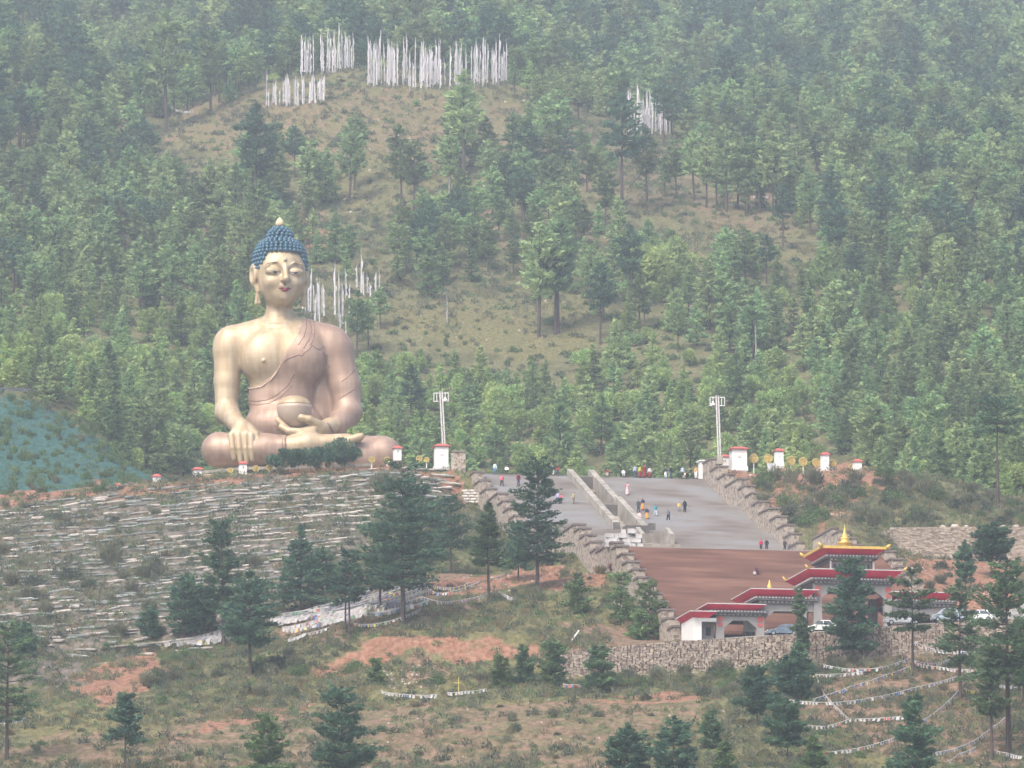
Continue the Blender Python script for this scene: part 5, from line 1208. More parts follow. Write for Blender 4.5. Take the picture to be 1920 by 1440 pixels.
scatter('mountain_wood', 'mass of green pines covering the slope behind the statue', 'wood', protos, np.stack([fx, fy, fz], 1)[rest], frz[rest], fsc[rest], ridx)
wx, wy = jgrid(-420, 430, 1632, 2720, 7.6, g); k2 = (np.abs(wx) < wy * .105 + 15); wx, wy = wx[k2], wy[k2]; wz_ = H(wx, wy); wp_, wr_ = project(wx, wy, wz_)
k2 = g.random(len(wx)) < np.where((wp_ < 260) & (wr_ < 160) & (wr_ > 20) & (wy > 1700), .35, .95); wx, wy, wz_ = wx[k2], wy[k2], wz_[k2]
ki = g.choice([start['tall'], start['tall'] + 1, start['tall'] + 2, start['tall'] + 3, start['cone'], start['cone'] + 1, start['cone'] + 2, start['leafy'], start['umbrella']], len(wx))
scatter('distant_wood', 'hazy blue green forest on the farther mountainside at the top', 'wood', protos, np.stack([wx, wy, wz_], 1), g.uniform(0, 6.28, len(wx)), g.uniform(1.0, 1.7, len(wx)), ki)
# low scrub between the trees of the hill
ux, uy = jgrid(-150, 170, 925, 1620, 3.4, g); uz = H(ux, uy); up_, ur_ = project(ux, uy, uz)
k2 = (up_ > -60) & (up_ < 1990) & ~((uy < 1062) & (ux > -68) & (ux < 62)) & ~((uy < 932)) & ~((ux < -58) & (uy < 1005)); inc2 = np.zeros(len(ux), bool)
for p in clear: inc2 |= in_poly(up_, ur_, p)
k2 &= g.random(len(ux)) < np.where(inc2, .13, .42); ux, uy, uz, ur_ = ux[k2], uy[k2], uz[k2], ur_[k2]
scrub = [bpy.data.objects.new('scrub', m_) for m_ in (dome(1, 1.0, 1.3, dusk_l, 150, .45), dome(2, .9, 1.2, green_l, 150, .45), broom(3, 1.1, .9, olive_l, 120, .5), broom(4, 1.3, .8, green_l, 120, .55))]
scatter('hill_scrub', 'low dark scrub between the trees of the hillside', 'scrub', scrub, np.stack([ux, uy, uz - .1], 1), g.uniform(0, 6.28, len(ux)), g.uniform(.5, 1.35, len(ux)), g.integers(0, 4, len(ux)))
# ------------------------------------------------------------------ near trees, each with its own look
def near(px, ba, to, spec, label, sxy=1.0, mcrown=None, nm='pine_tree', ct='pine tree', y0=600, rz=None, yy=None):
    global ns_
    if yy: x, y, z = px_x(yy, px, ba), yy, elev_z(yy, ba)
    else: x, y, z = hit(px, ba, y0)
    hh = elev_z(y, to) - z; P = spec(hh); plant(P, x, y, z, 1.0, rnd.uniform(0, 6.28) if rz is None else rz, label, nm, ct, None, mcrown, sxy)
S_ = [1000]
def sp(bare, Rf, shape, wh, per, cl, size=.50, m=pine_d, layer=.16, irr=.35, r=.016):
    S_[0] += 1; sd_ = S_[0]
    return lambda Hh: pine(sd_, Hh, bare, Rf * Hh, shape, int(wh * (1.15 if shape != 'umbrella' else .9)) + 1, per + 1, int(cl * 1.5), size * 1.05, m, layer, Hh * r, irr)
NEAR = [
 (755,1172,880, sp(.26,.235,'irregular',17,9,44), 'largest dark pine below the statue, standing among the prayer flags'),
 (712,1150,985, sp(.30,.28,'irregular',10,8,30), 'dark pine pressed against the left side of the largest pine'),
 (792,1120,905, sp(.32,.26,'oval',11,8,34), 'slender pine just behind the largest pine on its right'),
 (845,1075,935, sp(.35,.30,'irregular',9,7,28), 'short dark pine right of the largest pine before the stair wall'),
 (1006,1108,868, sp(.24,.235,'irregular',17,8,40), 'tall ragged pine standing in front of the grey stairs'),
 (915,1130,945, sp(.42,.20,'cone',12,8,34,m=near_n), 'narrow pine with a conical crown between the two tallest pines'),
 (970,1090,985, sp(.25,.26,'irregular',9,7,26), 'low dark pine touching the left side of the ragged pine'),
 (420,1212,985, sp(.30,.20,'irregular',14,8,38), 'dark pine with a leaning pointed top above the concrete ledge'),
 (468,1268,1072, sp(.32,.28,'oval',12,9,44), 'dense dark round-crowned pine in front of the right end of the ledge'),
 (345,1210,1078, sp(.18,.31,'oval',10,9,36), 'broad low dark pine at the left above the concrete ledge'),
 (380,1190,1105, sp(.2,.34,'oval',8,8,28), 'small dark pine between the broad low pine and the leaning pine'),
 (565,1150,988, sp(.16,.33,'cone',12,9,40), 'dark conical pine at the left end of the prayer flag slope'),
 (607,1120,1030, sp(.2,.38,'oval',8,8,28), 'small dark pine filling the gap right of the conical pine'),
 (655,1198,1038, sp(.46,.24,'irregular',8,7,28), 'thin pine with twin bare stems among the prayer flags'),
 (647,1192,1060, sp(.6,.18,'umbrella',5,6,18), 'thinner bare stem growing beside the twin stemmed pine'),
 (280,1200,1142, sp(.12,.42,'oval',7,7,26), 'small dark round pine beside the end of the concrete ledge'),
 (236,1445,1308, sp(.42,.27,'irregular',7,7,40), 'small dark pine with a lopsided crown at the bottom left'),
 (12,1425,1180, sp(.30,.30,'irregular',11,7,34,m=near_n,layer=.1), 'sparse layered pine cut by the left edge'),
 (640,1475,1298, sp(.12,.40,'irregular',12,9,48), 'dark spreading pine at the bottom left of centre'),
 (500,1460,1352, sp(.12,.42,'irregular',8,8,34,m=near_l), 'light green spreading pine left of the dark spreading one'),
 (1423,1362,1262, sp(.30,.42,'irregular',8,8,40), 'flat topped pine on the slope left of the hanging flag line'),
 (1472,1320,1238, sp(.10,.38,'irregular',8,8,34), 'dark bushy pine touching the dense column pine'),
 (1503,1312,1205, sp(.06,.22,'oval',11,9,44), 'dense dark column pine in front of the rubble wall'),
 (1460,1385,1315, sp(.2,.4,'irregular',7,7,30), 'low dark pine top below the flat topped pine'),
 (1597,1248,1052, sp(.20,.235,'irregular',15,9,48), 'biggest dark pine standing in front of the gate'),
 (1622,1205,1165, sp(.2,.42,'oval',6,7,26), 'small dark bushy pine right of the biggest gate pine'),
 (1711,1268,1072, sp(.46,.27,'umbrella',6,8,50,m=near_n,layer=.12), 'umbrella shaped pine with a long pale trunk before the silver car'),
 (1800,1316,1105, sp(.34,.24,'irregular',10,7,36,m=near_n), 'layered pine with a long trunk right of the umbrella shaped pine'),
 (1892,1418,1062, sp(.40,.20,'irregular',14,8,46,m=near_n), 'tallest pine at the right edge of the picture'),
 (1860,1424,1218, sp(.42,.18,'irregular',9,7,30,m=near_n), 'thin pine just left of the tallest pine at the right edge'),
 (1918,1330,1150, sp(.3,.24,'irregular',9,7,30,m=near_n), 'pine cut by the right edge under the road'),
 (1857,1082,982, sp(.36,.36,'oval',9,9,44), 'round crowned pine on a thin trunk in front of the tall retaining wall'),
 (1812,1110,1020, sp(.26,.20,'oval',8,7,30), 'narrow young pine in two puffs on the red earth'),
 (1872,952,752, sp(.72,.24,'umbrella',6,8,46), 'very tall bare trunked umbrella pine on the right mound'),
 (1476,1432,1322, sp(.34,.38,'irregular',8,8,40), 'wide topped pine with a short dark trunk at the bottom right of centre'),
 (1527,1455,1385, sp(.1,.36,'cone',8,8,30,m=near_l), 'small light green pine at the bottom, right of the wide topped pine'),
 (1718,1480,1312, sp(.15,.27,'irregular',11,8,40), 'dark pine with a whitish dead stem at the bottom right'),
 (1175,1470,1362, sp(.1,.38,'oval',9,8,38), 'dark blue green pine at the bottom centre right'),
 (1262,1470,1343, sp(.12,.33,'oval',9,8,38), 'tallest of the dark pines at the bottom centre right'),
 (1360,1470,1392, sp(.08,.36,'cone',7,8,28,m=near_l), 'young light green pine low at the bottom right of centre'),
 (1506,1258,1108, sp(.32,.125,'irregular',9,6,22,m=near_n), 'thin see-through pine left of the white hatchback'),
 (1040,1290,1205, sp(.05,.42,'irregular',9,8,34,m=near_n), 'young pine at the left end of the rubble wall'),
 (1120,1300,1218, sp(.05,.42,'irregular',9,8,34,m=near_n), 'young pine in front of the left part of the rubble wall'),
 (940,1290,1235, sp(.05,.42,'irregular',7,7,26,m=near_l), 'young light green pine below the red earth bank'),
 (985,1285,1222, sp(.05,.36,'irregular',7,7,26,m=near_n), 'young pine at the right end of the red earth bank'),
 (705,1285,1240, sp(.05,.42,'irregular',6,7,24,m=near_l), 'tiny light green pine under the sandy patch left of the red bank'),
 (1418,1255,1212, sp(.3,.32,'irregular',6,6,20,m=near_l), 'slim young pine before the middle of the rubble wall'),
 (1335,1400,1340, sp(.05,.42,'irregular',7,7,24,m=near_n), 'small pine on the bare slope left of the flat topped pine'),
 (1085,1150,1080, sp(.05,.40,'irregular',7,7,26,m=green_l), 'fresh green young tree against the left stair wall, upper of the row'),
 (1165,1165,1075, sp(.05,.38,'irregular',7,7,26,m=green_l), 'fresh green young tree by the blue scrap beside the stair wall'),
 (1215,1190,1095, sp(.05,.42,'irregular',8,7,28,m=green_l), 'fresh green young tree against the lower stair wall'),
 (1200,1200,1150, sp(.05,.45,'irregular',6,7,26,m=near_l), 'light green young pine at the foot of the stair wall'),
 (1240,1200,1140, sp(.05,.40,'irregular',6,7,26,m=green_l), 'small green tree nearest the guard booth'),
 (45,1235,1170, sp(.1,.42,'oval',7,7,28), 'small dark round pine at the foot of the terraces far left'),
 (598,1215,1150, sp(.02,.3,'irregular',1,1,1), None)]
for a in NEAR:
    if a[4]: near(*a)
# clipped trees in front of the statue
for i, (px, to, hw, lab) in enumerate(((520,846,.50,'leftmost of the clipped dark trees below the statue'),(541,842,.46,'second from the left of the clipped dark trees below the statue'),(561,842,.46,'third from the left of the clipped dark trees below the statue'),
        (582,841,.46,'fourth of the clipped dark trees, under the ankle of the statue'),(604,838,.46,'fifth of the clipped dark trees, under the heel of the statue'),(624,830,.46,'dark clipped tree under the foot of the statue, left of the tallest'),
        (645,825,.55,'tallest clipped dark tree covering the foot of the statue'),(663,838,.40,'dark clipped tree at the right end of the row below the statue'))):
    S_[0] += 1; sd_ = S_[0]; near(px, 884 - (px - 520) * .06, to, (lambda Hh, sd_=sd_, hw=hw: leafy(sd_, Hh, Hh * hw, pine_d, 1500, .34, 9, low=.18)), lab, nm='clipped_tree', ct='tree', yy=897.6)
# ------------------------------------------------------------------ shrubs as things
SHM = {'broom': [broom(300 + i, 2.6, 1.7, olive_l, 620, .6) for i in range(4)], 'dark': [dome(310 + i, 2.0, 1.9, dusk_l, 760, .38) for i in range(4)],
       'green': [dome(320 + i, 1.8, 1.7, green_l, 700, .36) for i in range(3)], 'grass': [broom(330 + i, 1.4, 1.3, straw_l, 420, .5) for i in range(3)], 'rust': [broom(340, 1.8, 1.1, rust_l, 400, .5)]}
SHD = {'broom': 'feathery grey green shrub', 'dark': 'dark dusty green rounded shrub', 'green': 'fresh green rounded shrub', 'grass': 'straw coloured tuft of tall grass', 'rust': 'rust red dead shrub'}
SHN = {'broom': 'feathery_shrub', 'dark': 'rounded_shrub', 'green': 'rounded_shrub', 'grass': 'grass_tuft', 'rust': 'dead_shrub'}
def shrub(px, row, wpx, kind, place, unique=None, y0=600):
    x, y, z = hit(px, row, y0); ms = SHM[kind]; k = rnd.randrange(len(ms)); o = part(SHN[kind], ms[k], None, (x, y, z - .12), rnd.uniform(0, 6.28))
    base = {'broom': 3.4, 'dark': 3.8, 'green': 3.4, 'grass': 2.6, 'rust': 2.2}[kind]; s_ = wpx * y / 11050 / base; o.scale = (s_, s_, s_ * rnd.uniform(.8, 1.15))
    if unique: tag(o, unique, 'shrub')
    else:
        q = 'wide' if wpx > (36 if kind != 'grass' else 24) else ('small' if wpx < 24 else 'mid-sized')
        tag(o, '%s %s %s' % (q, SHD[kind].replace('dark dusty green rounded', 'dusky rounded').replace('feathery grey green', 'feathery grey').replace('straw coloured tuft of tall grass', 'straw grass tuft'), where(px, row)), 'grass tuft' if kind == 'grass' else 'shrub', '%ss %s' % (SHD[kind], place))
for a in ((207,1060,60,'broom','big grey green shrub highest of the large ones on the left terraces'),(288,1080,62,'dark','largest dark grey shrub in the middle of the left terraces'),(130,1088,48,'dark','dark shrub left of centre on the left terraces'),
          (165,1105,38,'dark','dark shrub just right and below another on the left terraces'),(232,1090,36,'broom','narrow feathery shrub left of the largest dark grey shrub'),(62,1100,52,'dark','dark shrub nearest the left edge on the terraces'),
          (22,1100,40,'broom','feathery shrub at the very left edge of the terraces'),(718,925,62,'broom','wide grey shrub under the right knee of the statue'),(790,870,44,'broom','pale dry shrub beside the left mast pillar'),
          (840,862,26,'dark','dark shrub tucked between the mast pillar and the cheek wall'),(188,922,36,'green','bright green round bush under the blue netting'),(1490,968,52,'dark','large blue green shrub left of centre on the right mound'),
          (1528,975,46,'green','green shrub touching the large blue green shrub on the mound'),(1590,925,58,'dark','big dark shrub under the right pillar of the mound'),(1430,918,40,'dark','dark shrub highest beside the right stair wall'),
          (1755,938,44,'green','blue green upright bush on the right part of the mound'),(1150,1072,26,'rust','rust red dead bush against the left stair wall'),(1432,945,36,'broom','feathery shrub below the first dark one by the stair wall')):
    shrub(a[0], a[1], a[2], a[3], '', a[4], y0=760 if a[1] < 1100 else 700)
for poly, n_, ks, place, wr, y0, y1 in (
    ([(0,1040),(330,1010),(560,1080),(400,1190),(180,1200),(0,1260)], 34, ('broom','dark','broom'), 'on the sandbag terraces at the left', (22,50), 745, 896),
    ([(0,930),(420,890),(640,880),(700,960),(400,990),(0,1010)], 16, ('dark','broom'), 'near the rim of the left terraces', (14,30), 745, 897),
    ([(680,960),(900,930),(960,1000),(900,1060),(700,1080),(640,1010)], 22, ('broom','green','dark'), 'between the terraces and the stair wall', (24,50), 745, 896),
    ([(1340,900),(1640,900),(1920,935),(1920,985),(1660,985),(1640,1000),(1530,1010),(1400,960)], 74, ('dark','broom','green','broom'), 'on the mound right of the stairs', (22,52), 815, 896),
    ([(1640,890),(1920,930),(1920,960),(1640,930)], 16, ('broom','green'), 'on the rim of the right mound', (24,46), 850, 897),
    ([(190,1225),(420,1215),(700,1225),(660,1290),(520,1320),(300,1330),(240,1250)], 42, ('broom','dark','green'), 'below the concrete ledge', (24,52), 640, 775),
    ([(640,1235),(1000,1235),(1100,1255),(1600,1250),(1580,1300),(1360,1310),(1000,1290),(660,1290)], 52, ('broom','green','dark','green'), 'below the red earth bank and rubble wall', (22,48), 600, 719),
    ([(1080,1245),(1600,1225),(1600,1262),(1080,1285)], 26, ('broom','dark','green'), 'at the foot of the rubble wall', (26,46), 600, 721),
    ([(0,1340),(600,1330),(1350,1300),(1500,1340),(1500,1440),(0,1440)], 44, ('dark','broom','green','grass'), 'on the bare lower slope', (14,34), 600, 719),
    ([(1500,1230),(1920,1180),(1920,1440),(1520,1440)], 26, ('dark','green','grass'), 'among the flag lines at the lower right', (16,36), 600, 720),
    ([(1680,1060),(1920,1050),(1920,1140),(1700,1130)], 12, ('broom','dark'), 'on the red earth below the retaining wall', (14,34), 758, 832),
    ([(1040,1030),(1110,1050),(1260,1190),(1100,1190),(960,1130),(930,1060)], 24, ('green','dark','broom','grass'), 'beside the left stair wall', (16,36), 735, 830),
    ([(0,760),(150,800),(300,880),(180,920),(0,930)], 46, ('green','broom','green'), 'planted on the blue netting', (10,24), 921, 1010)):
    c = 0
    while c < n_:
        px, row = rnd.uniform(0, 1920), rnd.uniform(740, 1440)
        if not in_poly(px, row, poly): continue
        x, y, z = hit(px, row, y0)
        if y > y1: c += .2; continue
        s_, w_ = stair_sw(x, y)
        if abs(w_) < 19.6 and -3 < s_ < 158: c += .2; continue
        shrub(px, row, rnd.uniform(*wr) * rnd.uniform(.7, 1.0), ks[rnd.randrange(len(ks))], place, None, y0); c += 1
# grass and scrub covering the near ground
gx_, gy_ = jgrid(-85, 95, 600, 897, 1.05, g); gz_ = H(gx_, gy_); gp, gr = project(gx_, gy_, gz_)
s_, w_ = stair_sw(gx_, gy_); bad = (np.abs(w_) < 19.5) & (s_ > -3) & (s_ < 158); bad |= (gy_ > 718) & (gy_ < 758) & (gx_ > 12)
k2 = (gp > -60) & (gp < 1980) & ~bad; dn = fbm(gx_ / 7, gy_ / 7, 3)
qx2, qr2 = gp + fbm(gx_ / 6, gy_ / 6, 4) * 45, gr + fbm(gx_ / 6 + 40, gy_ / 6, 4) * 25; isred = np.zeros(len(gx_), bool)
for p in ([(640,1245),(690,1195),(1010,1190),(1010,1242)], [(1690,1050),(1920,1040),(1920,1140),(1700,1140)], [(130,1310),(300,1215),(300,1320)], [(1360,870),(1660,890),(1560,960),(1400,940)], [(800,1075),(1010,1045),(1120,1065),(1100,1110),(820,1120)]): isred |= in_poly(qx2, qr2, p)
bare_ = in_poly(qx2, qr2, [(0,1370),(470,1345),(1120,1310),(1330,1300),(1340,1440),(0,1440)])
terz = in_poly(qx2, qr2, [(-60,950),(480,893),(820,870),(850,950),(640,1060),(440,1200),(190,1205),(-60,1290)])
mnd = in_poly(gp, gr, [(1400,900),(1920,935),(1920,985),(1660,990),(1640,1010),(1480,1010)])
dens = np.where(mnd, .62, np.where(isred, .05, np.where(bare_, .22 + dn * .5, np.where(terz, .52 + dn * .6, .62 + dn * .8))))
k2 &= g.random(len(gx_)) < dens; gx_, gy_, gz_, gr, gp = gx_[k2], gy_[k2], gz_[k2], gr[k2], gp[k2]; isg = g.random(len(gx_))
gpro = [bpy.data.objects.new('tuft', m_) for m_ in (broom(401, .75, .6, straw_l, 46, .32), broom(402, .65, .65, olive_l, 46, .3), broom(403, .6, .6, green_l, 46, .28), dome(404, .6, .7, green_l, 60, .24), dome(405, .7, .75, dusk_l, 60, .26), broom(406, 1.1, .6, olive_l, 60, .36))]
scatter('grass_cover', 'rough dry grass and low weeds covering the near slopes', 'grass', gpro, np.stack([gx_, gy_, gz_ - .05], 1), g.uniform(0, 6.28, len(gx_)), g.uniform(.5, 1.5, len(gx_)), g.choice([0, 0, 1, 1, 2, 3, 4, 4, 5], len(gx_)))
hx_, hy_ = jgrid(-140, 120, 1090, 1610, 2.1, g); hz_ = H(hx_, hy_); h1_, h2_ = project(hx_, hy_, hz_); k2 = np.zeros(len(hx_), bool)
for p in clear + semi[1:]: k2 |= in_poly(h1_, h2_, p)
k2 &= g.random(len(hx_)) < .55 + fbm(hx_ / 9, hy_ / 9, 2) * .9; hx_, hy_, hz_ = hx_[k2], hy_[k2], hz_[k2]
scatter('hill_grass', 'rough grass tussocks on the open parts of the hill', 'grass', gpro, np.stack([hx_, hy_, hz_ - .05], 1), g.uniform(0, 6.28, len(hx_)), g.uniform(.8, 2.0, len(hx_)), g.choice([0, 1, 1, 2, 3, 4, 4, 5], len(hx_)))
# small green plants on the netting
nx_, ny_ = jgrid(-95, -58, 921, 1000, 1.7, g); k2 = g.random(len(nx_)) < .42; nx_, ny_ = nx_[k2], ny_[k2]
scatter('netting_plants', 'small plants growing through the blue slope netting', 'plants', gpro[2:4] + scrub[3:4], np.stack([nx_, ny_, H(nx_, ny_)], 1), g.uniform(0, 6.28, len(nx_)), g.uniform(.6, 1.4, len(nx_)), g.integers(0, 3, len(nx_)))
# dead snag and pale dead stems
def snag(px, ba, to, label, brs=8, y0=905, m=bark_p):
    x, y, z = hit(px, ba, y0); hh = elev_z(y, to) - z; b = MB(); b.tube([(0, 0, -.4), (.1, 0, hh * .5), (-.1, 0, hh)], [.26, .17, .03], 6); t = thing('dead_tree', label, 'dead tree', (x, y, z)); part('trunk', b.mesh('trunk', m), t)
    b = MB()
    for i in range(brs): zz = hh * rnd.uniform(.3, .9); a = rnd.uniform(0, 6.28); q = hh * rnd.uniform(.1, .22); b.tube([(0, 0, zz), (q * math.cos(a), q * math.sin(a), zz - q * .5)], [.05, .015], 4)
    o = part('branches', b.mesh('branches', m), t); o['kind'] = 'stuff'
snag(838, 611, 548, 'bare dead tree with drooping branches on the grassy shelf')
snag(1417, 705, 600, 'pale leaning dead trunk in the forest above the right mast', 3)
snag(1085 * 1.0, 1, 1, 'x') if False else None
snag(842, 372, 300, 'grey dead pine with hanging branches below the long row of flags', 14)
snag(1711, 1440, 1330, 'whitish dead stem in front of a dark pine at the bottom right', 3, 600)
# ------------------------------------------------------------------ sandbag terraces
bag_m = mat('pale_sandbag', (.43, .40, .36, 1), (.28, .255, .225, 1), 2.5, .95, rand=.3, bump=.5)
net_m = mat('blue_netted_sandbag', (.26, .275, .265, 1), (.15, .165, .155, 1), 2.5, .95, rand=.3, bump=.5)
def bagmesh(seed, m):
    g = random.Random(seed); v = []; n = 8
    for i, (t, s_) in enumerate(((-.5, .35), (-.42, .85), (-.15, 1), (.18, .96), (.42, .86), (.5, .38))):
        for k in range(n):
            a = 6.2832 * k / n; c, d = math.cos(a), math.sin(a); c = math.copysign(abs(c) ** .6, c); d = math.copysign(abs(d) ** .6, d)
            v.append((t, c * .5 * s_ * g.uniform(.9, 1.08), d * .5 * s_ * g.uniform(.88, 1.08)))
    f = [(i * n + k, i * n + (k + 1) % n, (i + 1) * n + (k + 1) % n, (i + 1) * n + k) for i in range(5) for k in range(n)] + [tuple(range(n))[::-1], tuple(5 * n + k for k in range(n))]
    return mesh('sandbag', v, f, m)
bags = [bagmesh(i, bag_m) for i in range(4)]; bagsn = [bagmesh(10 + i, net_m) for i in range(4)]
cand = []
for r in range(36):
    row0 = 947 + r * 9.2; px = rnd.uniform(-25, 10); pe = 830 if r < 9 else (700 - (r - 9) * 10.5)
    runp = rnd.random()
    while px < pe:
        L_ = rnd.uniform(15, 48); row = row0 - (px * (.088 + .0013 * r)) + 3.5 * math.sin(px / 70 + r * .9) + 1.4 * math.sin(px / 23 + r * 2.1) + rnd.uniform(-1.3, 1.3)
        dens = .96 if (px > 120 or r < 10) else .8
        dens *= 1 if r < 23 else max(.3, 1 - (r - 23) * .08)
        pale = vnoise(np.array(px / 90.0 + r * 3.1), np.array(r * .37)) + .5
        gap = float(vnoise(np.array(px / 48.0 + r * 5.3), np.array(r * .9))) + .5
        if rnd.random() < dens and gap > .18: cand.append((px + L_ / 2, row, L_, rnd.random() < (.20 + .75 * float(pale)) * (.55 if px < 330 else 1.05)))
        px += L_ * rnd.uniform(.8, 1.0)
bank = thing('sandbag_terraces', 'long rows of pale and netted sandbags terracing the slope below the statue', 'sandbags', (0, 0, 0))
cand.sort(key=lambda c: -c[2]); placed = 0; bm_ = MB()
sv = []; sf = []; smi = []
for px, row, L_, pale in cand:
    x, y, z = hit(px, row, 770)
    if y > 897 or (x > -25 and abs(stair_sw(x, y)[1]) < 20): continue
    Lm = L_ * y / 11050; hh = rnd.uniform(.30, .52); tilt = math.atan2(float(H(x + .6, y)) - float(H(x - .6, y)), 1.2)
    if placed < 300 and L_ > 12:
        o = part('sandbag', (bags if pale else bagsn)[rnd.randrange(4)], bank, (x, y - .02, z + hh * .22)); o.rotation_euler = (0, -tilt * .7 - .05, rnd.uniform(-.08, .08)); o.scale = (Lm, .8, hh); placed += 1
    else:
        me = (bags if pale else bagsn)[rnd.randrange(4)]; o_ = len(sv)
        sv += [(x + q.co.x * Lm, y - .15 + q.co.y * .8, z + hh * .22 + q.co.z * hh + q.co.x * Lm * .06) for q in me.vertices]; sf += [tuple(i + o_ for i in p.vertices) for p in me.polygons]; smi += [0 if pale else 1] * len(me.polygons)
if sv: o = part('sandbags', mesh('sandbags', sv, sf, [bag_m, net_m], smi), bank); o['kind'] = 'stuff'
# sacks stacked by the red gully
b = thing('sack_stack', 'stack of white sacks in the red gully beside the left stair wall', 'sacks', hit(884, 945, 800)); 
for i in range(14):
    k = i // 3; o = part('sack', bags[i % 4], b, (-1.0 + (i % 3) * 1.0 + (k % 2) * .3, -.2, .25 + k * .42)); o.scale = (.98, .7, .44)
    o.material_slots[0].link = 'OBJECT'; o.material_slots[0].material = bagw
# rocks
rock_m = mat('pale_rock', (.50, .45, .40, 1), (.32, .27, .23, 1), 1.2, .9, rand=.2)
def rockmesh(seed):
    g = np.random.default_rng(seed); bm = MB(); v0 = len(vs); vs.clear() if False else None
    P = []; F_ = []; n, mr = 7, 5; P.append((0, 0, .5))
    for i in range(1, mr):
        a = math.pi * i / mr
        for k in range(n): q = g.uniform(.38, .56); P.append((q * math.sin(a) * math.cos(6.28 * k / n), q * math.sin(a) * math.sin(6.28 * k / n), q * math.cos(a)))
    P.append((0, 0, -.45)); e = len(P) - 1
    for k in range(n):
        k2 = (k + 1) % n; F_.append((0, 1 + k, 1 + k2)); F_.append((e, e - n + k2, e - n + k))
        for i in range(mr - 2): q = 1 + i * n; F_.append((q + k, q + n + k, q + n + k2, q + k2))
    return mesh('rock', P, F_, rock_m)
rocks = [rockmesh(i) for i in range(5)]
robj = [bpy.data.objects.new('pebble', m_) for m_ in rocks]; P = []; S2 = []
for poly, n_, y0 in (([(1520,930),(1640,950),(1620,1000),(1500,980)], 60, 800), ([(1370,880),(1560,890),(1500,960),(1400,930)], 26, 800), ([(700,1250),(800,1240),(790,1300),(720,1290)], 60, 600), ([(840,1080),(1110,1060),(1100,1110),(880,1110)], 40, 700),
                     ([(600,180),(1000,180),(900,400),(600,420)], 60, 1100), ([(0,1100),(420,1060),(700,900),(820,880),(760,1000),(500,1180),(0,1290)], 120, 740), ([(500,1310),(1400,1280),(1400,1440),(500,1440)], 70, 600), ([(1700,1050),(1920,1050),(1920,1130),(1720,1130)], 24, 750), ([(760,560),(1080,560),(1080,650),(800,640)], 24, 1000)):
    c = 0
    while c < n_:
        px, row = rnd.uniform(0, 1920), rnd.uniform(150, 1440)
        if in_poly(px, row, poly): x, y, z = hit(px, row, y0); s_, w_ = stair_sw(x, y); c += 1; (P.append((x, y, z)), S2.append(rnd.uniform(.15, .55) * (y / 900))) if not (abs(w_) < 19.5 and -3 < s_ < 158) else None
scatter('scattered_stones', 'pale stones scattered over the bare earth of the slopes', 'stones', robj, P, np.array([rnd.uniform(0, 6.28) for _ in P]), np.array(S2), np.array([rnd.randrange(5) for _ in P]))
for px, wd, k in ((1790,20,'largest'),(1768,12,'small'),(1812,12,'small'),(1880,14,'middle sized'),(1905,16,'middle sized')):
    o = part('rock', rocks[px % 5], None, (px_x(836, px, 990), 836, elev_z(836, 987)), px); s_ = wd * .0757; o.scale = (s_, s_ * .8, s_ * .45); tag(o, '%s pale boulder on top of the tall retaining wall' % k, 'boulder', 'boulders on the retaining wall' if k != 'largest' else None)
# ------------------------------------------------------------------ vertical prayer banners on poles
ban_m = mat('white_banner_cloth', (.60, .585, .61, 1), (.46, .445, .47, 1), .35, .9, rand=.10); pole_m = mat('banner_pole', (.42, .40, .38, 1), None, 1, .8)
def banner_mesh(seed):
    g = random.Random(seed); v = []; f = []; n = 11; w_ = .33
    for i in range(n):
        t = i / (n - 1); q = g.uniform(-.10, .10); wv = w_ * (.85 + g.uniform(-.35, .5)) * (1 if t < .9 else .4)
        v += [(.05, .03 + q * .5, t), (.05 + wv, q, t + .004), (.05 + wv, q + .05, t + .004), (.05, .08 + q * .5, t)]
    for i in range(n - 1):
        q = 4 * i; f += [(q, q + 1, q + 5, q + 4), (q + 1, q + 2, q + 6, q + 5), (q + 2, q + 3, q + 7, q + 6), (q + 3, q, q + 4, q + 7)]
    f += [(0, 3, 2, 1), tuple(4 * (n - 1) + j for j in (0, 1, 2, 3))]; return mesh('banner', v, f, ban_m)
bmesh_ = [banner_mesh(i) for i in range(6)]; b = MB(); b.tube([(0, 0, 0), (.0, 0, 1)], [.07, .03], 5); pme = b.mesh('pole', pole_m)
nban = 0
def banners(pts, hr, place, ytop=None):
    global nban
    x0_, x1_ = min(p[0] for p in pts), max(p[0] for p in pts); hm2 = sum(p[2] for p in pts) / len(pts)
    for px, row, hpx in pts:
        x, y, z = hit(px, row, 1000); tr = 0
        while y > 1625 and tr < 12: row += 5; tr += 1; x, y, z = hit(px, row, 1000)
        hm_ = hpx * y / 11050
        pw = 'left' if px < x0_ + (x1_ - x0_) / 3 else ('right' if px > x1_ - (x1_ - x0_) / 3 else 'middle'); sz = 'tall' if hpx > hm2 * 1.15 else ('short' if hpx < hm2 * .8 else 'mid-height')
        t = thing('prayer_flag_pole', '%s white flag pole, %s of %s' % (sz, pw, place), 'prayer flag', (x, y, z - .3), rnd.uniform(-.5, .5) + (3.14 if rnd.random() < .3 else 0), 'white prayer flags of %s' % place)
        t.rotation_euler = (rnd.uniform(-.025, .025), rnd.uniform(-.035, .035), t.rotation_euler[2])
        o = part('pole', pme, t); o.scale = (1, 1, hm_ + .35); o = part('banner', bmesh_[rnd.randrange(6)], t, (0, 0, hm_ * rnd.uniform(.06, .16))); o.scale = (rnd.uniform(.7, 1.15), 1, hm_ * .86); nban += 1
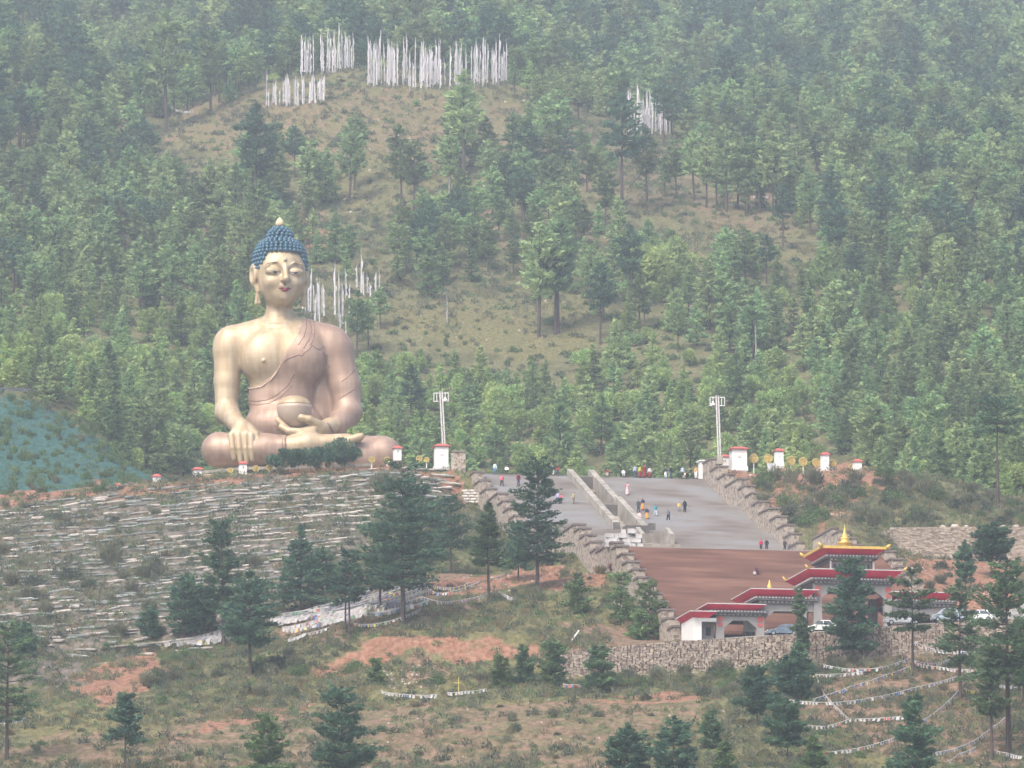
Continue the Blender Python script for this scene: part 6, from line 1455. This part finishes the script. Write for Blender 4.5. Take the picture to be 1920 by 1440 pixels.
def row_of(n_, x0, x1, rowf, spread, h0, h1, tall=.12):
    return [(px, rowf(px) + rnd.uniform(-spread, spread), rnd.uniform(h0, h1) * (1.25 if rnd.random() < tall else 1)) for px in [rnd.uniform(x0, x1) for _ in range(n_)]]
banners(row_of(44, 495, 612, lambda p: 203 - (p - 497) * .10, 4, 34, 62), 0, 'the lower left hill cluster')
banners(row_of(36, 556, 664, lambda p: 134 - (p - 556) * .05, 9, 48, 92), 0, 'the upper left hill cluster')
banners(row_of(118, 690, 948, lambda p: 158 + 6 * math.sin((p - 690) / 82), 8, 52, 92), 0, 'the longest hilltop row')
banners(row_of(50, 1174, 1258, lambda p: 250 + (p - 1176) * .03, 6, 50, 84), 0, 'the small right cluster')
banners([(566,590,82),(572,596,90),(577,590,75),(583,600,95),(588,588,60),(596,602,80),(603,590,55),(600,610,90),(606,602,70),(630,600,112),(634,610,98),(641,614,88),(626,585,60),(648,560,58),(656,600,64),(675,556,84),(671,545,50),(683,560,50),(688,552,40),(693,560,30),(706,575,66),(710,545,40),(637,640,60),(650,640,50),(592,612,60)], 0, 'the cluster beside the statue face')
banners([(370,604,40),(376,604,24),(383,606,22)], 0, 'the trio left of the statue')
banners([(88,50,34),(92,48,38),(100,52,44),(108,50,36),(118,52,46),(70,50,20),(40,42,18)], 0, 'the top left corner cluster')
# ------------------------------------------------------------------ strings of small prayer flags
cord_m = mat('grey_cord', (.45, .43, .42, 1), None, 1, .8)
FC = [mat('flag_white', (.45, .44, .45, 1), None, 1, .9), mat('flag_blue', (.13, .21, .40, 1), None, 1, .9), mat('flag_red', (.45, .16, .14, 1), None, 1, .9), mat('flag_yellow', (.62, .55, .16, 1), None, 1, .9), mat('flag_green', (.16, .34, .22, 1), None, 1, .9)]
def string(pts, label, wts=(8, 1, 1, 1, 1), sag=6, size=.34, lift=1.2, dens=.45, yoff=0, group=None):
    """pts: (px,row) photo points that the line passes; ends hang from the first and last"""
    W3 = []
    for (px, row) in pts:
        x, y, z = hit(px, row + 16, 600); y -= .2 - yoff; W3.append(Vector((px_x(y, px, row), y, elev_z(y, row))))
    Q = []
    for i in range(len(W3) - 1):
        a, c = W3[i], W3[i + 1]; n_ = max(6, int((c - a).length / .5))
        for k in range(n_):
            t = k / n_; p = a.lerp(c, t); p.z -= sag * (a.y / 11050) * 4 * t * (1 - t); Q.append(p)
    Q.append(W3[-1]); o0 = Q[0].copy(); t_ = thing('prayer_flag_string', label, 'prayer flags', o0, 0, group); Q = [q - o0 for q in Q]
    b = MB(); b.tube([tuple(q) for q in Q], .035, 3, 0, False); part('cord', b.mesh('cord', cord_m), t_)
    b = MB(); col = 0
    for i in range(len(Q) - 1):
        d = Q[i + 1] - Q[i]; L_ = d.length; k = 0
        while k < L_:
            if rnd.random() < .92:
                p = Q[i] + d * (k / L_); q = Q[i] + d * min((k + size) / L_, 1.0); h_ = size * rnd.uniform(.9, 1.35); dy = rnd.uniform(-.2, .1); dx = rnd.uniform(-.14, .14)
                m_ = rnd.choices(range(5), wts)[0]
                b.add([(p.x, p.y, p.z), (q.x, q.y, q.z), (q.x + dx, q.y + dy, q.z - h_), (p.x + dx, p.y + dy, p.z - h_)], [(0, 3, 2, 1)], m_)
            k += size + dens * rnd.uniform(.2, 1)
    f_ = part('flags', b.mesh('flags', FC), t_); f_['kind'] = 'stuff'
STR = [([(1535,1243),(1590,1254),(1650,1252),(1708,1232)], 'line of small white flags hanging in a deep curve left of the umbrella pine trunk', (9,1,1,0,0)),
 ([(1505,1262),(1560,1264),(1620,1258)], 'pale flag line just under the deep curved one', (9,1,1,1,0)),
 ([(1525,1310),(1600,1285),(1660,1265),(1708,1248)], 'flag line with blue and yellow flags climbing to the umbrella pine trunk', (3,4,1,2,0)),
 ([(1480,1312),(1560,1317),(1640,1307),(1710,1290),(1795,1268)], 'longest white flag line climbing to the layered pine', (9,1,0,0,0)),
 ([(1500,1192),(1520,1240),(1545,1300),(1592,1348)], 'thin steep line of flags dropping beside the column pine', (9,0,0,0,0)),
 ([(1490,1355),(1545,1362),(1592,1348),(1700,1342)], 'low sagging flag line at the foot of the steep one', (9,0,1,0,0)),
 ([(1712,1182),(1750,1188),(1790,1191)], 'uppermost flag line right of the umbrella pine trunk', (9,0,1,0,0)),
 ([(1712,1196),(1760,1206),(1800,1207)], 'second flag line right of the umbrella pine trunk', (9,0,1,0,0)),
 ([(1714,1203),(1760,1219),(1800,1220),(1830,1222)], 'third flag line right of the umbrella pine trunk', (9,1,1,0,0)),
 ([(1714,1238),(1750,1244),(1790,1232)], 'faded orange and white flag line at the umbrella pine trunk', (5,0,3,1,0)),
 ([(1716,1242),(1760,1250),(1810,1255),(1850,1255)], 'white flag line passing behind the layered pine trunk', (8,0,2,1,0)),
 ([(1800,1200),(1840,1198),(1880,1192),(1918,1212)], 'pale flag line draped among the right edge pines', (9,0,1,0,0)),
 ([(1700,1362),(1740,1345),(1780,1312),(1800,1290)], 'white flag line rising to the foot of the layered pine', (9,1,0,0,0)),
 ([(1808,1290),(1830,1295),(1855,1272)], 'short bright yellow flag line right of the layered pine', (0,0,0,9,1)),
 ([(1857,1280),(1880,1285),(1918,1282)], 'white flag line at the right edge, halfway up the trunks', (9,0,0,0,0)),
 ([(1718,1412),(1770,1408),(1820,1392),(1858,1365),(1885,1345)], 'white flag line curving up to the tallest right pine', (9,1,1,0,0)),
 ([(1860,1404),(1890,1412),(1918,1418)], 'lowest white flag line at the right edge', (9,0,0,0,0)),
 ([(1775,1428),(1800,1412),(1830,1400)], 'short flag line at the bottom right corner', (9,0,1,1,0)),
 ([(1550,1410),(1620,1400),(1690,1378)], 'faint thin flag line at the lower right', (9,0,1,1,0)),
 ([(714,1295),(760,1302),(822,1302)], 'white flag line on the grass below the red bank, left half', (9,2,0,0,0)),
 ([(838,1298),(870,1296),(912,1291)], 'white flag line on the grass below the red bank, right half', (9,1,0,0,0)),
 ([(1056,1282),(1075,1283),(1094,1282)], 'very short red, white and blue flag line among shrubs', (2,2,5,0,0)),
 ([(1150,1122),(1165,1135),(1190,1146)], 'white flag line curving down beside the green young trees', (9,0,0,0,0)),
 ([(795,1080),(812,1098),(850,1102),(880,1092)], 'multicoloured flag line hanging right of the largest pine, upper', (3,3,2,3,1)),
 ([(800,1100),(820,1112),(850,1108),(900,1090),(960,1072)], 'multicoloured flag line climbing over the red earth', (4,2,2,2,1)),
 ([(790,1118),(830,1128),(880,1122),(915,1112)], 'grey white flag line right of the largest pine, lower', (8,1,1,0,0)),
 ([(935,1108),(950,1116),(962,1120)], 'short white flag line by the dark shrub under the ragged pine', (9,0,0,0,0)),
 ([(662,1168),(700,1170),(750,1158),(790,1140)], 'flag line with yellow flags low between the twin stems and the largest pine', (6,1,1,2,1)),
 ([(540,1198),(570,1188),(617,1176)], 'white pennant line at the lower left of the flag slope', (9,0,0,0,0)),
 ([(0,1352),(20,1350),(48,1346)], 'white flags tied at the foot of the left edge pine', (9,1,0,0,0)),
 ([(0,725),(40,727),(113,731)], 'white flag line above the blue netting at the far left', (9,0,0,0,0)),
 ([(320,198),(336,207),(362,207)], 'tiny white flag line at the edge of the high grass', (9,0,0,0,0)),
 ([(205,52),(230,40),(243,36)], 'short yellow and white flag line at the top left', (3,0,0,5,0)),
 ([(1368,372),(1385,373)], 'tiny orange and yellow flags under the pine trunks on the hill', (0,0,3,4,0)),
 ([(1408,366),(1430,366),(1460,368)], 'tiny white and yellow flags under the pine trunks on the hill', (5,0,1,2,0))]
for pts, lab, wt in STR: string(pts, lab, wt, sag=1.5, size=.31 if pts[0][1] > 800 else .5)
# the slope draped with many white lines
k = 0
for i, (a, c) in enumerate((((520,1158),(700,1105)),((530,1150),(745,1098)),((525,1166),(720,1122)),((560,1160),(790,1085)),((580,1152),(800,1092)),((600,1158),(800,1100)),((620,1150),(805,1106)),((640,1150),(800,1112)),((540,1176),(690,1140)),((300,1204),(420,1180)),((330,1202),(425,1186)),((350,1204),(425,1192)),((600,1140),(720,1090)),((630,1135),(700,1100)),((650,1148),(790,1120)),((690,1152),(800,1128)),((570,1145),(660,1122)),((535,1182),(640,1150)),((610,1160),(780,1132)),((525,1162),(640,1138)))):
    for j in range(2):
        dx, dy = rnd.uniform(-14, 14), rnd.uniform(-4, 4); m_ = ((a[0] + c[0]) / 2 + dx, (a[1] + c[1]) / 2 + rnd.uniform(0, 5)); colr = c[0] > 740
        string([(a[0] + dx, a[1] + dy), m_, (c[0] + dx * .4, c[1] + dy)], ('faded white prayer flag line above the concrete ledge' if a[0] < 500 else ('partly coloured prayer flag line draped from the largest pine' if colr else 'faded white prayer flag line draped over the slope left of the largest pine')),
               (7, 1, 1, 1, 1) if colr else (12, .3, .2, .2, .2), sag=2, size=.42, dens=.12, group=('flag lines above the concrete ledge' if a[0] < 500 else ('coloured flag lines below the largest pine' if colr else 'white flag lines on the flag slope')))
# yellow banner pole far left and blue scrap
t = thing('yellow_flag_pole', 'yellow vertical flag on a pole at the far left edge', 'prayer flag', hit(13, 558, 1000)); o = part('pole', pme, t); o.scale = (1, 1, 4.4); o = part('banner', bmesh_[0], t, (0, 0, .8)); o.scale = (1, 1, 3.5); o.material_slots[0].link = 'OBJECT'; o.material_slots[0].material = FC[3]
x, y, z = hit(1182, 1114, 700); b = MB(); b.add([(-.9, 0, .1), (-.1, -.2, .45), (.8, 0, .3), (.5, .3, 0), (-.3, .3, -.1)], [(0, 1, 2, 3, 4)]); b.add([(-.9, .02, .06), (-.1, -.18, .41), (.8, .02, .26), (.5, .32, -.04), (-.3, .32, -.14)], [(4, 3, 2, 1, 0)])
tag(part('plastic_sheet', b.mesh('plastic_sheet', mat('light_blue_plastic', (.16, .50, .75, 1), None, 1, .5)), None, (x, y, z + .4)), 'light blue plastic scrap caught beside the left stair wall', 'plastic sheet')
b = MB(); b.tube([(0, 0, 0), (0, 0, 2.2)], .05, 5); b.tube([(-.55, 0, 1.5), (.2, 0, 1.5)], .05, 5)
x, y, z = hit(860, 1306); tag(part('yellow_marker_post', b.mesh('yellow_marker_post', FC[3]), None, (x, y, z)), 'thin yellow post standing in the grass between the two white flag lines', 'post')
# ------------------------------------------------------------------ people
SK = mat('skin', (.36, .21, .14, 1), None, 1, .6); HRM = mat('black_hair', (.012, .010, .010, 1), None, 1, .5); SHO = mat('dark_shoes', (.03, .03, .03, 1), None, 1, .6)
def person_parts(pose, skirt=False, hood=False):
    sit = pose == 'sit'; h = .035; zoff = -.44 if sit else 0
    hip = .92 + zoff; J = {}
    sw = .16 if pose == 'walk' else 0
    legs_ = []
    for s in (-1, 1):
        if sit: legs_.append([(s * .1, 0, hip), (s * .16, -.38, hip + .06), (s * .14, -.34, .08), (s * .14, -.48, .04)])
        else: legs_.append([(s * .09, 0, hip), (s * .12, -.03 - s * sw * .6, .50), (s * .14, .05 - s * sw * 1.3, .08), (s * .15, -.12 - s * sw * 1.3, .04)])
    arms_ = []
    for s in (-1, 1):
        sh = (s * .19, 0, hip + .48)
        if pose == 'up': arms_.append([sh, (s * .30, -.12, hip + .36), (s * .12, -.26, hip + .58), (s * .08, -.28, hip + .66)])
        elif pose == 'hip' and s > 0: arms_.append([sh, (s * .36, .03, hip + .24), (s * .18, -.08, hip + .08), (s * .14, -.12, hip + .05)])
        elif sit: arms_.append([sh, (s * .26, -.16, hip + .26), (s * .15, -.36, hip + .14), (s * .12, -.42, hip + .12)])
        else: arms_.append([sh, (s * .27, .02 + s * sw * .5, hip + .22), (s * .29, -.05 + s * sw, hip - .02), (s * .29, -.08 + s * sw, hip - .10)])
    def mk(): return SDF((-.5, -.62, -.02), (.5, .42, 1.80), h)
    def trunk(S, e=0): S.cone((0, 0, hip + .02), (0, 0, hip + .25), .135 + e, .125 + e, .06); S.cone((0, .01, hip + .25), (0, .0, hip + .44), .13 + e, .15 + e, .08); S.cone((-.12, 0, hip + .48), (.12, 0, hip + .48), .085 + e, .085 + e, .08)
    B = mk(); trunk(B)
    for l in legs_: B.chain(l[:3], [.095, .065, .045], .04); B.cone(l[2], l[3], .045, .035, .02)
    for a in arms_:
        B.chain(a[:3], [.06, .045, .034], .03); d = np.array(a[3]) - np.array(a[2]); d = d / (np.linalg.norm(d) + 1e-9); hpos = np.array(a[2]) + d * .05
        B.ell(tuple(hpos), (.038, .03, .045), .02)
        for q in range(4): B.cone(tuple(hpos), tuple(hpos + d * (.10 + .012 * (q in (1, 2))) + np.array([(q - 1.5) * .02, 0, 0])), .017, .013, .01)
        B.cone(tuple(hpos), tuple(hpos + d * .04 + np.array([-.04 * np.sign(a[0][0]), -.02, 0])), .017, .013, .01)
    B.cone((0, 0, hip + .52), (0, -.01, hip + .64), .055, .05, .04); B.ell((0, -.015, hip + .74), (.085, .10, .12), .03); B.ell((0, -.115, hip + .73), (.018, .02, .03), .015)
    for s in (-1, 1): B.ell((s * .088, 0, hip + .73), (.015, .02, .03), .01)
    B.f = B.f; v, f = B.nets(); body = mesh('person_body', v, f, SK, smooth=True)
    T = mk(); trunk(T, .028)
    for a in arms_: T.chain(a[:3], [.09, .068, .055], .03)
    v, f = T.nets(); top = mesh('top', v, f, FC[0], smooth=True)
    U = mk()
    if skirt: U.cone((0, 0, hip + .08), (0, 0, .55 if not sit else .2), .16, .22, .05); U.cone((0, 0, .55 if not sit else .2), (0, 0, .2 if not sit else .12), .22, .24, .05)
    else:
        for l in legs_: U.chain(l[:3], [.125, .092, .072], .05)
        U.cone((-.06, 0, hip), (.06, 0, hip), .13, .13, .05)
    v, f = U.nets(); low = mesh('legwear', v, f, FC[0], smooth=True)
    Hh = mk(); Hh.ell((0, .012, hip + .775), (.098, .108, .105), 0); Hh.ell((0, -.09, hip + .70), (.085, .09, .10), .02, 'sub'); 
    if hood: Hh.cone((0, .06, hip + .74), (0, .08, hip + .50), .07, .05, .04)
    v, f = Hh.nets(); hr_ = mesh('hair', v, f, HRM, smooth=True)
    sh_ = []
    for l in legs_:
        Sx = mk(); Sx.cone((l[2][0], l[2][1] + .03, .05), (l[3][0], l[3][1], .035), .062, .05, .02); v, f = Sx.nets(); sh_.append(mesh('shoe', v, f, SHO, smooth=True))
    return body, top, low, hr_, sh_
PP = {}
def pmat(c): return mat('cloth_%d_%d_%d' % c, L(*c), None, 3, .9)
def person(px, row, hpx, pose, top, low, label, skirt=False, hair=(20, 18, 18), lh=False, shoe=None, mode='stair', rz=None, y=None):
    key = (pose, skirt, lh)
    if key not in PP: PP[key] = person_parts(*key)
    if mode == 'stair': x, y_, z = on_stair(px, row)
    elif mode == 'top': y_ = 899.8 + (px - 1100) * .0145; x, z = px_x(y_, px, row), 126.22
    elif mode == 'land': x, y_, z = on_stair(px, 1031.5); s_, w_ = stair_sw(x, y_); z = 100.8; s_ = 112.0 if px < 1475 and row > 1026 else 109; x, y_ = stair_xy(s_, sl(px, s_))
    else: x, y_, z = px_x(y, px, row), y, float(H(px_x(y, px, row), y))
    k = hpx * y_ / 11050 / (1.72 if pose != 'sit' else 1.28)
    t = thing('person', label, 'person', (x, y_, z), rnd.uniform(-.8, .8) if rz is None else rz); t.scale = (k, k, k); bo, to, lo, ha, sh_ = PP[key]; part('body', bo, t)
    for nm, me, c in (('top', to, top), ('skirt' if skirt else 'trousers', lo, low), ('hair', ha, hair)):
        o = part(nm, me, t); o.material_slots[0].link = 'OBJECT'; o.material_slots[0].material = pmat(c)
    for m_ in sh_:
        o = part('shoe', m_, t)
        if shoe: o.material_slots[0].link = 'OBJECT'; o.material_slots[0].material = pmat(shoe)
W_, K_ = (235, 235, 238), (30, 32, 38)
for a in ((928,893,20,'stand',(205,225,230),(90,130,170),'person in pale blue top and jeans at the left end of the plaza edge',False,'top'),
 (950,893,15,'sit',(240,240,240),(35,35,40),'person in white crouching at the left end of the plaza edge',False,'top'),
 (941,911,21,'walk',(225,120,140),K_,'person in pink and red top and black trousers on the upper left steps',False,'stair'),
 (972,910,22,'stand',(110,35,50),(70,80,100),'person in dark red top and jeans on the upper left steps',False,'stair'),
 (1046,893,21,'stand',(225,75,60),(80,80,90),'person in bright red top just right of the ragged pine tip',False,'top'),
 (1037,893,19,'stand',(150,160,165),(215,215,215),'person in white trousers half hidden by the ragged pine tip',False,'top'),
 (1046,944,22,'stand',(190,175,205),(85,110,140),'person in pale violet top and blue trousers left of the upper parapet',False,'stair'),
 (1051.5,944,17,'stand',(235,105,115),K_,'shorter person in coral pink top and black trousers left of the upper parapet',False,'stair'),
 (1076,944,21,'walk',(160,155,120),(120,110,85),'person in khaki walking just left of the upper parapet',False,'stair'),
 (1139,894,13,'sit',(150,45,50),(215,215,210),'small person in dark red sitting on the plaza edge right of the parapets',False,'top'),
 (1169,895,14,'sit',(225,225,225),(200,200,200),'person in white sitting on the plaza edge',False,'top'),
 (1191,895,22,'stand',(165,180,205),(70,80,95),'person in pale blue grey top left of the two in maroon robes',False,'top'),
 (1200,895,21,'stand',(190,200,70),(140,45,50),'person in yellow green top over a maroon robe',True,'top'),
 (1208,895,23,'stand',(150,40,45),(145,40,45),'person wholly in a maroon robe on the plaza edge',True,'top'),
 (1218,895,19,'stand',(215,210,215),(140,40,55),'person in white top and maroon skirt on the plaza edge',True,'top'),
 (1248,895,20,'stand',(50,55,65),(225,228,235),'fair haired person in dark top and white trousers on the plaza edge',False,'top'),
 (1258,895,22,'stand',(40,45,62),(75,90,115),'fair haired person in navy on the plaza edge',False,'top'),
 (1280,895,22,'stand',(195,205,220),(55,60,75),'person in pale top and dark trousers standing over two crouching ones',False,'top'),
 (1284,897,12,'sit',(230,220,190),(200,195,180),'small child in cream crouching at the stair top',False,'stair'),
 (1289,898,13,'sit',(28,28,34),(28,28,34),'person in black sitting on the first step',False,'stair'),
 (1305,896,23,'stand',(190,155,100),(240,238,230),'person in tan top and white trousers near the right stair wall',False,'top'),
 (1176,928,23,'up',(230,175,185),(225,190,195),'person in long pink and white tunic with hands raised to the face',True,'stair'),
 (1197,959,22,'stand',(75,85,90),(60,68,75),'person in dark grey standing left of the navy and orange one',False,'stair'),
 (1205,956,22,'hip',(40,45,80),(235,150,60),'person in navy top and orange skirt, the upper of two',True,'stair'),
 (1213,973,21,'hip',(45,50,80),(235,155,60),'person in navy top and orange skirt, the lower of two',True,'stair'),
 (1229,967,21,'walk',(70,150,170),(190,205,215),'person in teal top walking up the steps',False,'stair'),
 (1199,980,20,'stand',(240,205,200),(240,215,205),'person in pale pink dress behind the lower parapet',True,'stair'),
 (1253,977,22,'walk',(110,115,130),K_,'person in grey top, black trousers and white shoes walking down',False,'stair'),
 (1273,958,16,'stand',(225,185,70),(140,140,155),'child in yellow top holding the hand of a person in black',False,'stair'),
 (1284,960,23,'stand',(45,45,52),K_,'person in black with long dark hair beside the child in yellow',False,'stair'),
 (1427,1030,20,'walk',(190,40,75),(45,45,60),'person in crimson jacket on the lower landing edge',False,'land'),
 (1437.5,1030,21,'walk',(55,50,60),(40,42,50),'person in dark clothes beside the one in crimson jacket',False,'land'),
 (1471.5,1030,20,'stand',(75,70,72),(60,55,60),'person in brown grey standing alone before the right stair wall',False,'land'),
 (1480,1022,18,'walk',(85,90,105),(80,85,95),'person in grey climbing along the right stair wall',False,'land'),
 (1418,1076,15,'sit',(95,60,85),(90,60,80),'person in dull purple sitting on the red brown steps',False,'stair')):
    hair = (215, 190, 130) if 'fair haired' in a[6] else (20, 18, 18)
    person(a[0], a[1], a[2], a[3], a[4], a[5], a[6], a[7], hair, 'long dark hair' in a[6], (235, 235, 235) if 'white shoes' in a[6] else None, a[8])
x, y, z = on_stair(1414.5, 1077); b = MB(); b.box(-.2, .2, -.12, .12, 0, .34, 0, (-.16, .16, -.08, .08)); b.tube([(-.1, 0, .34), (0, 0, .46), (.1, 0, .34)], .015, 4)
tag(part('bag', b.mesh('bag', FC[0]), None, (x, y - .3, z)), 'white bag beside the person sitting on the red brown steps', 'bag')

# ------------------------------------------------------------------ labels: where several things share one, say which by order from the left
from collections import defaultdict
bpy.context.view_layer.update()
dd = defaultdict(list)
for o in COL.objects:
    if o.parent is None and o.get('label') and o.get('category'): dd[o['label']].append(o)
ORD = ['leftmost', 'second', 'third', 'fourth', 'fifth', 'sixth', 'seventh', 'eighth', 'ninth', 'tenth']
for lab, os_ in dd.items():
    n = len(os_)
    if n < 2: continue
    os_.sort(key=lambda o: project(o.location.x, o.location.y, o.location.z)[0])
    if n <= 10 and len(lab.split()) <= 14:
        for i, o in enumerate(os_):
            o['label'] = ('leftmost ' if i == 0 else ('rightmost ' if i == n - 1 else ORD[i] + '-from-left ')) + lab
    else:
        g_ = os_[0].get('group') or lab
        for o in os_: o['group'] = g_
